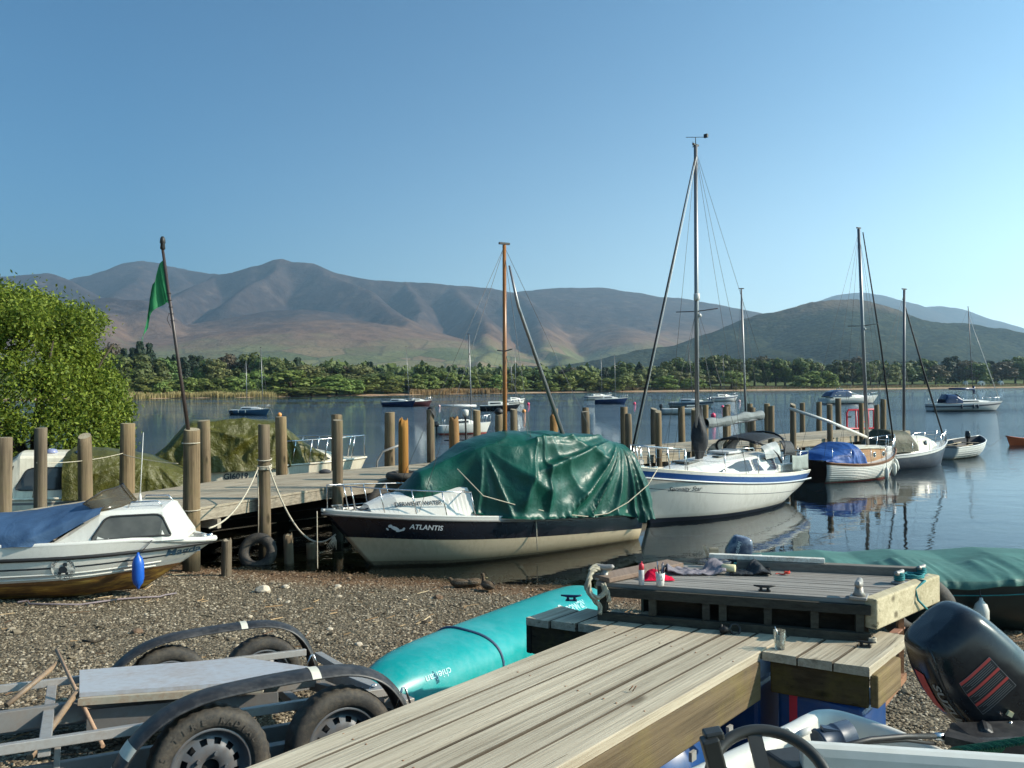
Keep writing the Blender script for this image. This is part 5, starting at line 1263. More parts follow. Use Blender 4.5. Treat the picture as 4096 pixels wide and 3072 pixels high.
# ---------------------------------------------------------------- white yacht with blue stripe
def white_yacht():
    L = 7.25; o, rz = place((7.9, 23.45), (2.68, 18.4), L)
    t = thing('sailing_yacht', 'white yacht with a navy stripe and black sprayhood, the tallest mast in the photo', 'yacht', o, rz)
    h = Hull(L, 2.5, lambda t: 0.80 + 0.22 * t + 0.36 * t * t, lambda t: -0.35 - 0.25 * math.sin(math.pi * t) + 0.30 * (1 - t) ** 3, tm=0.4, st=0.72, n=2.3, rake=0.85, trake=0.9, p=2.2, q=2.0)
    b = h.shell([(lambda t: 0.06 + 0.05 * t, 1, 6), (lambda t: h.sheer(t) - 0.50, 0, 4), (lambda t: h.sheer(t) - 0.485, 3, 1), (lambda t: h.sheer(t) - 0.27, 0, 3), (lambda t: h.sheer(t) - 0.245, 4, 1), (lambda t: h.sheer(t) - 0.205, 0, 1), (lambda t: h.sheer(t) - 0.065, 2, 1), (None, 0, 1)])
    b.build('hull', [M['white_hull'], M['boot_navy'], M['stripe_blue'], M['lettering'], M['galv_dark']], t)
    h.deck(0.0, 0.995, 0.04).build('deck', M['white'], t)
    h.rail(-0.22, 0.022, 0, 1, 30).build('rubbing_strake', M['grey_white'], t)
    h.rail(0.01, 0.02, 0, 1, 30, off=-0.02).build('toe_rail', M['cream'], t)
    h.text('Serenity Star', 5.92, 0.80, 0.155, 1, True, 0.35, slope=0.03).build('lettering', M['lettering'], t)
    cab = Cabin([(1.9, 0.90, 1.36, 0.92, 0.74), (2.6, 0.92, 1.38, 0.92, 0.74), (4.2, 1.0, 1.32, 0.80, 0.62), (5.0, 1.06, 1.26, 0.62, 0.46), (5.75, 1.16, 1.20, 0.36, 0.24)], 0.07)
    cab.shell().build('coachroof', M['white'], t)
    for sg in (1, -1):
        for poly in ([(4.75, 0.16), (3.15, 0.16), (3.15, 0.90), (3.7, 0.88)], [(3.04, 0.16), (1.95, 0.14), (2.0, 0.86), (3.04, 0.90)]):
            w = cab.pane(poly, sg).build('cabin_window', M['glass_blue'], t)
            cab.pane_frame(poly, sg, 0.009).build('window_frame', M['grey_white'], w)
    b = MB(); b.box((4.95, 0, 1.345), (0.5, 0.5, 0.05)); b.build('fore_hatch', M['glass_grey'], t, bevel=0.012)
    b = MB(); b.box((3.0, 0, 1.475), (0.85, 0.62, 0.06)); b.box((2.75, 0, 1.51), (0.3, 0.5, 0.03)); b.build('sliding_hatch', M['grey_white'], t, bevel=0.012)
    for y in (0.25, -0.25):
        b = MB(); b.box((3.85, y, 1.42), (0.25, 0.2, 0.035)); b.build('roof_vent', M['glass_grey'], t, bevel=0.01)
    # cockpit coaming
    b = MB()
    for sg in (1, -1): b.bar((0.35, sg * 0.72, 0.95), (1.95, sg * 0.86, 1.0), 0.14, 0.2)
    b.build('cockpit_coaming', M['white'], t, bevel=0.03)
    # black sprayhood on hoops: clear panes low, fabric on top and behind
    b = MB()
    for (x0, x1, hh, w) in ((1.9, 2.65, 0.62, 0.92), (1.45, 1.0, 0.72, 0.95)):
        b.tube([Vector((lerp(1.75, x1, math.sin(a * math.pi)), w * math.cos(a * math.pi), 1.15 + (hh + 0.05) * math.sin(a * math.pi) ** 0.7)) for a in [k / 16 for k in range(17)]], 0.03, 7)
    b.build('hood_hoop', M['canvas_black'], t)
    def hood(u, v):
        a = v * math.pi; xx = lerp(2.55, 0.95, u); tp = 0.62 + 0.14 * math.sin(u * math.pi * 0.8)
        return Vector((xx + 0.02 * math.sin(9 * a), 0.90 * math.cos(a) * (1 + 0.03 * u), 1.17 + tp * max(0, math.sin(a)) ** 0.55 - 0.02))
    b = MB(); b.grid(lambda u, v: hood(u, lerp(0.26, 0.74, v)), 16, 20); b.build('sprayhood', M['canvas_black'], t, solid=0.012)
    for lo, hi in ((0.02, 0.20), (0.80, 0.98)):
        b = MB(); b.grid(lambda u, v: hood(lerp(0.0, 0.5, u), lerp(lo, hi, v)), 8, 6); b.build('hood_window', M['clear'], t)
        b = MB(); b.grid(lambda u, v: hood(lerp(0.62, 1.0, u), lerp(lo, hi, v)), 8, 6); b.build('hood_side', M['canvas_black'], t, solid=0.012)
    # mast, boom with rolled sail, covered mast foot
    stays = [(9.2, (7.15, 0, 1.42)), (9.3, (0.15, 0.5, 0.85)), (9.3, (0.15, -0.5, 0.85)), (9.25, (4.1, 1.2, 1.05)), (9.25, (4.1, -1.2, 1.05)), (5.3, (3.9, 1.15, 1.05)), (5.3, (3.9, -1.15, 1.05)), (5.2, (4.7, 1.0, 1.1)), (5.2, (4.7, -1.0, 1.1))]
    rig(t, 4.42, 1.30, 9.40, 0.056, 'alu', [(5.15, 0.62)], stays, lean=(-0.06, 0), sr=0.005)
    b = MB(); a = Vector((4.4, 0, 9.1)); e = Vector((7.1, 0, 1.85)); b.tube([a, (a + e) / 2, e], [0.014, 0.022, 0.024], 7); b.tube([e, Vector((7.16, 0, 1.5))], 0.02, 7); b.lathe([(0.07, 0), (0.075, 0.04), (0.03, 0.05), (0.03, 0.10), (0.075, 0.11), (0.07, 0.14)], 10, (7.14, 0, 1.58)); b.build('furled_jib', M['canvas_black'], t)
    b = MB(); e2 = Vector((0, 0.05, 0)); b.tube([a + e2, (a + e) / 2 + e2, e + e2], 0.011, 5); b.build('halyard', M['white'], t)
    b = MB(); b.lathe([(0.07, 0), (0.08, 0.01), (0.08, 0.16), (0.07, 0.17)], 10, (4.50, 0.08, 5.42)); b.build('radar_reflector', M['white'], t)
    b = MB(); b.lathe([(0.03, 0), (0.06, 0.03), (0.03, 0.09)], 8, (4.36, 0.07, 5.0)); b.build('steaming_light', M['white'], t)
    b = MB(); b.tube([(4.36, 0, 9.42), (4.36, 0, 9.62)], 0.01, 5); b.tube([(4.2, 0.18, 9.62), (4.5, -0.2, 9.64)], 0.008, 5); b.box((4.19, 0.2, 9.65), (0.06, 0.1, 0.09)); b.tube([(4.36, -0.05, 9.42), (4.3, -0.12, 9.40), (4.3, -0.12, 9.55)], 0.008, 5); b.build('wind_vane', M['black'], t)
    b = MB(); b.tube([(4.3, 0, 2.16), (1.15, 0.05, 2.32)], 0.05, 8); b.build('boom', M['alu'], t)
    def roll(u, v):
        x = lerp(4.05, 1.2, u); a = v * 6.283; r = 0.12 + 0.02 * math.sin(u * 21) + 0.02 * math.sin(u * 9 + a); return Vector((x, r * math.cos(a) * 0.8 + 0.03, 2.22 + 0.16 * u + r * math.sin(a) + 0.03))
    b = MB(); b.grid(roll, 40, 12); b.build('rolled_sail', M['canvas_grey'], t)
    def bundle(u, v):
        z = lerp(1.36, 2.75, u); a = v * 6.283; r = 0.09 + 0.16 * math.sin(min(1, u * 1.25) * math.pi) ** 1.2 + 0.03 * math.sin(3 * a + 8 * u); return Vector((4.36 - 0.07 * math.sin(u * 3.1) + r * math.cos(a), r * math.sin(a) * 0.75, z))
    b = MB(); b.grid(bundle, 22, 18); b.build('sail_cover', M['canvas_black'], t)
    pulpit(t, h, [0.992, 0.94, 0.88, 0.82], 0.52, 0.016)
    stanchions(t, h, [0.82, 0.66, 0.48, 0.30, 0.12], 0.5)
    b = MB()
    for sg in (1, -1): b.tube([h.pt(0.12, h.sheer(0.12), sg) + Vector((0, -sg * 0.05, 0)), h.pt(0.12, h.sheer(0.12), sg) + Vector((0, -sg * 0.05, 0.55)), h.pt(0.0, h.sheer(0), sg) + Vector((0.05, -sg * 0.05, 0.55)), h.pt(0.0, h.sheer(0), sg) + Vector((0.05, -sg * 0.05, 0))], 0.014, 7)
    b.tube([h.pt(0, h.sheer(0), 1) + Vector((0.05, -0.05, 0.55)), h.pt(0, h.sheer(0), -1) + Vector((0.05, 0.05, 0.55))], 0.014, 7); b.build('stern_rail', M['steel'], t)
    for sg in (1, -1):
        b = MB(); b.grid(lambda u, v: h.pt(lerp(0.02, 0.22, u), h.sheer(lerp(0.02, 0.22, u)), sg) + Vector((0, -sg * 0.04 + 0.015 * math.sin(u * 14), 0.06 + v * (0.42 - 0.03 * math.sin(u * 3.1)))), 14, 6); b.build('spray_dodger', M['canvas_pale'], t, solid=0.006)
    b = MB(); b.tube([(7.05, -0.15, 1.5), (7.5, 0.05, 1.44)], 0.05, 8); b.box((6.9, 0, 1.47), (0.3, 0.1, 0.1)); b.build('bow_roller', M['galv'], t)
    b = MB(); b.box((6.5, 0.2, 1.32), (0.12, 0.05, 0.06)); b.box((6.5, -0.2, 1.32), (0.12, 0.05, 0.06)); b.build('cleat', M['steel'], t)
M['white_hull'] = paint('white_hull_gelcoat', (0.66, 0.64, 0.58), 0.25, 0.05, 1.5, (0.35, 0.32, 0.25), 0.45, streak=True, scum=True)
M['boot_navy'] = paint('black_boot_top', (0.008, 0.012, 0.022), 0.4, 0.2, 3); M['stripe_blue'] = paint('navy_stripe', (0.012, 0.055, 0.19), 0.3, 0.1, 2.0)
M['canvas_pale'] = cloth('pale_green_grey_canvas', (0.33, 0.37, 0.34), 0.7, 0.3, trans=0.25)
white_yacht()

# ---------------------------------------------------------------- clinker boat with varnished cabin and blue cover
def clinker_cruiser():
    L = 5.4; o, rz = place((9.9, 26.6), (13.88, 28.88), L); SX = 4.59 / 5.4
    t = thing('wooden_sailing_boat', 'white clinker sailing boat with varnished cabin sides and portholes, blue cockpit cover', 'boat', o, rz); t.scale = (SX, 1, 1)
    h = Hull(L, 1.95, lambda t: 0.70 - 0.16 * math.sin(math.pi * min(1, t * 1.05)) + 0.20 * t * t, lambda t: -0.35, tm=0.42, st=0.70, n=2.2, rake=0.55, trake=0.25, p=2.1, q=1.8)
    b = MB(); N = 9; pl = lambda k: (lambda t, k=k: h.keel(t) + (h.sheer(t) - h.keel(t)) * (0.30 + 0.70 * k / N) - (0.06 if k == N else 0))
    bands = [(lambda t: 0.02 + 0.03 * t, 1, 4)] + [(lambda t, k=k: 0.02 + 0.03 * t + (h.sheer(t) - 0.075 - 0.02 - 0.03 * t) * k / N, 0, 1) for k in range(1, N + 1)] + [(None, 2, 1)]
    h.shell(bands).build('hull', [M['white'], M['red_bottom'], M['trim_wood']], t)
    for k in range(1, N):
        b = MB(); h.rail(0, 0.010, 0, 0.99, 24, off=0.0, mb=b, fn=lambda t, k=k: 0.02 + 0.03 * t + (h.sheer(t) - 0.095 - 0.03 * t) * k / N); b.build('plank_lap', M['white'], t)
    b = MB(); zs = [h.keel(0) + (h.sheer(0) + 0.02 - h.keel(0)) * k / 8 for k in range(9)]
    pts = [h.pt(0, z, 1) + Vector((-0.02, 0, 0)) for z in zs] + [h.pt(0, z, -1) + Vector((-0.02, 0, 0)) for z in zs[::-1]]; b.add(pts, [tuple(range(len(pts)))]); b.build('transom', M['transom_wood'], t)
    h.deck(0.0, 0.995, 0.04).build('deck', M['grey_white'], t)
    h.rail(0.0, 0.03, 0, 1, 24).build('gunwale', M['trim_wood'], t)
    cab = Cabin([(1.75, 0.55, 1.06, 0.66, 0.60), (2.6, 0.56, 1.06, 0.66, 0.60), (3.8, 0.62, 1.0, 0.52, 0.46), (4.25, 0.68, 0.98, 0.34, 0.30)], 0.06)
    cab.shell().build('cabin', M['varnish'], t)
    b = MB(); rg = []
    for (x, zb, zt, wb, wt) in cab.st:
        rg.append([Vector((x, wt + 0.03, zt)), Vector((x, wt + 0.03, zt + 0.035)), Vector((x, wt * 0.5, zt + 0.08)), Vector((x, 0, zt + 0.095)), Vector((x, -wt * 0.5, zt + 0.08)), Vector((x, -wt - 0.03, zt + 0.035)), Vector((x, -wt - 0.03, zt))])
    b.rings(rg, 0, False); b.build('cabin_roof', M['cream'], t)
    for sg in (1, -1):
        for x in (2.25, 3.05, 3.75):
            zb, zt, wb, wt = cab.at(x); p = cab.side(x, 0.52, sg, 0.006); b = MB(); b.lathe([(0.01, 0), (0.075, 0.0), (0.085, 0.012), (0.0, 0.013)], 14, p, Matrix.Rotation(R(-90 * sg), 3, 'X')); w = b.build('porthole', M['glass'], t)
            b = MB(); torus(b, p, 0.085, 0.014, 18, 8, Matrix.Rotation(R(90), 3, 'X')); b.build('porthole_rim', M['steel'], w)
    rig(t, 3.55, 1.05, 8.7, 0.062, 'alu', [(5.3, 0.60)], [(8.6, (5.35, 0, 0.9)), (8.6, (0.1, 0.5, 0.75)), (8.6, (0.1, -0.5, 0.75)), (8.6, (3.3, 0.9, 0.6)), (8.6, (3.3, -0.9, 0.6)), (5.4, (3.0, 0.9, 0.6)), (5.4, (3.0, -0.9, 0.6)), (5.4, (4.1, -0.8, 0.65))], lean=(-0.42, 0.0))
    b = MB(); b.tube([(3.4, 0, 8.6), (4.5, 0, 4.6), (5.3, 0, 1.0)], [0.02, 0.032, 0.032], 7); b.build('furled_jib', M['canvas_black'], t)
    b = MB(); b.lathe([(0.03, 0), (0.05, 0.04), (0.02, 0.08)], 8, (3.33, -0.08, 5.15)); b.build('mast_lamp', M['white'], t)
    b = MB(); b.tube([(3.5, 0.0, 1.38), (1.5, 0.3, 2.0), (-0.1, 0.75, 2.45)], 0.055, 9); b.build('boom', M['white'], t)
    stanchions(t, h, [0.06, 0.22, 0.42, 0.62, 0.82, 0.95], 0.48); pulpit(t, h, [0.99, 0.94, 0.88, 0.80], 0.52, 0.014)
    b = MB(); b.box((4.75, 0, 0.9), (0.35, 0.3, 0.25)); b.build('deck_box', M['grey_white'], t, bevel=0.03)
    W = Matrix.Translation(o) @ Matrix.Rotation(rz, 4, 'Z') @ Matrix.Diagonal((SX, 1, 1, 1))
    # blue cover over the cockpit
    top = lambda x: float(np.interp(x, [0.0, 0.3, 0.9, 1.5, 1.8, 2.0], [0.74, 0.90, 1.02, 1.26, 1.26, 1.06]))
    mb = drape(0.0, 2.0, top, lambda x: h.b(h.t_of_x(x)) * 0.93, lambda x: h.sheer(h.t_of_x(x)) + 0.06, 0.75, 60, 44, 0.035, 2.2, fans=[(1.6, 1.4, 0, 0.03, 9, 1.6)], drop=lambda x: 0.05, overlap=0.06, seed=8.1)
    ob = mb.build('boat_cover', M['canvas_bright']); ob.location = W @ Vector(ob.location); ob.rotation_euler = (0, 0, rz); ob.scale = (SX, 1, 1); tag(ob, 'bright blue cover over the cockpit of the clinker boat with portholes', 'boat cover')
    # fenders hung on the near side
    for x, lab, dz, tilt in ((3.15, 'white fender alone on the clinker boat’s side, left of the pair', 0, 0), (4.05, 'upright white fender of the pair on the clinker boat’s bow', 0.0, 0), (4.22, 'slanting white fender of the pair on the clinker boat’s bow', 0.1, 0.35)):
        p = W @ (h.pt(h.t_of_x(x), h.sheer(h.t_of_x(x)) - 0.2, -1, 0.08) + Vector((0, 0, dz))); fender(p, 0.075, 0.42, 'fender_white', lab, p + Vector((0, 0.05, 0.42)), tilt, rz)
def fender(top, r, ln, mat, label, tie, tilt=0.0, rz=0.0):
    Rm = Matrix.Rotation(rz, 3, 'Z') @ Matrix.Rotation(-tilt, 3, 'Y')
    t = thing('boat_fender', label, 'fender', top - Vector((0, 0, ln))); b = MB(); c = Rm @ Vector((0, 0, 0))
    prof = [(0.2 * r, -0.03), (0.3 * r, 0), (0.75 * r, 0.04), (r, 0.11), (r, ln - 0.11), (0.75 * r, ln - 0.04), (0.3 * r, ln), (0.2 * r, ln + 0.035)]
    b.lathe(prof, 14, Vector((0, 0, ln)) - Rm @ Vector((0, 0, ln)), Rm); b.build('fender_body', M[mat], t)
    b = MB(); b.tube([Vector((0, 0, ln)), tie - (top - Vector((0, 0, ln)))], 0.007, 5); b.build('lanyard', M['dark_rope'], t)
M['red_bottom'] = paint('red_antifouling', (0.30, 0.05, 0.035), 0.6, 0.2, 3)
clinker_cruiser()

# ---------------------------------------------------------------- small slate-blue cuddy sailing boat
def slate_boat():
    L = 5.0; o, rz = place((13.2, 30.3), (17.35, 32.3), 5)
    t = thing('cuddy_sailing_boat', 'small slate-blue and white boat with grey hood and bare dark mast, beyond the clinker boat', 'boat', o, rz)
    h = Hull(L, 1.95, lambda t: 0.55 + 0.38 * t * t, lambda t: -0.3, tm=0.4, st=0.75, n=2.3, rake=0.5, p=2.3)
    h.shell([(lambda t: h.sheer(t) - 0.14, 0, 8), (lambda t: h.sheer(t) - 0.11, 2, 1), (None, 1, 1)]).build('hull', [M['slate'], M['white'], M['lettering']], t)
    h.deck(0, 0.995, 0.04).build('deck', M['white'], t); h.rail(0.0, 0.025).build('gunwale', M['grey_white'], t)
    cab = Cabin([(2.0, 0.62, 1.15, 0.62, 0.5), (3.3, 0.72, 1.12, 0.58, 0.44), (3.85, 0.8, 0.95, 0.4, 0.3)], 0.08); cab.shell().build('cabin', M['cream'], t)
    for sg in (1, -1):
        p = cab.side(3.0, 0.5, sg, 0.006); b = MB(); b.lathe([(0.0, 0), (0.1, 0.0), (0.1, 0.015), (0.0, 0.016)], 14, p, Matrix.Rotation(R(-90 * sg), 3, 'X'), sx=0.8, sy=1.3); b.build('porthole', M['glass'], t)
    top = lambda x: float(np.interp(x, [0.7, 1.1, 2.1, 2.3], [0.9, 1.5, 1.42, 1.15])); mb = drape(0.7, 2.3, top, lambda x: 0.72, lambda x: 0.68, 0.7, 30, 26, 0.02, 2, overlap=0.05, drop=lambda x: 0.04, seed=2); mb.build('cockpit_hood', M['canvas_olive_grey'], t)
    rig(t, 2.45, 1.1, 6.95, 0.055, 'dark_alu', [(4.1, 0.5)], [(6.8, (0.1, 0.5, 0.6)), (6.8, (0.1, -0.5, 0.6)), (4.2, (2.2, 0.85, 0.65)), (4.2, (2.2, -0.85, 0.65))], lean=(0.05, -0.05))
    b = MB(); b.tube([(2.48, 0, 6.6), (3.7, 0, 3.6), (4.85, 0, 0.95)], [0.02, 0.04, 0.03], 7); b.build('furled_jib', M['canvas_black'], t)
    pulpit(t, h, [0.99, 0.93, 0.85, 0.76], 0.45); stanchions(t, h, [0.1, 0.35, 0.55, 0.76], 0.42, lines=1)
M['canvas_olive_grey'] = cloth('olive_grey_canvas', (0.06, 0.06, 0.035), 0.6, 0.3)
slate_boat()

# ---------------------------------------------------------------- open rowing dinghy, folding boat, orange dinghy
def open_boat(name, label, stern, bow, L, B, sheer, mats, laps=5, seats=3, tr='grey_white', rake=0.3, engine=None, inner='grey_white'):
    o, rz = place(stern, bow, L); t = thing(name, label, 'dinghy', o, rz)
    h = Hull(L, B, sheer, lambda t: -0.16, tm=0.42, st=0.72, n=2.3, rake=rake, p=2.0, q=1.7)
    h.shell([(None, 0, 10)]).build('hull', [M[mats]], t)
    hi = Hull(L - 0.1, B - 0.09, sheer, lambda t: -0.05, tm=0.42, st=0.72, n=2.3, rake=rake, p=2.0, q=1.7)
    mb = hi.shell([(None, 0, 8)]); ob = mb.build('inner_lining', M[inner], t); ob.location = (0.05, 0, -0.01)
    for k in range(1, laps): 
        b = MB(); h.rail(0, 0.009, 0, 0.99, 20, mb=b, fn=lambda t, k=k: -0.02 + (h.sheer(t) + 0.02) * k / laps); b.build('plank_lap', M[mats], t)
    h.rail(0.0, 0.028, 0, 1, 22).build('gunwale', M['white'] if mats != 'orange' else M['orange'], t)
    b = MB(); b.bar((0.02, -h.b(0), h.sheer(0)), (0.02, h.b(0), h.sheer(0)), 0.05, 0.06); b.build('transom_cap', M['galv_dark'], t)
    for k in range(seats):
        x = L * (0.22 + 0.26 * k); w = h.b(x / L) * 1.75; b = MB(); b.box((x, 0, h.sheer(x / L) - 0.14), (0.24, w, 0.03)); b.build('thwart', M['pier_wood'], t)
    return t, h
def small_boats():
    t, h = open_boat('rowing_dinghy', 'white clinker dinghy with dark inside, rightmost of the boats along the pier', (18.4, 34.2), (21.6, 36.9), 4.3, 1.75, lambda t: 0.52 + 0.30 * t * t, 'white', 6, 3, inner='dark_lining')
    outboard(t, (3.3, 0.15, 0.72), R(200), 0.95, 'cowl_black')
    b = MB(); b.tube([(0.6, -0.5, 0.5), (2.2, -0.45, 0.55)], 0.02, 6); b.tube([(0.8, 0.3, 0.5), (2.4, 0.1, 0.6)], 0.02, 6); b.build('oar', M['pier_wood'], t)
    t, h = open_boat('kayak_dinghy', 'orange dinghy cut by the right edge of the photo', (29.5, 42.6), (25.5, 41.2), 4.2, 1.2, lambda t: 0.28 + 0.22 * t ** 4, 'orange', 1, 2, inner='orange')
    b = MB(); b.tube([(25.4, 41.2, 0.5), (23.5, 39.2, 0.12), (21.7, 37.2, 0.75)], 0.009, 5); tag(b.build('painter_rope', M['dark_rope']), 'thin line between the white clinker dinghy and the orange dinghy', 'rope')
    b = MB(); q = edge_hit(3500, PF)
    # low floating stage behind the small boats
    s0, s1 = Vector((15.2, 36.6, 0.22)), Vector((20.6, 38.9, 0.22)); t = thing('floating_stage', 'low dark floating stage behind the slate-blue boat and the dinghy', 'pontoon', (15, 36.5, 0))
    b = MB(); b.bar(s0, s1, 1.2, 0.12); b.build('deck', M['pier_wood'], t, world=True)
    b = MB(); b.bar(s0 - Vector((0, 0, 0.15)), s1 - Vector((0, 0, 0.15)), 1.0, 0.2); b.build('float', M['dark_wood'], t, world=True)
M['dark_lining'] = paint('dark_boat_inside', (0.035, 0.045, 0.06), 0.6, 0.2, 3)
small_boats()

# ---------------------------------------------------------------- covered cabin boats behind the pier on the left
def left_cabin_boat():
    L = 5.6; o, rz = place((-7.35, 18.55), (-12.5, 16.35), L)
    t = thing('cabin_cruiser', 'cream cabin boat at the left edge behind the pier, half under a low olive cover', 'boat', o, rz)
    h = Hull(L, 1.9, lambda t: 0.95 + 0.12 * t, lambda t: -0.3, tm=0.4, st=0.85, n=2.4, rake=0.7, p=2.6)
    h.shell([(lambda t: 0.1, 1, 5), (lambda t: h.sheer(t) - 0.12, 0, 5), (lambda t: h.sheer(t) - 0.07, 2, 1), (None, 0, 1)]).build('hull', [M['cream'], M['navy'], M['galv_dark']], t)
    h.deck(0, 0.995, 0.04).build('deck', M['cream'], t); h.rail(0.0, 0.03).build('gunwale', M['cream'], t)
    cab = Cabin([(2.0, 1.0, 1.86, 0.78, 0.66), (3.45, 1.02, 1.90, 0.76, 0.62), (3.5, 1.02, 1.88, 0.76, 0.6), (4.4, 1.05, 1.12, 0.56, 0.5)], 0.08); cab.shell().build('cabin', M['cream'], t)
    for sg in (1, -1):
        poly = [(2.1, 0.2), (3.55, 0.2), (3.3, 0.72), (2.1, 0.72)]; w = cab.pane(poly, sg).build('cabin_window', M['glass'], t); cab.pane_frame(poly, sg, 0.014).build('window_frame', M['black'], w)
        poly = [(3.72, 0.25), (4.2, 0.2), (3.62, 0.85), (3.55, 0.85)]; cab.pane(poly, sg).build('front_window', M['glass'], t)
    b = MB(); b.grid(lambda u, v: Vector((3.6 + 0.75 * u, (v - 0.5) * 1.0, lerp(1.885, 1.20, u) + 0.05)), 2, 2); b.build('windscreen', M['glass'], t)
    for (x, y) in ((2.9, 0.35), (2.3, 0.62)):
        b = MB(); b.lathe([(0.11, 0), (0.12, 0.02), (0.09, 0.08), (0.02, 0.10)], 14, (x, y, 1.92)); b.build('roof_dome', M['roof_blue'], t)
    for x in (2.25, 3.2):
        b = MB(); b.tube([(x, 0.86, 1.0), (x - 0.1, 0.86, 1.65)], 0.014, 6); b.build('stanchion', M['steel'], t)
    b = MB(); b.tube([(3.6, 0.8, 1.04), (4.0, 0.72, 1.75)], 0.025, 7); b.build('white_pole', M['white'], t)
    b = MB(); b.tube([(2.95, 0.3, 1.95), (2.95, 0.3, 2.02)], 0.02, 6); b.build('antenna_base', M['white'], t)
    top = lambda x: float(np.interp(x, [-0.1, 0.25, 1.0, 1.9, 2.5, 2.65], [1.06, 1.42, 1.78, 1.96, 2.0, 1.9]))
    mb = drape(-0.1, 2.65, top, lambda x: h.b(h.t_of_x(max(0, x))) * 1.03, lambda x: h.sheer(h.t_of_x(max(0, x))) + 0.03, 0.6, 110, 70, 0.03, 3.2, fans=[(1.0, 1.8, 1, 0.03, 16, 1.5)], drop=lambda x: 0.08, overlap=0.08, seed=11, gathers=0.04)
    ob = mb.build('olive_cover', M['tarp_olive']); ob.location = o + Matrix.Rotation(rz, 3, 'Z') @ Vector(ob.location); ob.rotation_euler = (0, 0, rz); tag(ob, 'low wrinkled olive tarpaulin over the cream cabin boat at the left edge', 'tarpaulin')
M['roof_blue'] = paint('bluish_dome', (0.25, 0.27, 0.42), 0.25, 0.1, 3)
left_cabin_boat()
def covered_cruiser():
    L = 5.4; o, rz = place((-9.1, 20.35), (-4.15, 22.4), L)
    t = thing('covered_cruiser', 'cream motor cruiser marked GI6019, under the taller olive cover left of the flagpole post', 'boat', o, rz)
    t['label'] = 'cream motor cruiser marked GI6019 behind the pier, under the taller olive cover'
    h = Hull(L, 2.1, lambda t: 1.22 + 0.10 * t, lambda t: -0.35, tm=0.45, st=0.88, n=2.6, rake=0.8, p=2.6)
    h.shell([(lambda t: 0.12, 1, 4), (lambda t: h.sheer(t) - 0.40, 0, 4), (lambda t: h.sheer(t) - 0.36, 2, 1), (None, 0, 3)]).build('hull', [M['cream'], M['navy'], M['galv_dark']], t)
    h.deck(0, 0.995, 0.06).build('deck', M['cream'], t); h.rail(0.0, 0.03).build('gunwale', M['cream'], t)
    cab = Cabin([(2.5, 1.26, 1.62, 0.72, 0.6), (4.0, 1.3, 1.55, 0.62, 0.46), (4.7, 1.33, 1.40, 0.4, 0.3)], 0.06); cab.shell().build('foredeck_cabin', M['cream'], t)
    for sg in (1, -1): cab.pane([(2.9, 0.15), (4.35, 0.2), (4.1, 0.85), (3.0, 0.85)], sg).build('cabin_window', M['glass'], t)
    h.text('GI6019', 1.86, 1.06, 0.20, -1, False, 0, bold=0.006, off=0.012).build('lettering', M['lettering'], t)
    w = h.text('RLM', 2.42, 1.05, 0.12, -1, False, 0, off=0.014); w.build('lettering', M['lettering'], t)
    pulpit(t, h, [0.99, 0.93, 0.86, 0.78, 0.70, 0.62, 0.54], 0.62, 0.018)
    b = MB(); b.tube([(1.2, 0.9, 1.9), (3.4, 0.85, 2.0), (3.4, 0.85, 1.35)], 0.016, 6); b.tube([(2.7, 0.88, 1.95), (2.7, 0.88, 1.35)], 0.014, 6); b.build('side_rail', M['steel'], t)
    top = lambda x: float(np.interp(x, [-0.3, 0.2, 0.75, 0.85, 2.9, 3.0, 3.6, 4.2], [1.35, 1.75, 2.42, 2.46, 2.42, 2.38, 1.85, 1.45]))
    mb = drape(-0.3, 4.2, top, lambda x: h.b(h.t_of_x(max(0, x))) * (1.02 if x < 2.6 else lerp(1.02, 0.75, min(1, (x - 2.6) / 1.4))), lambda x: h.sheer(h.t_of_x(max(0, x))) + 0.02 + 0.1 * smooth01(2.8, 4, x), 0.42, 130, 80, 0.035, 3.4, fans=[(0.8, 2.4, -1, 0.035, 14, 1.6), (2.9, 2.4, -1, 0.05, 14, 1.6)], drop=lambda x: 0.10, overlap=0.08, seed=15, gathers=0.05)
    ob = mb.build('olive_cover', M['tarp_olive']); ob.location = o + Matrix.Rotation(rz, 3, 'Z') @ Vector(ob.location); ob.rotation_euler = (0, 0, rz); tag(ob, 'tall flat-topped olive tarpaulin over the cruiser marked GI6019', 'tarpaulin')
covered_cruiser()

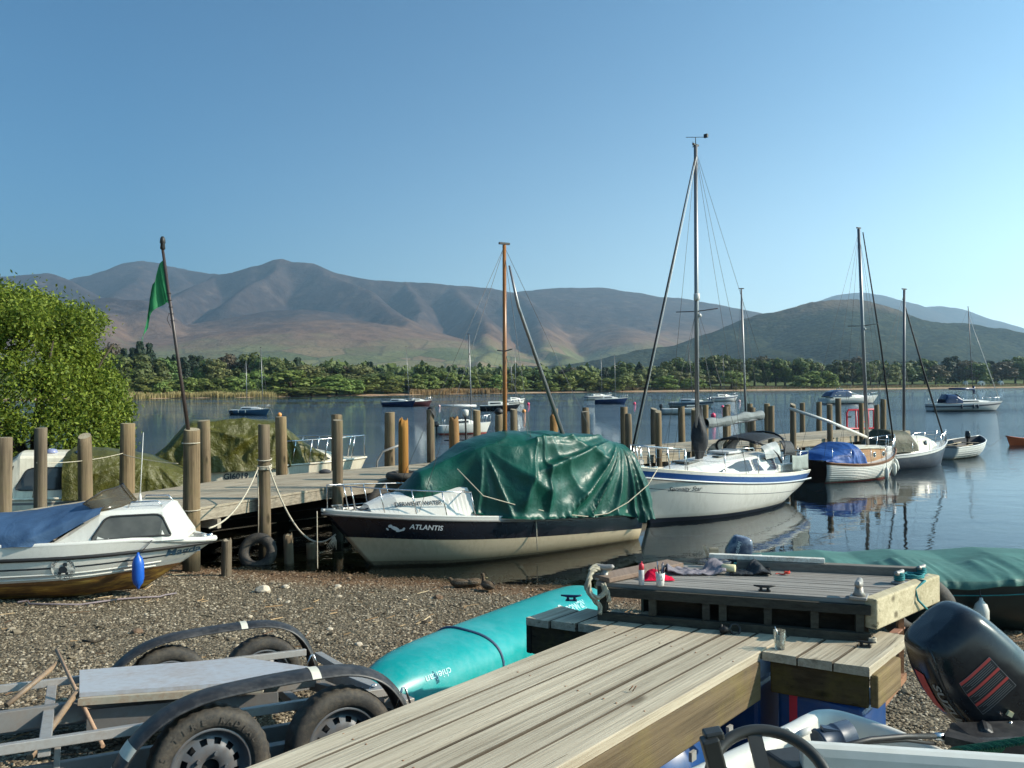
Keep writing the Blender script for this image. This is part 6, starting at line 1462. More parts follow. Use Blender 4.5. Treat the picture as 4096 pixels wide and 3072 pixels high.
# ---------------------------------------------------------------- white cabin boat drawn up on the beach
def beached_boat():
    L = 4.7; zb = 0.40
    o, rz = place((-8.85, 10.55), (-4.225, 11.35), L, zb)
    t = thing('beached_cabin_boat', 'small white cabin boat with dark stripe and yellow-brown bottom, aground on the gravel at left', 'boat', o, rz)
    sheer = lambda t: 0.90 - 0.05 * t - 0.11 * smooth01(0.78, 1.0, t); rub = lambda t: 0.715 - 0.02 * t
    h = Hull(L, 1.75, sheer, lambda t: 0.02 + 0.05 * smooth01(0.6, 1.0, t), tm=0.5, st=0.9, n=2.5, rake=1.0, p=2.6, q=1.7)
    h.shell([(lambda t: 0.33 + 0.05 * t, 1, 6), (lambda t: 0.37 + 0.05 * t, 5, 1), (lambda t: 0.43 + 0.03 * t, 0, 1), (lambda t: 0.475 + 0.03 * t, 3, 1), (lambda t: 0.56 + 0.01 * t, 0, 2), (lambda t: 0.584 + 0.01 * t, 2, 1), (lambda t: rub(t) - 0.02, 0, 2), (None, 0, 3)], nt=40).build('hull', [M['white'], M['stain_bottom'], M['lettering'], M['grey_white'], M['cream'], M['stain_line']], t)
    h.deck(0, 0.995, 0.03).build('deck', M['white'], t)
    h.rail(0, 0.028, 0, 1, 30, mb=None, fn=rub).build('rubbing_strake', M['black'], t)
    h.rail(0.0, 0.04, 0, 0.995, 30, off=-0.035).build('gunwale', M['white'], t)
    # chine steps along the sides
    for zz in (0.42, 0.475):
        b = MB(); h.rail(0, 0.012, 0, 0.93, 26, mb=b, fn=lambda t, zz=zz: zz + 0.025 * t); b.build('chine', M['white'], t)
    # cabin, raked front and back
    zt = 1.25
    cab = Cabin([(2.80, 0.83, 0.88, 0.76, 0.75), (3.33, 0.83, zt, 0.70, 0.58), (4.08, 0.82, zt - 0.01, 0.50, 0.42), (4.34, 0.80, 0.86, 0.34, 0.32)], 0.045)
    cab.shell().build('cabin', M['white'], t)
    for sg in (1, -1):
        poly = [(3.24, 0.13), (4.20, 0.18), (4.06, 0.84), (3.42, 0.84)]
        w = cab.pane(poly, sg, 0.006).build('cabin_window', M['glass_grey'], t); cab.pane_frame(poly, sg, 0.014, 0.006).build('window_seal', M['black'], w)
    # perspex wind screen in two curved leaves
    for sg, m_ in ((1, 'far'), (-1, 'near')):
        b = MB()
        def ws(u, v, sg=sg):
            a = u * 1.45; return Vector((3.60 - 0.34 * (1 - math.cos(a)) - 0.30 * v * 0.6, sg * (0.02 + 0.56 * math.sin(a)), 1.285 + v * 0.24 * (1 - 0.55 * max(0, u - 0.55) / 0.45) - 0.03 * u))
        b.grid(ws, 14, 6); w = b.build('windscreen', M['perspex'], t, solid=0.008)
        b = MB(); b.tube([ws(k / 14, 1.0) for k in range(15)] + [ws(1, 0)], 0.009, 6); b.build('screen_trim', M['black'], w)
    for sg in (1, -1):
        b = MB(); b.tube([(3.62, sg * 0.36, 1.27), (3.66, sg * 0.36, 1.33), (3.98, sg * 0.30, 1.33), (4.04, sg * 0.29, 1.26)], 0.012, 7); b.build('grab_rail', M['steel'], t)
    b = MB(); b.lathe([(0.03, 0), (0.02, 0.05), (0.012, 0.10)], 8, (3.62, 0.2, 1.28)); b.tube([(3.62, 0.2, 1.35), (3.67, 0.2, 2.25)], [0.009, 0.004], 6); b.build('aerial', M['white'], t)
    b = MB(); b.box((4.45, -0.02, 0.79), (0.12, 0.05, 0.05)); b.tube([(4.52, 0, 0.77), (4.64, 0, 0.79)], 0.026, 8); b.build('bow_fitting', M['steel'], t)
    b = MB(); b.box((2.95, -0.82, 0.88), (0.08, 0.02, 0.04)); b.build('fuel_cap', M['steel'], t)
    # lettering
    h.text('Magda', 4.27, 0.615, 0.155, -1, False, 0.45, slope=0.02, bold=0.003).build('lettering', M['script_blue'], t)
    b = MB(); x0 = 2.96; z0 = 0.565
    yy = lambda x, z: h.at_x(x, z0 + (z - z0) * 1.25, -1, 0.010)
    ring = [yy(x0 + 0.135 * math.cos(a), z0 + 0.135 * math.sin(a)) for a in [k * math.pi / 16 for k in range(32)]]
    b.add(ring, [tuple(range(32))]); s = b.build('sticker', M['white'], t)
    b = MB()
    for word, a0, a1, flip in (('SEADOG BOATS', 165, 15, 1), ('0772 623070', 205, 335, -1)):
        for k, ch in enumerate(word):
            a = R(lerp(a0, a1, k / (len(word) - 1))); vs, fs = text_mesh(ch, 0.05)
            if not fs: continue
            ca = a - math.pi / 2 if flip > 0 else a + math.pi / 2
            out = []
            for v in vs:
                px_ = x0 + 0.108 * math.cos(a) + v.x * math.cos(ca) - v.y * math.sin(ca); pz_ = z0 + 0.108 * math.sin(a) + v.x * math.sin(ca) + v.y * math.cos(ca)
                p = yy(px_, pz_); out.append(Vector((p.x, p.y - 0.004, p.z)))
            b.add(out, fs)
    for cx, cz, r_ in ((0.0, -0.01, 0.05), (0.03, 0.045, 0.028), (-0.045, -0.045, 0.022), (0.035, -0.055, 0.02)):
        q = [yy(x0 + cx + r_ * math.cos(k * 0.63), z0 + cz + r_ * 0.8 * math.sin(k * 0.63)) - Vector((0, 0.004, 0)) for k in range(10)]; b.add(q, [tuple(range(10))])
    b.build('sticker_print', M['lettering'], s)
    # blue cover over the cockpit
    top = lambda x: float(np.interp(x, [-0.1, 0.0, 1.2, 2.2, 2.85, 3.25, 3.40], [0.90, 0.96, 1.06, 1.16, 1.27, 1.33, 1.29]))
    def half(x): return 0.85 if x < 2.6 else lerp(0.85, 0.62, (x - 2.6) / 0.8)
    def foot(x): return 0.90 if x < 2.72 else lerp(0.90, 1.25, (x - 2.72) / 0.62)
    mb = drape(-0.1, 3.36, top, half, foot, 0.8, 90, 60, 0.022, 2.0, fans=[(3.3, 1.3, 0, 0.02, 12, 2.0)], drop=lambda x: 0.035, overlap=0.03, seed=21)
    ob = mb.build('boat_cover', M['canvas_blue']); ob.location = o + Matrix.Rotation(rz, 3, 'Z') @ Vector(ob.location); ob.rotation_euler = (0, 0, rz); tag(ob, 'faded blue cockpit cover on the white cabin boat on the beach', 'boat cover')
    W = Matrix.Translation(o) @ Matrix.Rotation(rz, 4, 'Z')
    tt = 0.845; p = W @ h.pt(tt, 0.66, -1, 0.085); fender(p, 0.075, 0.42, 'blue_vinyl', 'long blue fender hanging on the side of the beached white boat', W @ h.pt(tt, 0.84, -1, 0.02))
    for k in range(5):
        x = 2.85 + 0.12 * k; q = cab.side(min(3.3, x), 0.06, -1, 0.02); b = MB(); b.lathe([(0.014, 0), (0.012, 0.008), (0.004, 0.012)], 8, q, Matrix.Rotation(R(90), 3, 'X')); b.build('cover_stud', M['steel'], t)
def stain():
    t = NT('stained_boat_bottom'); c = t.coords('Object', (0.35, 1, 1.6)); n = t.noise(c, 5.0, 6, 0.65, 0.5); n2 = t.noise(t.coords('Object', (0.2, 1, 3)), 9.0, 4, 0.6)
    f = t.math('ADD', t.math('MULTIPLY', n, 0.6), t.math('MULTIPLY', n2, 0.4))
    col = t.ramp(f, [(0.33, (0.055, 0.03, 0.02)), (0.47, (0.16, 0.085, 0.03)), (0.58, (0.40, 0.23, 0.05)), (0.68, (0.58, 0.43, 0.14))])
    return t.done(t.bsdf(col, 0.7, 0, None, 0.3))
M['stain_bottom'] = stain(); M['stain_line'] = paint('brown_tide_mark', (0.22, 0.10, 0.03), 0.7, 0.4, 6.0, (0.05, 0.025, 0.012), 0.8)
M['script_blue'] = paint('blue_script_paint', (0.03, 0.09, 0.15), 0.5, 0.1, 5)
def perspex():
    t = NT('smoky_perspex'); p = t.bsdf((0.10, 0.085, 0.06), 0.15, 0, None, 0.6); tr = t.node('ShaderNodeBsdfTransparent', {'Color': (0.75, 0.68, 0.52)}); mx = t.node('ShaderNodeMixShader', {0: 0.45})
    t.l.new(p.outputs[0], mx.inputs[2]); t.l.new(tr.outputs[0], mx.inputs[1]); return t.done(mx)
M['perspex'] = perspex()
beached_boat()

# ---------------------------------------------------------------- dark boat under the faded green cover, on the right
def green_covered_boat():
    L = 5.2; zb = 0.0; o, rz = place((3.15, 10.75), (7.95, 10.15), L, zb)
    t = thing('covered_workboat', 'dark-hulled boat under a long faded green cover, cut by the right edge', 'boat', o, rz)
    sheer = lambda t: 0.78 + 0.03 * t + 0.24 * t * t
    h = Hull(L, 1.75, sheer, lambda t: 0.02 + 0.05 * t + 0.2 * smooth01(0.7, 1, t), tm=0.45, st=0.85, n=2.4, rake=0.9, p=2.2, q=1.7)
    h.shell([(None, 0, 10)]).build('hull', [M['dark_green_hull']], t); h.rail(0, 0.03).build('gunwale', M['dark_green_hull'], t); h.deck(0, 0.99, 0.02).build('deck', M['grey_white'], t)
    outboard(t, (-0.12, 0.02, 0.86), R(180), 0.95, 'cowl_two', tilt=R(-14))
    b = MB(); vs, fs = text_mesh('MARINER', 0.06, 0); Rm = Matrix.Rotation(R(180), 3, 'Z') @ Matrix.Rotation(R(-14), 3, 'Y')
    b.add([Vector((-0.12, 0.02, 0.86)) + Rm @ Vector((0.06 + v.y, 0.128, 0.17 - v.x)) for v in vs], fs); b.build('lettering', M['white_lettering'], t)
    b = MB(); pp = [Vector((-0.12 + 0.09 * math.cos(k * 1.1), -0.2 + 0.08 * math.sin(k * 1.1), 0.78 + 0.012 * k)) for k in range(14)]; b.tube(pp, 0.014, 6); b.build('coiled_rope', M['green_rope'], t)
    rg = [(0.25, 0.92), (1.05, 1.02), (2.0, 1.07), (3.15, 1.10), (4.0, 1.02), (5.0, 1.02)]
    def top(x):
        z = float(np.interp(x, [0, 0.25, 1.05, 1.5, 2.0, 2.6, 3.15, 4.2, 5.2], [0.82, 0.86, 0.94, 0.87, 0.96, 0.89, 1.00, 0.96, 1.02])); return z
    mb = drape(0.0, 5.15, top, lambda x: h.b(h.t_of_x(x)) * 1.02 + 0.02, lambda x: sheer(h.t_of_x(x)) + 0.02, 0.85, 150, 60, 0.012, 1.2, fans=[(1.05, 1.15, -1, 0.02, 16, 1.3), (2.0, 1.2, -1, 0.022, 15, 1.4), (3.15, 1.25, -1, 0.022, 15, 1.7)], drop=lambda x: 0.03 + 0.05 * abs(math.sin(x * 1.9)), overlap=0.06, seed=31)
    ob = mb.build('boat_cover', M['tarp_dark']); ob.location = o + Matrix.Rotation(rz, 3, 'Z') @ Vector(ob.location); ob.rotation_euler = (0, 0, rz); tag(ob, 'long faded green cover sagging between hoops over the dark-hulled boat', 'boat cover')
    W = Matrix.Translation(o) @ Matrix.Rotation(rz, 4, 'Z'); p = W @ h.pt(0.49, 0.66, -1, 0.10); fender(p, 0.085, 0.32, 'fender_white', 'stubby white fender on the side of the dark boat with the green cover', W @ h.pt(0.49, sheer(0.49), -1, 0.02))
    b = MB(); b.tube([W @ (h.pt(0.3 + 0.6 * k / 12, sheer(0.3 + 0.6 * k / 12) - 0.10 - 0.05 * math.sin(k / 12 * 3.14), -1, 0.05)) for k in range(13)], 0.008, 5); tag(b.build('tie_rope', M['green_rope']), 'teal cord strung along the rim of the long faded green cover', 'rope')
M['dark_green_hull'] = paint('dark_green_hull', (0.012, 0.022, 0.022), 0.4, 0.2, 3)
M['cowl_two'] = paint('navy_and_grey_cowling', (0.05, 0.07, 0.12), 0.2, 0.2, 1.5, (0.45, 0.5, 0.55), 0.6)
green_covered_boat()

# ================================================================ BOATS AT MOORINGS
def moored(name, label, pxs, pxb, ywl, fb, hullmat, beam=None, depth=0.0, cabin=(0.25, 0.7, 0.45), masts=(), stripe=None, boot=None, extra=None, cabmat='white', rails=True, st=0.75, mastmat='alu', wires=True, sheer_up=0.3):
    """a boat lying at a mooring; pxs and pxb are its stern and bow columns in the photograph, ywl the row of its waterline"""
    s = at_z(pxs, ywl, 0.0); b_ = at_z(pxb, ywl, 0.0); b_ = Vector((b_.x, b_.y + depth, 0)); s = Vector((s.x, s.y, 0)); 
    k = (pxb - 2048) / FPX; b_.x = k * b_.y
    L = (b_ - s).length; o, rz = place(s, b_, L); B = beam or L * 0.33
    t = thing(name, label, 'boat', o, rz, 'boats at moorings on the lake')
    h = Hull(L, B, lambda q: fb * (0.85 + sheer_up * q * q), lambda q: -0.25, tm=0.42, st=st, n=2.3, rake=L * 0.12, p=2.2, q=1.8)
    bands = [(lambda q: 0.10, 2 if boot else 0, 3)]
    if stripe: bands += [(lambda q: h.sheer(q) - fb * 0.40, 0, 3), (lambda q: h.sheer(q) - fb * 0.22, 1, 1), (None, 0, 2)]
    else: bands += [(lambda q: h.sheer(q) - 0.07, 0, 5), (None, 3, 1)]
    h.shell(bands, nt=20).build('hull', [M[hullmat], M[stripe or 'white'], M[boot or hullmat], M['white']], t)
    h.deck(0, 0.995, 0.05, nt=12).build('deck', M['white'], t)
    if cabin:
        c0, c1, hh = cabin; S = lambda x: h.sheer(x / L) - 0.02; w = B * 0.33
        cab = Cabin([(L * c0, S(L * c0), S(L * c0) + hh, w, w * 0.82), (L * lerp(c0, c1, 0.6), S(L * c1), S(L * c0) + hh, w, w * 0.8), (L * c1, S(L * c1), S(L * c1) + hh * 0.25, w * 0.6, w * 0.5)], 0.06); cab.shell().build('cabin', M[cabmat], t)
        for sg in (1, -1): cab.pane([(L * lerp(c0, c1, 0.08), 0.35), (L * lerp(c0, c1, 0.62), 0.4), (L * lerp(c0, c1, 0.58), 0.8), (L * lerp(c0, c1, 0.1), 0.8)], sg, 0.01).build('cabin_window', M['glass'], t)
    for (px, ytop, pxtop) in masts:
        kx = (px - 2048) / FPX; d = b_ - s; f = (kx * s.y - s.x) / (d.x - kx * d.y); x = max(0.15, min(0.9, f)) * L; w = s.lerp(b_, x / L)
        zt = at_d(px, ytop, w.y).z; lean = (pxtop - px) / FPX * w.y / max(0.2, math.cos(rz)) if abs(math.cos(rz)) > 0.2 else 0
        st_ = [(zt - 0.1, (L * 0.97, 0, fb * 1.1)), (zt - 0.1, (0.1, 0, fb * 0.9)), (zt - 0.15, (x - 0.2, B * 0.46, fb)), (zt - 0.15, (x - 0.2, -B * 0.46, fb))] if wires else []
        rig(t, x, fb * 0.9, zt, 0.045, mastmat, [(fb + (zt - fb) * 0.52, B * 0.22)] if zt > 4 else [], st_, lean=(lean, 0), sr=0.008)
    if rails: pulpit(t, h, [0.99, 0.93, 0.86, 0.78], 0.5, 0.016)
    if extra: extra(t, h, L)
    return t, h
def white_cruiser_top(t, h, L):
    top = lambda u, v: None
    cab = Cabin([(L * 0.12, 0.95, 1.35, 1.1, 1.0), (L * 0.5, 1.0, 1.5, 1.05, 0.9), (L * 0.68, 1.1, 1.35, 0.8, 0.6), (L * 0.88, 1.2, 1.22, 0.3, 0.2)], 0.08); cab.shell().build('superstructure', M['white'], t)
    b = MB(); b.grid(lambda u, v: Vector((L * lerp(0.42, 0.60, u), 0.98 * math.cos(v * math.pi) * (1 - 0.25 * u), lerp(2.05, 1.45, u) + 0.12 * math.sin(v * math.pi) - (0.45 if v in (0, 1) else 0) * (1 - u))), 4, 14); b.build('windscreen', M['glass_blue'], t)
    mb = drape(L * 0.05, L * 0.44, lambda x: float(np.interp(x / L, [0.05, 0.1, 0.2, 0.40, 0.44], [1.3, 2.0, 2.35, 2.32, 2.1])), lambda x: 1.12, lambda x: 1.2, 0.45, 20, 18, 0.01, 1.0, overlap=0.03, drop=lambda x: 0.05); mb.build('canopy', M['navy'], t)
    for sg in (1, -1):
        b = MB(); b.add([(L * 0.14, sg * 1.14, 1.35), (L * 0.25, sg * 1.14, 1.35), (L * 0.25, sg * 1.08, 1.95), (L * 0.17, sg * 1.08, 1.95)], [(0, 1, 2, 3)]); b.build('canopy_window', M['clear'], t)
    b = MB(); b.tube([(L * 0.36, 0.9, 1.5), (L * 0.30, 0.8, 2.5), (L * 0.30, -0.8, 2.5), (L * 0.36, -0.9, 1.5)], 0.06, 8); b.tube([(L * 0.30, 0, 2.5), (L * 0.30, 0, 2.75)], 0.05, 6); b.build('radar_arch', M['white'], t)
def right_yacht_top(t, h, L):
    mb = drape(L * 0.17, L * 0.40, lambda x: float(np.interp(x / L, [0.17, 0.20, 0.33, 0.40], [1.4, 2.0, 1.95, 1.5])), lambda x: 0.95, lambda x: 0.95, 0.55, 16, 18, 0.01, 1.0, overlap=0.02, drop=lambda x: 0.03); mb.build('sprayhood', M['navy'], t)
    b = MB(); b.grid(lambda u, v: Vector((L * lerp(0.34, 0.40, u) + 0.02, lerp(-0.6, 0.6, v), lerp(2.0, 1.55, u))), 2, 4); b.build('hood_window', M['clear'], t)
    b = MB(); b.tube([(L * 0.605, 0, 2.55), (L * 0.44, 0, 2.6), (L * 0.27, 0, 2.62)], [0.16, 0.14, 0.10], 8); b.tube([(L * 0.61, 0, 2.0), (L * 0.61, 0, 2.9)], [0.14, 0.12], 8); b.build('sail_cover', M['navy'], t)
    a = Vector((L * 0.55, 0, 11.2)); e = Vector((L * 0.955, 0, 1.3)); b = MB(); b.tube([a, (a + e) / 2, e], [0.03, 0.035, 0.04], 6); b.build('furled_jib', M['grey_white'], t)
    for x in (0.36, 0.52, 0.58):
        b = MB(); q = h.pt(x, 0.5, -1, 0.08); b.lathe([(0.03, 0), (0.10, 0.08), (0.10, 0.42), (0.03, 0.5)], 8, q - Vector((0, 0, 0.2))); b.build('fender', M['slate'], t)
    stanchions(t, h, [0.05, 0.3, 0.55, 0.78], 0.55, lines=1)
    b = MB(); b.tube([h.pt(1.0, h.sheer(1.0)) , h.pt(1.0, h.sheer(1.0)) + Vector((1.7, 0, -1.15))], 0.02, 5); b.build('mooring_chain', M['wire'], t)
def blue_boat_extra(t, h, L):
    b = MB(); b.tube([h.pt(1.0, h.sheer(1.0)), h.pt(1.0, h.sheer(1.0)) + Vector((0.5, 0, -0.85))], 0.02, 5); b.build('mooring_chain', M['galv'], t)
    b = MB(); torus(b, h.pt(0.1, 0.3, -1, 0.06), 0.2, 0.09, 16, 8, Matrix.Rotation(R(90), 3, 'X')); b.build('tyre', M['black'], t)
    for x in (0.33, 0.52):
        b = MB(); q = h.pt(x, 0.45, -1, 0.07); b.lathe([(0.02, 0), (0.07, 0.06), (0.07, 0.3), (0.02, 0.36)], 8, q - Vector((0, 0, 0.2))); b.build('fender', M['fender_white'], t)
def near_white_extra(t, h, L):
    b = MB(); b.tube([(L * 0.72, 0, 1.95), (L * 0.4, 0, 1.98), (L * 0.05, 0, 2.0)], [0.1, 0.1, 0.06], 8); b.build('rolled_sail', M['grey_white'], t)
    outboard(t, (-0.12, 0.0, 0.55), R(180), 1.0, 'cowl_black'); stanchions(t, h, [0.1, 0.4, 0.7], 0.5, lines=2)
def open_extra(t, h, L):
    outboard(t, (-0.1, 0, 0.75), R(180), 1.1, 'cowl_black')
    b = MB(); b.box((L * 0.62, 0, 0.95), (1.0, 0.5, 0.12)); b.build('deck_locker', M['white'], t)
def moored_boats():
    moored('moored_yacht', 'grey-blue moored boat with two bare masts, left of the others near the willow', 934, 1080, 1658, 0.72, 'dusty_blue', depth=-2, cabin=(0.3, 0.78, 0.35), masts=[(987, 1443, 984), (1052, 1390, 1042)], extra=blue_boat_extra, wires=True)
    moored('moored_yacht', 'navy moored boat with one mast, left of a dark red one', 1538, 1662, 1625, 0.95, 'navy', depth=-2, cabin=(0.28, 0.72, 0.45), masts=[(1637, 1386, 1624)])
    moored('moored_motorboat', 'dark red-brown boat with no mast, bow just past the navy boat', 1628, 1727, 1624, 0.95, 'maroon', depth=3, cabin=(0.2, 0.7, 0.45))
    moored('moored_yacht', 'small white moored boat with white rolled sail, seen between the pier posts', 1754, 1962, 1738, 0.72, 'white', depth=1.5, cabin=(0.3, 0.72, 0.38), boot='red_bottom', masts=[(1886, 1338, 1877)], extra=near_white_extra)
    moored('moored_motorboat', 'black-hulled cabin boat behind the orange varnished mast', 1920, 2080, 1643, 0.85, 'black_hull', depth=2, cabin=(0.2, 0.72, 0.5), masts=[(2014, 1366, 2011)], mastmat='dark_alu')
    moored('moored_yacht', 'white yacht with two slim masts half hidden behind the black cabin boat', 2022, 2100, 1615, 0.9, 'white', depth=4, stripe='navy', cabin=(0.2, 0.72, 0.45), masts=[(2062, 1388, 2062), (2048, 1430, 2046)])
    moored('moored_yacht', 'white moored yacht with a blue sail cover, further of the pair', 2342, 2448, 1600, 1.1, 'white', depth=6, stripe='navy', masts=[(2407, 1418, 2405)])
    moored('moored_yacht', 'navy moored yacht, nearer of the pair beside the small pink buoy', 2379, 2511, 1615, 1.0, 'navy', depth=2, masts=[(2463, 1420, 2459)])
    moored('open_motorboat', 'pale open motorboat with black outboard, close behind the paired posts', 2648, 2835, 1657, 0.72, 'grey_white', depth=1, cabin=None, rails=False, stripe='white', extra=open_extra)
    moored('moored_yacht', 'white yacht with dark stripe moored directly behind the tallest mast', 2690, 2858, 1628, 0.9, 'white', depth=-4, stripe='navy', masts=[(2773, 1380, 2758)], mastmat='dark_alu')
    moored('moored_motorboat', 'white and dark cabin boat with dark mast, furthest right of the tallest mast', 2838, 2952, 1606, 1.1, 'grey_white', depth=4, stripe='navy', masts=[(2897, 1408, 2893)], mastmat='dark_alu')
    moored('moored_dinghy', 'small sailing dinghy hidden behind the pier, its mast above the rolled sail', 2925, 3062, 1826, 0.5, 'white', depth=0.4, cabin=None, rails=False, masts=[(2986, 1157, 2968)])
    moored('motor_cruiser', 'white motor cruiser with navy canopy moored behind the pier’s end', 3291, 3512, 1616, 1.05, 'white', depth=6, beam=2.8, stripe='grey_white', boot='navy', cabin=None, extra=white_cruiser_top, st=0.85, sheer_up=0.5)
    moored('moored_yacht', 'grey-white yacht with navy boom cover, rightmost on the open lake', 3717, 4010, 1645, 1.0, 'grey_white', depth=2, beam=2.7, stripe='slate', boot='slate', cabin=(0.36, 0.8, 0.4), masts=[(3893, 1228, 3876)], extra=right_yacht_top, mastmat='dark_alu')
M['maroon'] = paint('dark_red_brown_hull', (0.045, 0.012, 0.015), 0.3, 0.15, 2)
moored_boats()
def buoys():
    for i, (px, py, r, mat, lab) in enumerate([(1118, 1664, 9, 'amber', 'orange-yellow ball buoy right of the twin-masted boat'), (1757, 1627, 5, 'pale_buoy', 'tiny pale buoy right of the dark red boat'), (2096, 1649, 8, 'amber', 'orange buoy beside the varnished mast'), (2113, 1619, 6, 'pink', 'small pink buoy above the orange one, right of the varnished mast'), (2538, 1617, 6, 'pink', 'small pink buoy right of the navy yacht of the pair'), (2853, 1667, 10, 'pink', 'largest pink buoy, among the posts right of the tallest mast'), (2890, 1630, 6, 'pink', 'small pink buoy on top of a post’s line, above the rolled sail'), (2957, 1608, 6, 'pale_buoy', 'pale buoy at the bow of the furthest dark-masted cabin boat'), (3529, 1622, 5, 'red', 'small red float beside the last pier post')]):
        p = at_z(px, py, 0.0); rr = r * p.y / FPX * 1.0; t = thing('mooring_buoy', lab, 'buoy', (p.x, p.y, 0), 0, 'mooring buoys on the lake')
        b = MB(); b.lathe([(0.01, -rr * 0.5)] + [(rr * math.sin(a), rr * 0.55 - rr * math.cos(a)) for a in [0.5 + k * 0.29 for k in range(9)]] + [(0.01, rr * 1.55)], 14); b.build('float', M[mat], t)
        b = MB(); torus(b, (0, 0, rr * 1.62), rr * 0.18, rr * 0.05, 10, 6, Matrix.Rotation(R(90), 3, 'X')); b.build('ring', M['galv'], t)
buoys()

# ================================================================ FOREGROUND
# ---------------------------------------------------------------- low plank stage
SE = Vector((0.67, 0.742, 0)).normalized(); SLT = Vector((-SE.y, SE.x, 0)); SA = Vector((-0.073, 4.85, 0)); SZ = 1.55
def st(s, y, z=SZ): return SA + SE * s + SLT * y + Vector((0, 0, z))
FRONT_L, FRONT_R = Vector((0.60, 5.84, 0)), Vector((2.385, 5.27, 0))
def plank(b, x0, x1, y0, y1, zt, th, n=14, seed=0, end_skew=(0, 0), clean=()):
    """a worn board along local x with slightly wandering edges"""
    rr = random.Random(seed); rows = []; tilt = (rr.random() - 0.5) * 0.006; bow = (rr.random() - 0.5) * 0.006
    for i in range(n + 1):
        f = i / n; e0, e1 = 0.0025 * (rr.random() - 0.5), 0.0025 * (rr.random() - 0.5); dz = bow * math.sin(f * 3.14)
        xa = lerp(x0 + end_skew[0] * (y0), x1 + end_skew[1] * y0, f); xb = lerp(x0 + end_skew[0] * y1, x1 + end_skew[1] * y1, f); r = 0.004
        rows.append([Vector((xa, y0 + e0, zt - r - tilt + dz)), Vector((xa, y0 + e0 + r, zt - tilt + dz)), Vector((xb, y1 + e1 - r, zt + tilt + dz)), Vector((xb, y1 + e1, zt - r + tilt + dz)), Vector((xb, y1 + e1, zt - th)), Vector((xa, y0 + e0, zt - th))])
    b.rings(rows, lambda i, k: 1 if k in (0, 2, 3, 5) and k not in clean else 0, False, True)
def low_stage():
    o = st(0, 0, 0); rz = math.atan2(SE.y, SE.x)
    t = thing('plank_stage', 'broad low stage of silvery weathered boards running up from the bottom edge, T-shaped end', 'landing stage', o, rz)
    b = MB(); W = 1.06; N = 6; k0 = -3.0
    sf = lambda y: 1.25 - 0.46 * (y - 0.16)           # where the upper pontoon's face crosses
    for k in range(N):
        y1 = -W * k / N - 0.005; y0 = -W * (k + 1) / N + 0.006; plank(b, k0, sf((y0 + y1) / 2) + 0.22 + 0.03 * (k % 2), y0, y1, SZ, 0.055, 18, k, clean=(0, 5) if k == N - 1 else ((2, 3) if k == 0 else ()))
    near = lambda y: 1.055 - 0.24 * y
    for k, (y0, y1) in enumerate(((0.008, 0.19), (0.20, 0.385), (0.395, 0.57))): plank(b, 1.05 - 0.02 * k, sf(y0) + 0.14, y0, y1, SZ, 0.055, 6, 20 + k, (-0.24, 0))
    for k, (y0, y1) in enumerate(((-1.27, -1.068), (-1.475, -1.28), (-1.68, -1.485))): plank(b, 1.05, sf(y0) + 0.12, y0, y1, SZ, 0.055, 6, 30 + k, (-0.22, 0), clean=(0, 5) if k == 2 else ())
    b.build('deck', [M['deck_wood'], M['grimy_edge']], t)
    m = MB(); rr = random.Random(8)
    for s_ in (-2.4, -1.2, 0.0, 1.0):
        for k in range(N):
            for dy in (0.045, 0.13):
                m.lathe([(0.0, 0), (0.006, 0.0), (0.006, 0.0015), (0.0, 0.002)], 8, (s_ + 0.02 * (rr.random() - 0.5), -W * (k + 1) / N + dy + 0.008 * (rr.random() - 0.5), SZ + 0.001))
    m.build('nail_heads', M['rust'], t)
    def side(p0, p1, z0, z1, name, mat='side_wood', th=0.05):
        d = (p1 - p0); d.normalize(); m = MB(); m.bar(Vector((p0.x, p0.y, (z0 + z1) / 2)), Vector((p1.x, p1.y, (z0 + z1) / 2)), th, z1 - z0); ob = m.build(name, M[mat], t, bevel=0.012); return ob
    L3 = lambda s, y: Vector((s, y, 0))
    side(L3(k0, -W + 0.018), L3(1.27, -W + 0.018), 1.245, SZ - 0.058, 'side_board'); side(L3(k0, 0.025), L3(1.02, 0.025), 1.26, SZ - 0.058, 'side_board', 'dark_wood')
    side(L3(near(0.02) + 0.03, 0.02), L3(near(0.57) + 0.03, 0.57), 1.27, SZ - 0.058, 'end_board', 'stage_end'); side(L3(near(-1.10) + 0.02, -1.10), L3(near(-1.66) + 0.02, -1.66), 1.29, SZ - 0.05, 'end_board', 'stage_end')
    side(L3(near(-1.66) + 0.0, -1.695), L3(1.90, -1.695), 1.30, SZ - 0.05, 'side_board'); side(L3(near(0.57), 0.59), L3(1.35, 0.59), 1.27, SZ - 0.058, 'side_board', 'dark_wood')
    for s in (-2.4, -1.2, 0.0, 1.0):
        m = MB(); m.bar((s, 0.0, 1.36), (s, -W, 1.36), 0.07, 0.2); m.build('joist', M['dark_wood'], t)
    # blue float drums
    for (s, y, r_, l_) in ((0.38, -0.72, 0.27, 0.85), (-1.2, -0.7, 0.27, 0.85), (-1.3, -0.25, 0.27, 0.85), (0.3, -0.2, 0.27, 0.85)):
        m = MB(); prof = [(r_ * 0.9, 0), (r_, 0.03), (r_, l_ * 0.3), (r_ * 1.04, l_ * 0.33), (r_, l_ * 0.36), (r_, l_ * 0.64), (r_ * 1.04, l_ * 0.67), (r_, l_ * 0.7), (r_, l_ - 0.03), (r_ * 0.9, l_)]
        m.lathe(prof, 24, (s - l_ / 2, y, 0.97), Matrix.Rotation(R(90), 3, 'Y')); m.build('float_drum', M['barrel_blue'], t)
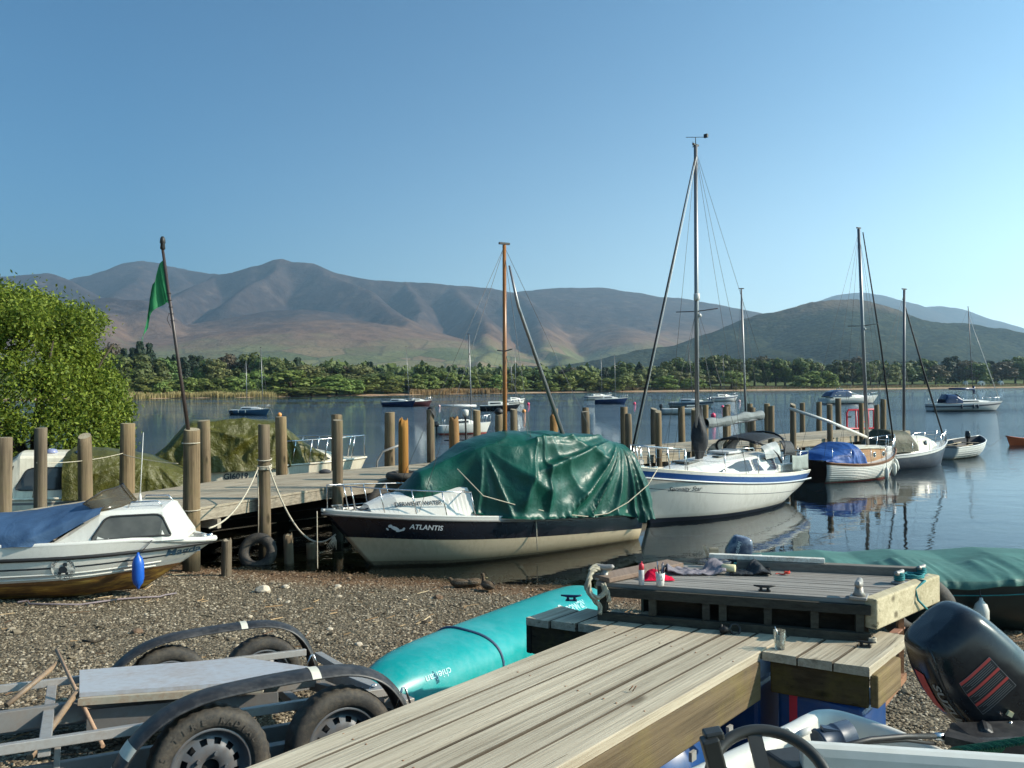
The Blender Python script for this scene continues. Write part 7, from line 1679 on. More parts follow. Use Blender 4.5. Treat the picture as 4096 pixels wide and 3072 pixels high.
    m = MB(); m.box((1.66, -0.55, 1.02), (0.5, 0.86, 0.54)); m.build('float_box', M['barrel_blue'], t, bevel=0.03)  # extra float box, added to shade the gravel below the stage
    m = MB(); m.box((1.62, -1.38, 1.03), (0.44, 0.54, 0.52)); m.build('float_box', M['barrel_blue'], t, bevel=0.03)
    m = MB(); m.box((1.62, -1.22, 1.05), (0.45, 0.05, 0.5)); m.build('red_strap', M['red'], t)
    for s in (-0.55, -0.1, 0.32, 0.75):
        m = MB(); m.box((s, -W - 0.05, 1.235), (0.05, 0.02, 0.05)); m.build('bolt_plate', M['galv'], t)
M['stage_end'] = wood('shade_toned_mossy_end_board', (0.085, 0.064, 0.038), (0.028, 0.02, 0.012), (0, 1, 0), 0.8, 0.95, True, 0.7, (0.16, 0.13, 0.03), 0.5)  # shade of the faces turned from the sun is darkened into the wood
M['grimy_edge'] = wood('grimy_board_edge', (0.15, 0.12, 0.085), (0.05, 0.04, 0.028), (1, 0, 0), 0.6, 0.95, False, 0.6)
low_stage()

def upper_pontoon():
    Z = 1.82; Q1, Q2, Q3, Q4 = FRONT_L, FRONT_R, Vector((3.14, 5.92, 0)), Vector((1.30, 6.40, 0))
    t = thing('raised_pontoon', 'raised grey pontoon of narrow grooved boards beyond the low stage, pale beam at right', 'pontoon', (Q1.x, Q1.y, 0))
    P = lambda u, v, z: Q1.lerp(Q2, u).lerp(Q4.lerp(Q3, u), v) + Vector((0, 0, z))
    b = MB(); N = 15
    for k in range(N):
        v0, v1 = (k + 0.05) / N, (k + 0.95) / N; j = 0.003 * random.random()
        vs = [P(0, v0, Z - j), P(0.975, v0, Z - j), P(0.975, v1, Z - j), P(0, v1, Z - j)]; vs += [p - Vector((0, 0, 0.03)) for p in vs]
        b.add(vs, [(0, 1, 2, 3), (4, 7, 6, 5), (0, 4, 5, 1), (1, 5, 6, 2), (2, 6, 7, 3), (3, 7, 4, 0)])
    b.build('deck', M['pont_deck'], t, world=True)
    f = lambda u, z, off=0.0: P(u, 0, z) + Vector((-0.304, -0.952, 0)) * off
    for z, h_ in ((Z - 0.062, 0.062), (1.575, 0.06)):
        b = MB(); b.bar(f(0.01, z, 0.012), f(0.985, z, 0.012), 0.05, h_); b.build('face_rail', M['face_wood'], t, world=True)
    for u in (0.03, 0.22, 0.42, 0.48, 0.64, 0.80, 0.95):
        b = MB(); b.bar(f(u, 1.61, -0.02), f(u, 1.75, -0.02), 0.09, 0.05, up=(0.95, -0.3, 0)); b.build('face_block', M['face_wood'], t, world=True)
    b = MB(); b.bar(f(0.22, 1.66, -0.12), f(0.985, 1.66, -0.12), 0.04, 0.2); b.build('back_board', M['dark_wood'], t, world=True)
    b = MB(); b.bar(P(0.99, -0.02, Z - 0.085), P(0.99, 1.0, Z - 0.085), 0.09, 0.20); b.build('end_beam', M['end_beam'], t, world=True, bevel=0.012)
    b = MB(); b.bar(P(0.26, 0.96, Z + 0.03), P(0.96, 0.96, Z + 0.03), 0.07, 0.07); b.build('kerb', M['face_kerb'], t, world=True, bevel=0.006)
    b = MB(); b.bar(P(0.015, 0.02, Z + 0.022), P(0.03, 0.90, Z + 0.022), 0.17, 0.035); b.build('edge_plank', M['brown_plank'], t, world=True, bevel=0.005)
    for u, v in ((0.05, 0.5), (0.72, 0.6), (0.5, 0.6)):
        p = P(u, v, 1.6); g = ground_z(p.x, p.y); b = MB(); b.bar((p.x, p.y, g - 0.05), (p.x, p.y, 1.76), 0.12, 0.12, up=(1, 0, 0)); b.build('leg', M['dark_wood'], t, world=True)
    # rusty bracing below the right end
    b = MB(); b.bar(at_d(3600, 2470, 5.85), at_d(3600, 2690, 5.85), 0.04, 0.04, up=(1, 0, 0)); b.build('brace_post', M['rust'], t, world=True)
    b = MB(); b.bar(at_d(3606, 2508, 5.9), at_d(3500, 2592, 5.35), 0.05, 0.012); b.build('brace_bar', M['rust_bar'], t, world=True)
    b = MB(); a, c = at_d(3608, 2690, 5.95), at_d(3492, 2830, 5.0); b.bar(a, c, 0.06, 0.008); b.bar(a + Vector((0.03, 0, -0.03)), c + Vector((0.03, 0, -0.03)), 0.008, 0.05); b.build('angle_iron', M['rust'], t, world=True)
    return P
M['face_wood'] = wood('shade_toned_grey_green_timber', (0.075, 0.072, 0.056), (0.03, 0.028, 0.022), (1, 0, 0), 0.8, 0.9, False, 0.4)  # darker than the kerb: the front face's shade is in the colour
M['face_kerb'] = wood('grey_kerb_timber', (0.22, 0.205, 0.18), (0.11, 0.10, 0.085), (1, 0, 0), 0.8, 0.9, False, 0.4)
M['brown_plank'] = wood('brown_ribbed_plank', (0.30, 0.225, 0.175), (0.18, 0.13, 0.10), (0, 1, 0), 1.0, 0.8, False, 0.3)
M['end_beam'] = wood('pale_stained_beam', (0.66, 0.58, 0.40), (0.34, 0.28, 0.17), (0, 1, 0), 0.7, 0.9, True, 0.5, (0.20, 0.17, 0.08), 0.3)
M['rust_bar'] = paint('red_brown_bar', (0.30, 0.15, 0.10), 0.7, 0.2, 6)
_pd = M['pontoon_wood'].copy(); _pd.name = 'pontoon_boards_turned'
for nd in _pd.node_tree.nodes:
    if nd.type == 'MAPPING':
        nd.vector_type = 'TEXTURE'; s = nd.inputs['Scale'].default_value; nd.inputs['Scale'].default_value = tuple(1 / x for x in s); nd.inputs['Rotation'].default_value = (0, 0, R(-17))
M['pont_deck'] = _pd
PP = upper_pontoon(); PZ = 1.822

def cleat(name, label, p, rz, s=1.0, mat='black', cat='cleat'):
    t = thing(name, label, cat, p, rz); b = MB()
    b.tube([(-0.11 * s, 0, 0.055 * s), (-0.05 * s, 0, 0.05 * s), (0, 0, 0.048 * s), (0.05 * s, 0, 0.05 * s), (0.11 * s, 0, 0.06 * s)], [0.008 * s, 0.014 * s, 0.016 * s, 0.014 * s, 0.008 * s], 8)
    for x in (-0.035, 0.035): b.tube([(x * s, 0, 0), (x * s, 0, 0.05 * s)], [0.018 * s, 0.012 * s], 8)
    b.build('horns', M[mat], t); b = MB(); b.box((0, 0, 0.006 * s), (0.12 * s, 0.05 * s, 0.012 * s)); b.build('base_plate', M[mat], t); return t
def bollard(label, p, rz, s=1.0, rope=None):
    t = thing('mooring_bollard', label, 'bollard', p, rz); b = MB()
    b.box((0, 0, 0.01 * s), (0.13 * s, 0.11 * s, 0.02 * s)); b.build('base_plate', M['gunmetal'], t, bevel=0.004)
    b = MB(); b.lathe([(0.045 * s, 0.02 * s), (0.03 * s, 0.045 * s), (0.026 * s, 0.08 * s)], 14); b.build('stem', M['gunmetal'], t)
    b = MB(); b.tube([(-0.075 * s, 0, 0.118 * s), (-0.06 * s, 0, 0.106 * s), (0, 0, 0.095 * s), (0.06 * s, 0, 0.106 * s), (0.075 * s, 0, 0.118 * s)], [0.014 * s, 0.022 * s, 0.028 * s, 0.022 * s, 0.014 * s], 10); b.build('head', M['gunmetal'], t)
    if rope:
        b = MB(); b.tube([Vector((0.04 * s * math.cos(k * 0.7), 0.04 * s * math.sin(k * 0.7), (0.03 + 0.0022 * k) * s)) for k in range(34)], 0.011 * s, 6); b.build('rope_turns', M[rope], t)
    return t
def on_pontoon(px, py): return at_z(px, py, PZ)
def on_stage(px, py): return at_z(px, py, SZ + 0.002)
def pontoon_things():
    bollard('bare grey bollard on the near right corner of the raised pontoon', on_pontoon(3436, 2393), R(60), 0.98)
    bollard('bollard wound with teal rope beside the pale end beam', on_pontoon(3598, 2334), R(40), 0.75, 'green_rope')
    bollard('furthest teal-roped bollard at the pontoon’s far right corner', on_pontoon(3686, 2308), R(40), 0.7, 'green_rope')
    bollard('white-topped bollard at the pontoon’s left corner beside the thick rope', on_pontoon(2418, 2318), R(-20), 0.9)
    bollard('pale bollard wound with green rope at the left of the white board', on_pontoon(3020, 2266), R(10), 0.75, 'rope')
    b = MB(); q = on_pontoon(3650, 2316); pts = [q + Vector((0.07 * math.cos(k * 0.9) * (1 + 0.25 * math.sin(k)), 0.05 * math.sin(k * 0.9), 0.012 + 0.006 * (k % 5))) for k in range(30)]; b.tube(pts, 0.009, 6)
    b.tube([q, q + Vector((0.02, -0.14, 0.02)), at_d(3660, 2355, 5.62), at_d(3672, 2400, 5.6), at_d(3730, 2460, 5.7)], 0.008, 6); tag(b.build('teal_rope', M['green_rope']), 'tangle of teal rope hanging over the pale end beam', 'rope')
    cleat('dock_cleat', 'black cleat lying near the front edge of the raised pontoon', on_pontoon(3058, 2364), R(-12), 0.66)
    cleat('dock_cleat', 'black cleat with white rope on the right arm of the low stage', on_stage(3462, 2586), R(-25), 0.58)
    cleat('dock_cleat', 'blue-black cleat on the left arm of the low stage by the canoe', on_stage(2285, 2403), R(-8), 0.75, 'navy')
    q = on_stage(3490, 2578); b = MB(); b.tube([q + Vector((0.022 * math.cos(k * 0.8), 0.016 * math.sin(k * 0.8), 0.012 + 0.0012 * k)) for k in range(26)], 0.007, 6); tag(b.build('white_rope', M['rope']), 'few turns of white rope on the cleat at the stage’s right arm', 'rope')
    # thick rope knotted over the pontoon's left corner
    c = PP(0.0, 0.0, PZ); b = MB()
    W = lambda x, y, z: c + Vector((x * 0.8, y, z * 0.8))
    b.rope([W(0.12, 0.10, 0.05), W(0.05, 0.06, 0.10), W(-0.03, 0.0, 0.09), W(-0.07, -0.05, 0.02), W(-0.06, -0.07, -0.08), W(-0.02, -0.07, -0.15), W(0.03, -0.07, -0.21), W(0.02, -0.08, -0.27)], 0.019)
    b.rope([W(-0.05, -0.03, 0.05), W(-0.09, -0.05, -0.03), W(-0.05, -0.08, -0.10), W(0.02, -0.08, -0.12), W(0.07, -0.07, -0.07), W(0.06, -0.06, 0.0)], 0.019)
    b.rope([W(0.07, -0.06, -0.02), W(0.10, -0.07, -0.09), W(0.11, -0.07, -0.16)], 0.018); b.rope([W(-0.05, 0.0, 0.09), W(0.0, 0.06, 0.12), W(0.08, 0.08, 0.11), W(0.15, 0.10, 0.08)], 0.019)
    tag(b.build('thick_rope', M['thick_rope']), 'thick pale rope knotted over the left corner of the raised pontoon', 'rope')
    # can, cloth, mug with pencils
    p = on_pontoon(2566, 2339); t = thing('spray_can', 'slim spray can with a red top standing at the pontoon’s front edge', 'can', p); b = MB(); b.lathe([(0.019, 0), (0.0205, 0.004), (0.0205, 0.105), (0.016, 0.112)], 18); b.build('can_body', M['can'], t)
    b = MB(); b.lathe([(0.0185, 0.108), (0.019, 0.135), (0.015, 0.150), (0.006, 0.156)], 14); b.tube([(0, 0, 0.15), (0.004, 0.002, 0.168)], 0.004, 6); b.build('cap', M['red'], t)
    p = on_pontoon(2636, 2322); b = MB()
    def rag(u, v):
        x = (u - 0.5) * 0.23; y = (v - 0.5) * 0.13; h_ = 0.06 * math.exp(-((x + 0.03) / 0.06) ** 2 - (y / 0.05) ** 2) + 0.022 * abs(nz(x * 22, y * 22, 3.3)) + 0.012 * (1 - (2 * v - 1) ** 2); return Vector((p.x + x, p.y + y + 0.05, p.z + 0.002 + h_ * min(1, 6 * min(u, v, 1 - u, 1 - v) + 0.05)))
    b.grid(rag, 36, 22); tag(b.build('red_cloth', M['red_cloth']), 'crumpled bright red cloth between the can and the white mug', 'cloth')
    p = on_pontoon(2641, 2343); t = thing('white_mug', 'white plastic mug of pencils at the pontoon’s front edge', 'mug', p); b = MB(); b.lathe([(0.025, 0), (0.027, 0.004), (0.034, 0.094), (0.031, 0.094), (0.025, 0.01)], 22); b.build('mug_body', M['white'], t)
    b = MB(); b.tube([(0.004, -0.034, 0.078), (0.006, -0.05, 0.07), (0.006, -0.048, 0.05), (0.004, -0.033, 0.045)], 0.004, 6); b.build('handle', M['white'], t)
    for k, m_ in enumerate(('maroon', 'slate', 'dusty_blue', 'black', 'trim_wood', 'navy')):
        a = k * 1.05; b = MB(); b.tube([(0.012 * math.cos(a), 0.012 * math.sin(a), 0.02), (0.034 * math.cos(a), 0.025 * math.sin(a), 0.135 + 0.018 * (k % 3))], 0.0038, 6); b.build('pencil', M[m_], t)
    # rumpled mats
    for lab, x0, x1, y0, y1, sd in (('rumpled grey mat with pale patch, left of the yellow tube', 2668, 2905, 2301, 2268, 1), ('dark rumpled mat right of the yellow tube on the pontoon', 2920, 3085, 2303, 2270, 2)):
        a, bq, c_ = on_pontoon(x0, y0), on_pontoon(x1, y0 + 3), on_pontoon(x0, y1); b = MB()
        def mat_(u, v):
            q = a + (bq - a) * u + (c_ - a) * v * (0.75 + 0.25 * math.sin(u * 7 + sd)); h_ = 0.010 + 0.075 * max(0, math.sin(u * 6.5 + sd * 1.3 + v * 1.4)) ** 2 * (0.35 + 0.65 * v) + 0.014 * nz(u * 9, v * 5, sd); return q + Vector((0, 0, h_))
        b.grid(mat_, 44, 14); tag(b.build('rumpled_mat', M['mat_cloth' if sd == 1 else 'canvas_black'], solid=0.010), lab, 'mat')
    p = on_pontoon(2915, 2296); b = MB(); b.lathe([(0.026, -0.05), (0.03, -0.045), (0.03, 0.045), (0.026, 0.05)], 16, p + Vector((0, 0, 0.045)), Matrix.Rotation(R(90), 3, 'Y') @ Matrix.Rotation(R(25), 3, 'X')); tag(b.build('yellow_tube', M['tube_yellow']), 'short cream yellow tube lying on the rumpled mats', 'tube')
    a, c = PP(0.15, 0.96, PZ + 0.083), PP(0.60, 0.96, PZ + 0.083); b = MB(); b.bar(a, c, 0.05, 0.035); tag(b.build('white_batten', M['white_batten'], bevel=0.004), 'chipped white batten lying along the back of the pontoon', 'batten')
    b = MB(); b.bar(a + Vector((0.0, 0.05, -0.01)), a + Vector((-0.03, 0.05, 0.07)), 0.02, 0.02); b.box(a + Vector((0.05, 0.05, 0.03)), (0.07, 0.02, 0.04)); tag(b.build('wood_offcut', M['pier_wood']), 'small wooden offcut standing at the left end of the white batten', 'offcut')
    q = on_pontoon(3135, 2299); b = MB(); b.tube([q + Vector((-0.06 + 0.0065 * k, 0.012 * math.sin(k * 0.6), 0.007)) for k in range(13)] + [q + Vector((0.025 + 0.02 * math.cos(k), 0.018 * math.sin(k), 0.008 + 0.0015 * k)) for k in range(14)], 0.004, 6); tag(b.build('red_rope', M['red_rope']), 'thin red rope in a loose knot on the raised pontoon', 'rope')
    # glass of water with spoon, black strap on the stage
    p = on_stage(3119, 2595); t = thing('drinking_glass', 'half-full drinking glass with a spoon on the right arm of the stage', 'glass', p); b = MB(); b.lathe([(0.030, 0), (0.031, 0.004), (0.041, 0.118), (0.0385, 0.118), (0.029, 0.008)], 24); b.build('tumbler', M['clear_glass'], t)
    b = MB(); b.lathe([(0.028, 0.009), (0.033, 0.065), (0.001, 0.065)], 22); b.build('water', M['drink'], t)
    b = MB(); b.tube([(0.02, 0.01, 0.012), (-0.008, 0, 0.08), (-0.030, 0, 0.142)], 0.0035, 6); b.lathe([(0.004, 0), (0.012, 0.008), (0.012, 0.022), (0.003, 0.03)], 8, (0.018, 0.01, 0.01)); b.build('spoon', M['steel'], t)
    p = on_stage(2928, 2533); b = MB(); torus(b, p + Vector((0.02, 0, 0.028)), 0.034, 0.009, 18, 8, Matrix.Rotation(R(62), 3, 'X')); b.tube([p + Vector((-0.08, 0.01, 0.014)), p + Vector((-0.05, 0, 0.03)), p + Vector((-0.01, 0, 0.02))], [0.02, 0.026, 0.016], 8); b.tube([p + Vector((-0.075, 0, 0.02)), p + Vector((-0.07, 0, 0.062))], 0.008, 6); tag(b.build('black_strap', M['black']), 'small black strap and buckle lying on the stage boards', 'strap')
    p = on_stage(2530, 2765); b = MB(); b.tube([p + Vector((-0.02, 0, 0.004)), p + Vector((0.005, 0.004, 0.03))], 0.003, 5); b.tube([p, p + Vector((0.02, -0.01, 0.034))], 0.003, 5); tag(b.build('bent_nail', M['rust']), 'bent nail sticking up between two stage boards', 'nail')
    # tyre under the end beam
    c = at_d(3668, 2440, 6.1); b = MB(); torus(b, c, 0.20, 0.085, 26, 12, Matrix.Rotation(R(90), 3, 'X') @ Matrix.Rotation(R(-35), 3, 'Y')); tag(b.build('tyre_fender', M['tyre']), 'tyre hung below the far end of the pale beam, by the dark hull', 'tyre')
M['thick_rope'] = paint('thick_laid_rope', (0.44, 0.40, 0.30), 0.95, 0.3, 60.0, (0.14, 0.12, 0.09), 0.4, bump=0.6)
M['can'] = paint('printed_can', (0.62, 0.58, 0.55), 0.35, 0.25, 18.0, (0.10, 0.22, 0.30), 0.9)
M['red_cloth'] = cloth('red_fleece', (0.62, 0.012, 0.05), 0.9, 0.1, fine=160.0, b=0.6)
M['mat_cloth'] = cloth('mauve_grey_mat', (0.22, 0.20, 0.22), 0.85, 0.15)
M['tube_yellow'] = paint('cream_yellow_card', (0.66, 0.58, 0.34), 0.6, 0.1, 8)
M['white_batten'] = paint('chipped_white_paint', (0.72, 0.70, 0.62), 0.5, 0.08, 8.0, (0.25, 0.18, 0.11), 0.8)
def clear_glass(name, tint, ior_rough):
    t = NT(name); gl = t.node('ShaderNodeBsdfGlossy', {'Color': (1, 1, 1), 'Roughness': 0.02}); tr = t.node('ShaderNodeBsdfTransparent', {'Color': tint}); fr = t.node('ShaderNodeLayerWeight', {'Blend': 0.25}); n = t.noise(t.coords('Object'), 20.0, 2, 0.5)
    mx = t.node('ShaderNodeMixShader', {0: t.math('ADD', t.math('MULTIPLY', fr.outputs['Fresnel'], 0.45), t.math('MULTIPLY', n, 0.06))}); t.l.new(tr.outputs[0], mx.inputs[1]); t.l.new(gl.outputs[0], mx.inputs[2]); return t.done(mx)
M['clear_glass'] = clear_glass('clear_glass', (0.86, 0.89, 0.89), 0); M['drink'] = clear_glass('water_in_glass', (0.80, 0.84, 0.84), 0)
pontoon_things()

# ---------------------------------------------------------------- teal canoe, upside down on the gravel
def canoe():
    a = Vector((-1.20, 5.95, 0)); c = Vector((1.10, 10.5, 0)); L = (c - a).length; za, zc = ground_z(a.x, a.y), ground_z(c.x, c.y) + 0.14
    rz = math.atan2(c.y - a.y, c.x - a.x); pitch = -math.atan2(zc - za, L)
    t = thing('canoe', 'teal canoe lying upside down on the gravel beside the stage', 'canoe', (a.x, a.y, za - 0.02), rot=(R(6), pitch, rz))
    def sec(u, v):
        # u along the boat, v round the hull from one gunwale over the keel to the other
        e = min(u, 1 - u); w = 0.375 * (1 - (1 - min(1, e / 0.30)) ** 2.2) ** 0.55 + 0.012; hgt = 0.36 * (1 - (1 - min(1, e / 0.16)) ** 2.4) ** 0.5 * (1 + 0.0 * u) + 0.01
        q = (2 * v - 1) * math.pi / 2; y = w * math.copysign(abs(math.sin(q)) ** 0.80, q); z = hgt * max(0.0, math.cos(q)) ** 0.62
        rise = 0.05 * (abs(2 * u - 1)) ** 3
        return Vector((u * L, y, z - rise * 0.3))
    b = MB(); b.grid(sec, 70, 36); hull = b.build('hull', M['teal'], t, solid=0.012)
    b = MB()
    for v in (0.0, 1.0): b.tube([sec(0.02 + 0.96 * k / 40, v) + Vector((0, 0, -0.008)) for k in range(41)], 0.018, 7)
    b.build('gunwale', M['black'], t)
    for k, u in enumerate((0.31,)):
        b = MB(); b.tube([sec(u + 0.03 * abs(v - 0.5), v) * 1.0 + Vector((0, 0, 0.008)) for v in [j / 24 for j in range(25)]], 0.018, 7); b.tube([sec(u + 0.018, 0.1), sec(u + 0.012, 0.0) + Vector((0, 0, -0.10))], 0.012, 6); b.build('strap', M['strap_blue'], t)
    def on_hull(uc, vc, du, dv, body, size, flipx, name, mat):
        vs, fs = text_mesh(body, size, 0.15); m = MB(); out = []
        for p in vs:
            u = uc + flipx * p.x / L; v = vc + (flipx * p.y) * dv
            q0 = sec(u, v); q1 = sec(u + 0.002, v); q2 = sec(u, v + 0.004); n = (q1 - q0).cross(q2 - q0).normalized()
            if n.z < 0: n = -n
            out.append(q0 + n * 0.010)
        m.add(out, fs); m.build(name, M[mat], t)
    on_hull(0.135, 0.20, 0, 1.0, 'chieftan', 0.10, -1, 'lettering', 'pale_teal'); on_hull(0.70, 0.30, 0, 1.0, 'Seaway', 0.22, 1, 'lettering', 'pale_teal')
M['strap_blue'] = paint('blue_grey_strap', (0.03, 0.07, 0.13), 0.6, 0.15, 8); M['pale_teal'] = paint('pale_teal_lettering', (0.45, 0.72, 0.74), 0.5, 0.1, 10)
canoe()

# ---------------------------------------------------------------- boat trailer
def trailer():
    hx = math.atan2(0.477, 0.879); W1 = Vector((-1.64, 4.25, 0)); g = 0.92; TW = 2.2; ky = TW / 1.86
    t = thing('boat_trailer', 'empty grey twin-axle boat trailer with black mudguards, at the lower left', 'trailer', (W1.x, W1.y, g), rot=(R(-7.5), R(2.6), hx))
    TM = Matrix.Translation((W1.x, W1.y, g)) @ t.rotation_euler.to_matrix().to_4x4(); TI = TM.inverted()
    def lp(px, py, z):
        o_ = TI @ CAM_O; d_ = TI.to_3x3() @ ray(px, py); q = o_ + d_ * ((z - o_.z) / d_.z); return (q.x, q.y)
    def wheel(x, y, face):
        m = MB(); r, w = 0.312, 0.185
        prof = [(0.205, -w * 0.40), (0.225, -w * 0.5), (0.275, -w * 0.52), (0.298, -w * 0.44), (r, -w * 0.30), (r, w * 0.30), (0.298, w * 0.44), (0.275, w * 0.52), (0.225, w * 0.5), (0.205, w * 0.40)]
        Rm = Matrix.Rotation(R(90), 3, 'X')
        def tyre(u, v):
            k = v * (len(prof) - 1); i = min(int(k), len(prof) - 2); f = k - i; q = (lerp(prof[i][0], prof[i + 1][0], f), lerp(prof[i][1], prof[i + 1][1], f)); rr = q[0]
            if rr > 0.306: rr -= 0.006 * (1 if (int(u * 60) % 2) else 0)
            return Vector((x + rr * math.cos(u * 6.2832), y + q[1], 0.312 + rr * math.sin(u * 6.2832)))
        m.grid(tyre, 120, 18, 0, True, True); wob = m.build('wheel', M['tyre'], t)
        vs, fs = [], []
        m = MB()
        for word, a0, a1 in (('KINGS TIRE', 205, 100), ('RADIAL', 78, 30)):
            for k, ch in enumerate(word):
                if ch == ' ': continue
                a = R(lerp(a0, a1, k / (len(word) - 1))); v_, f_ = text_mesh(ch, 0.045, 0, 0.001); ca = a - math.pi / 2
                m.add([Vector((x + 0.252 * math.cos(a) + p.x * math.cos(ca) - p.y * math.sin(ca), y - w * 0.525 - 0.004, 0.312 + 0.252 * math.sin(a) + p.x * math.sin(ca) + p.y * math.cos(ca))) for p in v_], f_)
        if y == 0 and x == 0: m.build('tyre_lettering', M['tyre_letter'], wob)
        # pressed steel rim with a ring of holes
        m = MB(); s_ = face; n = 48; RZ = [(0.208, -0.075), (0.196, -0.082), (0.188, -0.055), (0.178, -0.035), (0.165, -0.03)]
        rings = [[Vector((x + r_ * math.cos(k * 6.2832 / n), y + z_, 0.312 + r_ * math.sin(k * 6.2832 / n))) for k in range(n)] for r_, z_ in RZ]; m.rings(rings, 0, True, False)
        # disc between r=.165 and r=.07 with 12 openings
        H = 12
        for k in range(n):
            a0, a1 = k * 6.2832 / n, (k + 1) * 6.2832 / n
            hole = (k % (n // H)) in (1, 2)
            P = lambda r_, a, z_: Vector((x + r_ * math.cos(a), y + z_, 0.312 + r_ * math.sin(a)))
            segs = [(0.165, 0.152, -0.03, -0.032), (0.152, 0.122, -0.032, -0.05), (0.122, 0.075, -0.05, -0.062), (0.075, 0.045, -0.062, -0.045)]
            for r0, r1, z0, z1 in segs:
                if hole and r0 == 0.152: continue
                m.add([P(r0, a0, z0), P(r0, a1, z0), P(r1, a1, z1), P(r1, a0, z1)], [(0, 1, 2, 3)], 0, True)
        m.lathe([(0.046, -0.046), (0.044, -0.085), (0.03, -0.095), (0.005, -0.096)], 20, (x, y, 0.312), Matrix.Rotation(R(-90), 3, 'X') @ Matrix.Rotation(R(180), 3, 'X') if False else Matrix(((1, 0, 0), (0, 0, 1), (0, -1, 0))).transposed())
        for k in range(5):
            a = k * 1.2566; m.tube([P(0.078, a, -0.06), P(0.078, a, -0.078)], 0.011, 6)
        m.build('rim', M['rim_grey'], wob)
        m = MB(); m.lathe([(0.19, 0), (0.19, 0.02)], 24, (x, y + 0.01, 0.312), Rm); m.build('brake_drum', M['black'], wob)
    for y in (0.0, TW):
        for x in (0.0, 0.72): wheel(x, y, -1)
    path = [(-0.50, 0.02), (-0.475, 0.20), (-0.40, 0.42), (-0.25, 0.575), (-0.05, 0.655), (0.2, 0.685), (0.5, 0.70), (0.75, 0.695), (0.92, 0.64), (1.03, 0.54), (1.10, 0.40), (1.13, 0.28)]
    def spline(k):
        i = min(int(k), len(path) - 2); f = k - i; p0 = path[max(i - 1, 0)]; p1 = path[i]; p2 = path[i + 1]; p3 = path[min(i + 2, len(path) - 1)]
        return tuple(0.5 * ((2 * p1[j]) + (-p0[j] + p2[j]) * f + (2 * p0[j] - 5 * p1[j] + 4 * p2[j] - p3[j]) * f * f + (-p0[j] + 3 * p1[j] - 3 * p2[j] + p3[j]) * f ** 3) for j in (0, 1))
    def guard(y0, off=0.0):
        def fn(u, v):
            k = u * (len(path) - 1); a, c = spline(k), spline(min(k + 0.05, len(path) - 1.0001)) if u < 0.99 else spline(k); b0 = spline(max(0, k - 0.05)); d = Vector((c[0] - b0[0], 0, c[1] - b0[1])).normalized(); n = Vector((-d.z, 0, d.x))
            q = (v - 0.5) * 2.3; yy = 0.118 * math.sin(q) / math.sin(1.15); bul = 0.075 * (math.cos(q) - 0.4); return Vector((a[0], y0 + yy, a[1])) + n * (bul + off)
        return fn
    for y0 in (0.0, TW):
        m = MB(); m.grid(guard(y0), 60, 14); gd = m.build('mudguard', M['guard'], t, solid=0.006)
        for (u0, u1) in (((0.555, 0.572),) if y0 > 1 else ((0.135, 0.160), (0.185, 0.210), (0.555, 0.572))):
            m = MB(); fo = guard(y0, 0.006); m.grid(lambda u, v: fo(lerp(u0, u1, u), v), 3, 14); m.build('tape_strip', M['white_tape'], gd)
    bars = [('side_rail', (-2.2, 0.20, 0.50), (1.12, 0.20, 0.50), 0.05, 0.05, 'galv'), ('side_rail', (-2.2, 1.62, 0.50), (1.0, 1.62, 0.50), 0.05, 0.05, 'galv'), ('chassis_beam', (-2.3, 0.34, 0.28), (1.2, 0.34, 0.30), 0.05, 0.13, 'galv_dark'), ('chassis_beam', (-2.3, 1.52, 0.28), (1.2, 1.52, 0.30), 0.05, 0.13, 'galv_dark'),
            ('centre_beam', (-2.5, 0.95, 0.44), (0.9, 0.95, 0.46), 0.07, 0.12, 'galv_dark'), ('drawbar', (*lp(1318, 2692, 0.5), 0.5), (*lp(1640, 2826, 0.42), 0.42), 0.07, 0.09, 'galv'), ('drawbar', (*lp(1250, 2740, 0.4), 0.4), (*lp(1640, 2840, 0.36), 0.36), 0.06, 0.06, 'galv_dark'), ('axle', (0, 0.1, 0.31), (0, 1.76, 0.31), 0.06, 0.06, 'galv_dark'), ('axle', (0.72, 0.1, 0.31), (0.72, 1.76, 0.31), 0.06, 0.06, 'galv_dark'),
            ('cross_member', (-0.78, 0.2, 0.46), (-0.78, 1.62, 0.46), 0.06, 0.06, 'galv'), ('cross_member', (1.1, 0.2, 0.46), (1.1, 1.62, 0.46), 0.06, 0.06, 'galv'), ('bracket', (-0.72, 0.36, 0.10), (-0.72, 0.36, 0.46), 0.12, 0.03, 'galv'), ('bracket', (0.36, 0.2, 0.2), (0.36, 0.2, 0.3), 0.25, 0.08, 'galv')]
    for nm, a, c, w, h_, mt in bars:
        if nm != 'drawbar': a = (a[0], a[1] * ky, a[2]); c = (c[0], c[1] * ky, c[2])
        m = MB(); m.bar(a, c, w, h_, up=(1, 0, 0.01) if abs(a[2] - c[2]) > 0.2 else (0, 0, 1)); m.build(nm, M[mt], t, bevel=0.004)
    pl = [lp(318, 2772, 0.57), lp(1050, 2722, 0.57), lp(1290, 2692, 0.57), lp(1316, 2678, 0.57), lp(975, 2630, 0.57), lp(318, 2680, 0.57)]; m = MB(); m.add([(x, y, 0.57) for x, y in pl] + [(x, y, 0.545) for x, y in pl], [tuple(range(6)), tuple(range(11, 5, -1))] + [(i, (i + 1) % 6, 6 + (i + 1) % 6, 6 + i) for i in range(6)]); m.build('deck_plate', M['grey_plate'], t)
    m = MB(); m.bar((pl[0][0], pl[0][1] - 0.03, 0.525), (pl[1][0], pl[1][1] - 0.03, 0.525), 0.05, 0.04); m.build('plate_edge', M['beige_edge'], t)
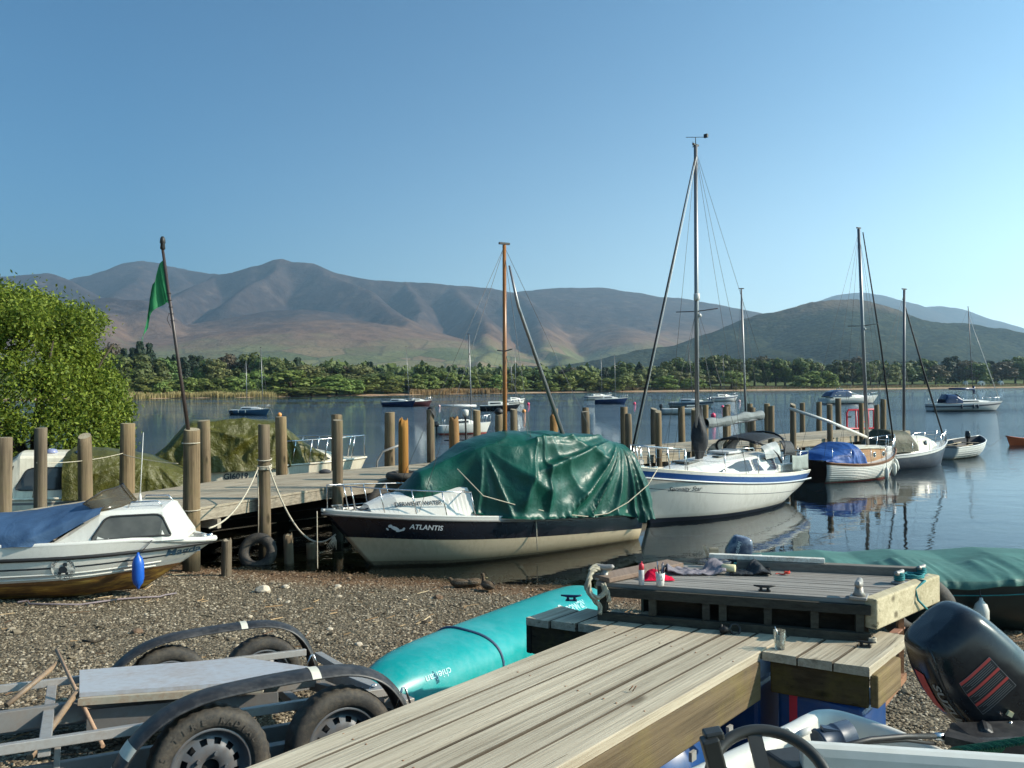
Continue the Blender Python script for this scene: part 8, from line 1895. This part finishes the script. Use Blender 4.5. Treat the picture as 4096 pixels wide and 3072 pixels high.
    m = MB(); m.bar((pl[0][0] + 0.05, pl[0][1], 0.40), (pl[1][0] + 0.1, pl[1][1], 0.42), 0.03, 0.13); m.build('winch_panel', M['galv_dark'], t)
    for px_, py_, hh in ((1245, 2660, 0.07), (1335, 2694, 0.03), (1465, 2750, 0.03), (1492, 2760, 0.03), (1612, 2815, 0.09)):
        x, y = lp(px_, py_, 0.47); m = MB(); m.tube([(x - 0.04, y, 0.45), (x + 0.0, y + 0.01, 0.47 + hh), (x + 0.02, y + 0.01, 0.47 + hh), (x + 0.05, y, 0.45)], 0.007, 6); m.build('rope_hook', M['steel'], t)
    # world-placed rods leaning across the frame at the left
    for a, c, r_, mt, lab in ((at_d(226, 2600, 5.6), at_d(412, 2985, 4.55), 0.012, 'rust_rod', None), (at_d(247, 2640, 5.5), at_d(25, 2822, 5.05), 0.018, 'rust_pipe', None), (at_d(303, 2775, 5.0), at_d(118, 3032, 4.4), 0.02, 'rust_pipe', None)):
        m = MB(); m.tube([a, a.lerp(c, 0.5), c], r_, 8); ob = m.build('support_rod', M[mt]); ob.parent = t
        ob.matrix_parent_inverse = TI
M['guard'] = paint('black_plastic_mudguard', (0.02, 0.02, 0.021), 0.45, 0.2, 4.0, (0.14, 0.13, 0.12), 0.4, bump=0.1)
M['rim_grey'] = paint('grey_steel_rim', (0.13, 0.14, 0.15), 0.45, 0.15, 6.0, (0.16, 0.10, 0.06), 0.4, metal=0.3); M['tyre_letter'] = paint('raised_tyre_lettering', (0.06, 0.052, 0.042), 0.7, 0.2, 6)
M['white_tape'] = paint('dirty_white_tape', (0.60, 0.58, 0.48), 0.6, 0.12, 10); M['beige_edge'] = paint('rust_streaked_edge', (0.40, 0.36, 0.27), 0.6, 0.15, 5.0, (0.30, 0.14, 0.06), 0.7)
M['rust_rod'] = paint('rusty_rod', (0.42, 0.27, 0.17), 0.8, 0.25, 8.0, (0.22, 0.10, 0.05), 0.6); M['rust_pipe'] = paint('brown_pipe', (0.20, 0.145, 0.10), 0.6, 0.3, 6.0, (0.45, 0.27, 0.12), 0.5)
trailer()

# ---------------------------------------------------------------- white boat in the lower right corner
def corner_boat():
    t = thing('open_speedboat', 'white open boat in the lower right corner with a black steering wheel and big outboard', 'boat', (1.3, 2.6, 0.95))
    Zr = 1.95
    rim = [(0.10, 2.30), (0.62, 2.74), (1.02, 3.05), (1.13, 3.135), (1.20, 3.165), (1.30, 3.155), (1.46, 3.04), (1.60, 2.88), (1.68, 2.80)]
    zr = [1.97, 1.95, 1.95, 1.955, 1.96, 1.955, 1.93, 1.90, 1.86]
    wd = [0.07, 0.07, 0.065, 0.055, 0.045, 0.04, 0.03, 0.025, 0.02]
    pts = [Vector((x, y, z)) for (x, y), z in zip(rim, zr)]
    def off(i, d):
        a = pts[max(i - 1, 0)]; c = pts[min(i + 1, len(pts) - 1)]; q = (c - a); n = Vector((q.y, -q.x, 0)).normalized(); return pts[i] + n * d
    def dense(lst, n=8):
        out = []
        for i in range(len(lst) - 1):
            p0, p1, p2, p3 = lst[max(i - 1, 0)], lst[i], lst[i + 1], lst[min(i + 2, len(lst) - 1)]
            for k in range(n):
                f = k / n; out.append(0.5 * ((2 * p1) + (p2 - p0) * f + (2 * p0 - 5 * p1 + 4 * p2 - p3) * f * f + (3 * p1 - p0 - 3 * p2 + p3) * f ** 3))
        return out + [lst[-1]]
    outer, inner = dense([off(i, -0.0) for i in range(len(pts))]), dense([off(i, wd[i]) for i in range(len(pts))])
    rows = []
    for a, c in zip(outer, inner):
        out_ = (a - c); out_.z = 0; out_.normalize()
        rows.append([a + Vector((0, 0, -0.95)) - out_ * 0.25, a + Vector((0, 0, -0.45)) - out_ * 0.06, a + Vector((0, 0, -0.10)), a + out_ * 0.012 + Vector((0, 0, -0.03)), a + Vector((0, 0, -0.005)), a.lerp(c, 0.3) + Vector((0, 0, 0.006)), a.lerp(c, 0.75) + Vector((0, 0, 0.004)), c + Vector((0, 0, -0.01)), c - out_ * 0.008 + Vector((0, 0, -0.05)), c - out_ * 0.03 + Vector((0, 0, -0.42))])
    m = MB(); m.grid(lambda u, v: rows[round(u * (len(rows) - 1))][round(v * 9)], len(rows) - 1, 9); m.build('hull_side', M['grey_hull'], t, world=True)
    m = MB(); m.add([(0.2, 2.2, 1.56), (1.0, 3.0, 1.56), (1.3, 3.12, 1.56), (1.7, 2.75, 1.56), (1.9, 2.1, 1.56), (0.3, 1.9, 1.56)], [(0, 1, 2, 3, 4, 5)]); m.build('floor', M['grey_white'], t, world=True)
    # near bulkhead with a rounded lip
    a, c = at_d(3205, 2966, 2.46), at_d(4180, 3030, 2.36); d = (c - a).normalized(); n = Vector((d.y, -d.x, 0)).normalized()
    prof = [(0.03, -0.6), (0.03, -0.03), (0.024, -0.008), (0.010, 0.0), (-0.010, 0.0), (-0.024, -0.008), (-0.03, -0.03), (-0.03, -0.6)]
    m = MB(); m.rings([[p + n * y + Vector((0, 0, z)) for y, z in prof] for p in (a, a.lerp(c, 0.5), c)], 0, False); m.build('bulkhead', M['grey_hull'], t, world=True)
    a2 = at_d(2700, 3090, 2.25); m = MB(); m.rings([[p + Vector((0.7, -0.7, 0)) * y + Vector((0, 0, z)) for y, z in prof] for p in (a2 + Vector((-0.05, -0.05, 0.0)), a2.lerp(a, 0.5) + Vector((0, 0, -0.10)), a + Vector((-0.02, 0, -0.12)))], 0, False); m.build('side_bench', M['grey_hull'], t, world=True)
    # blue-grey drum lying in the stern well
    q = at_d(3298, 2966, 2.92); m = MB(); Rt = Matrix.Rotation(R(78), 3, 'Y') @ Matrix.Rotation(R(-14), 3, 'X'); k_ = 0.62
    m.lathe([(r_ * k_, z_ * k_) for r_, z_ in [(0.070, 0.03), (0.078, 0.0), (0.085, 0.0), (0.088, 0.012), (0.080, 0.02), (0.080, 0.12), (0.083, 0.125), (0.080, 0.13), (0.076, 0.22), (0.03, 0.222)]], 26, q + Vector((-0.02, 0, -0.01)), Rt)
    m.bar(q + Vector((-0.01, 0, 0.05)), q + Vector((0.05, 0, 0.04)), 0.03, 0.012); ob = m.build('grey_blue_tub', M['tub']); tag(ob, 'grey-blue tub lying on its side in the stern of the white open boat', 'tub')
    # white hook on the inside
    q = at_d(3170, 2940, 2.72); m = MB(); m.tube([q + Vector((-0.01, 0, -0.02)), q + Vector((0.03, 0, 0.005)), q + Vector((0.06, 0, 0.018))], 0.012, 8); torus(m, q + Vector((-0.02, 0, 0.01)), 0.012, 0.004, 12, 6, Matrix.Rotation(R(70), 3, 'X')); m.build('rope_hook', M['white'], t, world=True)
    # control cables
    for k in range(2):
        m = MB(); m.tube([at_d(3330, 2996, 2.62), at_d(3480, 2958 + 10 * k, 2.7), at_d(3620, 2946 + 14 * k, 2.75), at_d(3740, 2945 + 30 * k, 2.85)], 0.010 - 0.003 * k, 7); m.build('control_cable', M['black'], t, world=True)
    m = MB(); m.tube([at_d(3735, 2945, 2.85), at_d(3770, 2945, 2.87), at_d(3790, 2960, 2.9)], [0.012, 0.016, 0.02], 8); m.build('cable_ferrule', M['steel'], t, world=True)
    m = MB(); m.bar(at_d(3780, 2950, 2.86), at_d(3930, 2985, 2.8), 0.05, 0.03); m.bar(at_d(3790, 2935, 2.9), at_d(3960, 2990, 2.86), 0.03, 0.03); m.build('tiller_arm', M['engine_dark'], t, world=True)
    # green ribbed net hanging over the transom
    a0, a1 = at_d(3870, 3004, 2.46), at_d(4150, 2962, 2.5)
    m = MB(); m.grid(lambda u, v: a0.lerp(a1, u) + Vector((0, 0.25 * v, -0.22 * v * v - 0.004 + 0.006 * math.sin(u * 160) * (1 - v))), 120, 8); ob = m.build('green_net', M['green_net']); tag(ob, 'dark green ribbed net lying inside the white open boat under the outboard', 'net')
    # steering wheel on a short console
    c = at_d(3082, 3148, 2.30); nrm = Vector((-0.10, -0.62, 0.78)).normalized(); ux = Vector((1, 0.02, 0.12)); ux = (ux - nrm * ux.dot(nrm)).normalized(); uy = nrm.cross(ux); Rm = Matrix((ux, uy, nrm)).transposed()
    wlo = MB(); torus(wlo, c, 0.170, 0.0175, 56, 14, Rm); wh = wlo.build('steering_wheel', M['wheel_black'], t, world=True)
    m = MB()
    for a in (88, 205, 335):
        e = Rm @ Vector((0.162 * math.cos(R(a)), 0.162 * math.sin(R(a)), -0.0)); h0 = Rm @ Vector((0.03 * math.cos(R(a)), 0.03 * math.sin(R(a)), -0.035)); m.bar(c + h0, c + e, 0.042, 0.014, up=nrm)
    m.lathe([(0.05, -0.05), (0.055, -0.035), (0.045, -0.015), (0.01, -0.012)], 18, c, Rm); m.lathe([(0.025, -0.25), (0.025, -0.04)], 12, c, Rm); m.build('wheel_spokes', M['wheel_black'], t, world=True)
    m = MB(); m.bar(at_d(2835, 2950, 2.26), at_d(2880, 3120, 2.26), 0.05, 0.05, up=(1, 0, 0)); m.bar(at_d(2815, 2944, 2.28), at_d(2890, 2930, 2.28), 0.05, 0.025); m.build('throttle_lever', M['wheel_black'], t, world=True, bevel=0.006)
    m = MB(); m.bar(at_d(3110, 3068, 2.5), at_d(3260, 3045, 2.55), 0.14, 0.05); m.build('dash_box', M['black'], t, world=True, bevel=0.01)
M['grey_hull'] = paint('off_white_hull', (0.60, 0.60, 0.55), 0.35, 0.05, 1.5, (0.36, 0.36, 0.30), 0.4); M['tub'] = paint('grey_blue_tub_plastic', (0.03, 0.05, 0.085), 0.45, 0.12, 5)
M['wheel_black'] = paint('worn_black_wheel', (0.028, 0.028, 0.024), 0.45, 0.2, 5.0); M['green_net'] = cloth('green_net', (0.005, 0.09, 0.05), 0.7, 0.3)
M['engine_dark'] = paint('oily_engine_metal', (0.03, 0.03, 0.032), 0.45, 0.35, 14.0, (0.12, 0.11, 0.10), 0.5, metal=0.3)
corner_boat()

def big_outboard():
    D = 3.2; base, tip = at_d(4092, 2900, D), at_d(3716, 2492, D); A = (tip - base); Lc = A.length; A.normalize(); B = Vector((A.z, 0, -A.x)).normalized(); Y = Vector((0, -1, 0)); Y = (Y - A * Y.dot(A)).normalized()
    t = thing('outboard_motor', 'big black outboard tilted up over the stern of the white open boat', 'outboard', base - Vector((0, 0, 0.45)))
    us = [0.0, 0.05, 0.14, 0.28, 0.45, 0.62, 0.78, 0.89, 0.955, 1.0]; ws = [0.135, 0.170, 0.186, 0.194, 0.196, 0.188, 0.170, 0.150, 0.132, 0.105]; ds = [0.11, 0.135, 0.155, 0.165, 0.168, 0.162, 0.150, 0.138, 0.12, 0.09]; cs = [0.03, 0.02, 0.01, 0.0, -0.005, -0.004, 0.004, 0.012, 0.012, 0.008]
    def C(u, th, off=0.0):
        w, d, s = (float(np.interp(u, us, q)) for q in (ws, ds, cs)); ca, sa = math.cos(th), math.sin(th); e = 0.60
        return base + A * (u * Lc) + B * (s + (w + off) * math.copysign(abs(ca) ** e, ca)) + Y * ((d + off) * math.copysign(abs(sa) ** e, sa))
    m = MB(); m.grid(lambda u, v: C(v ** 0.8 if False else v, u * 6.28318), 40, 26, 0, True, True)
    n = 40; m.add([C(1.0, k * 6.28318 / n) for k in range(n)], [tuple(range(n))]); m.add([C(0.0, k * 6.28318 / n) for k in range(n)], [tuple(range(n))[::-1]]); m.build('cowling', M['cowl_black'], t, world=True, subsurf=1)
    # raised crease line and air scoop
    m = MB(); m.tube([C(0.98 - 0.9 * k / 20, 2.25 + 0.25 * math.sin(k / 20 * 3.1), 0.0) for k in range(21)], 0.006, 6); m.tube([C(0.13 + 0.06 * math.sin(k / 16 * 3.14), 0.5 + 1.9 * k / 16, 0.001) for k in range(17)], 0.006, 6); m.build('cowling_crease', M['cowl_black'], t, world=True)
    m = MB(); m.bar(C(0.40, 0.05, 0.0), C(0.24, 0.05, 0.012), 0.06, 0.03); m.build('latch', M['engine_dark'], t, world=True, bevel=0.006)
    # surfaces run (along the cowl, across it)
    def patch(u0, u1, t0, t1, off, nu=6, nv=10):
        q = MB(); q.grid(lambda a, c: C(lerp(u0, u1, a), lerp(t0, t1, c), off), nu, nv); return q
    lab = patch(0.46, 0.71, 1.45, 1.95, 0.0030).build('warning_label', M['label_black'], t, world=True)
    for k in range(3):
        u1 = 0.71 - 0.083 * k; patch(u1 - 0.019, u1, 1.455, 1.945, 0.0042, 2, 10).build('label_band', M['label_red'], t, world=True)
        q = MB()
        for j in range(4): 
            uu = u1 - 0.029 - 0.0125 * j; q.grid(lambda a, c, uu=uu, j=j: C(lerp(uu - 0.0028, uu, a), lerp(1.485, 1.92 - 0.07 * (j % 3), c), 0.0042), 1, 10)
        q.build('label_lines', M['label_grey'], t, world=True)
    m = MB()
    for (u0, u1, t0, t1) in ((0.458, 0.4605, 1.45, 1.95), (0.7095, 0.712, 1.45, 1.95), (0.46, 0.71, 1.445, 1.452), (0.46, 0.71, 1.948, 1.955)): m.grid(lambda a, c: C(lerp(u0, u1, a), lerp(t0, t1, c), 0.0036), 4, 8)
    m.build('label_border', M['label_grey'], t, world=True)
    vs, fs = text_mesh('SUZUKI', 0.066, 0.1, 0.002); m = MB(); m.add([C(0.56 - p.x / Lc * 0.95, 2.70 - p.y / 0.19, 0.004) for p in vs], fs); m.build('lettering', M['grey_lettering'], t, world=True)
    patch(0.50, 0.80, 3.02, 3.2, 0.003).build('red_flash', M['label_red'], t, world=True)
    # engine and bracket below the cowling
    m = MB(); m.bar(base + A * 0.04, base - A * 0.22 + Vector((0.0, 0, -0.04)), 0.24, 0.22, up=Y); m.bar(base - A * 0.18, base - A * 0.45 + Vector((-0.03, 0, -0.08)), 0.12, 0.16, up=Y); m.build('midsection', M['engine_dark'], t, world=True, bevel=0.03)
    rr = random.Random(4)
    m = MB()
    for k in range(26):
        q = base - A * (0.02 + 0.24 * rr.random()) + B * (rr.random() - 0.5) * 0.34 + Y * (0.04 + 0.12 * rr.random()); s_ = 0.02 + 0.045 * rr.random(); m.box(q, (s_, s_ * 0.8, s_ * 1.3), Matrix.Rotation(rr.random() * 3, 3, 'Y'))
    m.build('engine_block', M['engine_dark'], t, world=True, bevel=0.006)
    for k in range(7):
        q = base - A * (0.02 + 0.03 * k) + B * (-0.15 + 0.05 * k) + Y * 0.15; m = MB(); m.tube([q, q + Vector((0.04, -0.04, 0.03)), q + Vector((0.09, -0.02, -0.05 - 0.01 * k)), q + Vector((0.05, 0.02, -0.12))], 0.006, 6); m.build('hose', M['black'], t, world=True)
    m = MB(); q = at_d(4040, 2885, 3.0); m.tube([q, q + Vector((0.02, 0, -0.07))], 0.006, 6); m.tube([at_d(3995, 2945, 3.0), at_d(4008, 2955, 3.0)], 0.008, 6); m.tube([at_d(4052, 2930, 3.0), at_d(4056, 2950, 3.0)], 0.010, 6); m.build('bright_bolt', M['steel'], t, world=True)
    m = MB(); m.box(at_d(4040, 2855, 3.02), (0.02, 0.01, 0.02), Matrix.Rotation(0.5, 3, 'Y')); m.build('yellow_tag', M['tube_yellow'], t, world=True)
    m = MB(); m.bar(at_d(3840, 2975, 2.95), at_d(4150, 2965, 2.95), 0.16, 0.10); m.bar(at_d(3900, 2930, 2.98), at_d(3990, 2990, 2.95), 0.10, 0.10); m.build('transom_bracket', M['engine_dark'], t, world=True, bevel=0.015)
M['grey_lettering'] = paint('dull_grey_lettering', (0.22, 0.23, 0.23), 0.4, 0.1, 8); M['label_black'] = paint('black_label', (0.012, 0.012, 0.014), 0.4, 0.1, 8); M['label_red'] = paint('red_label', (0.50, 0.055, 0.045), 0.45, 0.08, 8); M['label_grey'] = paint('grey_label_print', (0.20, 0.20, 0.20), 0.5, 0.1, 8)
big_outboard()

# ---------------------------------------------------------------- ducks, stones, driftwood, ropes
def duck(px, py, rz, label, head_up, tucked=False, s=1.0):
    p = on_ground(px, py); t = thing('mallard_duck', label, 'duck', p, rz, 'ducks resting on the waterline', rot=(0, 0, rz))
    bm = MB(); spine = [(-0.25, 0.085, 0.010, 0.008), (-0.21, 0.09, 0.035, 0.02), (-0.14, 0.095, 0.075, 0.055), (-0.05, 0.095, 0.10, 0.085), (0.05, 0.095, 0.102, 0.09), (0.12, 0.10, 0.085, 0.08), (0.165, 0.115, 0.06, 0.06)]
    if head_up: spine += [(0.18, 0.16, 0.036, 0.045), (0.185, 0.21, 0.028, 0.03), (0.19, 0.245, 0.034, 0.036), (0.205, 0.268, 0.036, 0.034), (0.235, 0.268, 0.028, 0.024), (0.262, 0.262, 0.012, 0.012)]
    else: spine += [(0.185, 0.145, 0.040, 0.042), (0.195, 0.17, 0.036, 0.036), (0.215, 0.18, 0.034, 0.032), (0.24, 0.175, 0.024, 0.022), (0.262, 0.168, 0.010, 0.010)]
    rings = []
    for i, (x, z, w, h_) in enumerate(spine):
        a = spine[max(i - 1, 0)]; c = spine[min(i + 1, len(spine) - 1)]; d = Vector((c[0] - a[0], 0, c[1] - a[1])).normalized(); n = Vector((-d.z, 0, d.x))
        rings.append([Vector((x, 0, z)) * s + (Vector((0, w * math.cos(k * 0.5236), 0)) + n * h_ * math.sin(k * 0.5236)) * s for k in range(12)])
    bm.rings(rings); bm.build('body', M['duck_brown'], t, subsurf=1)
    hx, hz = spine[-3][0] * s, spine[-3][1] * s
    b = MB(); b.tube([(spine[-1][0] * s - 0.015, 0, spine[-1][1] * s), (spine[-1][0] * s + 0.02, 0, spine[-1][1] * s - 0.004), (spine[-1][0] * s + 0.045, 0, spine[-1][1] * s - 0.010)], [0.010, 0.010, 0.007], 8); b.build('bill', M['duck_bill'], t)
    for sg in (1, -1):
        b = MB(); b.lathe([(0.001, -0.004), (0.005, 0), (0.001, 0.004)], 8, (hx + 0.004, sg * 0.030 * s, hz + 0.010)); b.build('eye', M['black'], t)
        b = MB(); b.grid(lambda u, v: Vector((lerp(0.10, -0.22, u), sg * (0.100 - 0.07 * u * u + 0.006), 0.125 + 0.03 * math.sin(u * 3) - v * 0.07 * math.sin(min(1, u * 1.1 + 0.1) * 3.0))) * s, 10, 4); b.build('wing', M['duck_wing'], t, solid=0.006)
def duck_mat(name, c1, c2, sc):
    t = NT(name); n = t.noise(t.coords('Object', (1, 1, 1)), sc, 4, 0.7); return t.done(t.bsdf(t.ramp(n, [(0.38, c1), (0.62, c2)]), 0.8, 0, t.bump(n, 0.4, 0.01), 0.2))
M['duck_brown'] = duck_mat('brown_mottled_feathers', (0.035, 0.024, 0.016), (0.15, 0.105, 0.065), 60.0); M['duck_wing'] = duck_mat('grey_brown_wing', (0.05, 0.038, 0.028), (0.20, 0.165, 0.125), 45.0); M['duck_bill'] = paint('olive_bill', (0.16, 0.13, 0.05), 0.5, 0.1, 8)
duck(1842, 2352, R(170), 'leftmost brown duck lying flat on the rusty weed, bill to the left', False, s=0.82)
duck(1890, 2350, R(20), 'middle brown duck lying with its bill to the right', False, s=0.82)
duck(1952, 2362, R(120), 'brown duck sitting with its neck raised, rightmost of three', True, s=0.82)
def beach_bits():
    for px, py, s, lab in ((1053, 2370, 0.10, 'pale stone, largest at the left, on the gravel below the pier’s shadow'), (1352, 2350, 0.045, 'small white stone at the edge of the pier’s shadow'), (1142, 2352, 0.05, 'flat pale stone near the waterline, right of the largest pale stone'), (548, 2535, 0.055, 'dark brown stone on the gravel above the trailer’s far mudguard'), (1752, 2396, 0.06, 'brown stone in the rusty leaf litter near the ducks'), (1435, 2583, 0.035, 'flat white pebble, brightest in the middle of the gravel'), (1320, 2520, 0.03, 'small pale pebble in the middle of the beach')):
        p = on_ground(px, py); bm = bmesh.new(); bmesh.ops.create_icosphere(bm, subdivisions=2, radius=1); b = MB(); vs = [Vector((v.co.x * 1.2, v.co.y, v.co.z * 0.7)) * s * (1 + 0.25 * nz(v.co.x * 1.7 + px, v.co.y * 1.7, v.co.z * 1.7)) + p + Vector((0, 0, s * 0.4)) for v in bm.verts]; b.add(vs, [[v.index for v in f.verts] for f in bm.faces], 0, False); bm.free()
        tag(b.build('beach_stone', M['stone_dark' if 'brown' in lab else 'stone_pale']), lab, 'stone', 'larger stones on the beach')
    def ground_rope(pts, r, mat, name, lab, cat='rope'):
        q = [on_ground(x, y) for x, y in pts]; b = MB(); b.tube([Vector((p.x, p.y, p.z + r + 0.018)) for p in q], r, 6); tag(b.build(name, M[mat]), lab, cat)
    ground_rope([(70, 2418), (112, 2412), (118, 2425), (200, 2426), (320, 2428), (400, 2416), (480, 2405), (570, 2398), (640, 2395), (660, 2388), (705, 2381)], 0.012, 'mauve_rope', 'beach_rope', 'long thin mauve rope lying across the gravel below the beached boat')
    for pts, r, lab in (([(345, 2372), (410, 2378), (490, 2376)], 0.014, 'dark driftwood branch close under the beached boat’s bow'), ([(0, 2863), (120, 2866), (250, 2850), (300, 2842)], 0.016, 'long brown stick on the gravel under the trailer frame'), ([(330, 2575), (380, 2580), (420, 2562)], 0.014, 'short dark stick in the brown litter above the trailer')):
        ground_rope(pts, r, 'bark', 'driftwood_stick', lab, 'stick')
    def hang(a, c, sag, r, mat, name, lab, n=16):
        b = MB(); b.tube([a.lerp(c, k / n) - Vector((0, 0, sag * 4 * (k / n) * (1 - k / n))) for k in range(n + 1)], r, 6); tag(b.build(name, M[mat]), lab, 'rope')
    n2 = POST_AT[1043]; dp = n2.y - 0.12
    hang(at_d(1032, 1872, dp), at_d(838, 2112, 11.3), 0.22, 0.014, 'rope', 'mooring_rope', 'pale rope from the roped post down to the beached white boat’s bow')
    hang(at_d(1075, 1866, dp), at_d(1342, 2138, 14.55), 0.62, 0.016, 'rope', 'mooring_rope', 'slack pale rope sagging from the roped post to the black boat’s stem')
    b = MB(); q = at_d(1336, 2140, 14.5)
    for k in range(9): b.tube([q, q + Vector((-0.05 + 0.012 * k, -0.02, -0.10)), q + Vector((-0.13 + 0.022 * k, -0.03, -0.2 - 0.03 * (k % 3)))], 0.005, 5)
    tag(b.build('frayed_rope_end', M['rope']), 'frayed pale rope end hanging at the black boat’s stem', 'rope')
    hang(at_d(1268, 2045, 14.15), at_d(1270, 2275, 14.1), 0.0, 0.009, 'rope', 'bow_cord', 'thin cord hanging straight down from the black boat’s bow')
    b = MB()
    for zpx in (1838, 1862, 1868, 1876):
        z = at_d(1043, zpx, n2.y).z; torus(b, (n2.x, n2.y, z), 0.125, 0.013, 22, 6, Matrix.Rotation(R(8 * ((zpx % 3) - 1)), 3, 'X'))
    b.tube([at_d(1030, 1868, dp), at_d(1034, 2000, dp), at_d(1033, 2180, dp)], 0.011, 6); tag(b.build('rope_winding', M['rope']), 'turns of pale rope round the post in front of the pier', 'rope')
    n1 = POST_AT[735]; b = MB()
    for zpx in (1772, 2040): torus(b, (n1.x, n1.y, at_d(735, zpx, n1.y).z), 0.145, 0.010, 22, 6)
    tag(b.build('rope_winding', M['rope']), 'thin rope rings round the flagpole post', 'rope')
    a, c = POST_AT[180], POST_AT[525]; hang(Vector((a.x, a.y - 0.1, 1.95)), Vector((c.x, c.y - 0.1, 1.98)), 0.06, 0.008, 'rope', 'mooring_line', 'thin white line strung between posts in front of the low olive cover')
    n0 = POST_AT[525]; n3 = POST_AT[735]; hang(Vector((n0.x, n0.y - 0.12, 1.95)), at_d(712, 1854, 15.6), 0.03, 0.008, 'rope', 'mooring_line', 'thin white line running right from the stout post to the flagpole post')
M['mauve_rope'] = paint('mauve_grey_rope', (0.20, 0.165, 0.175), 0.9, 0.2, 20); M['stone_pale'] = paint('pale_stone', (0.55, 0.47, 0.36), 0.9, 0.2, 6, bump=0.4); M['stone_dark'] = paint('brown_stone', (0.16, 0.10, 0.06), 0.9, 0.25, 6, bump=0.4)
beach_bits()
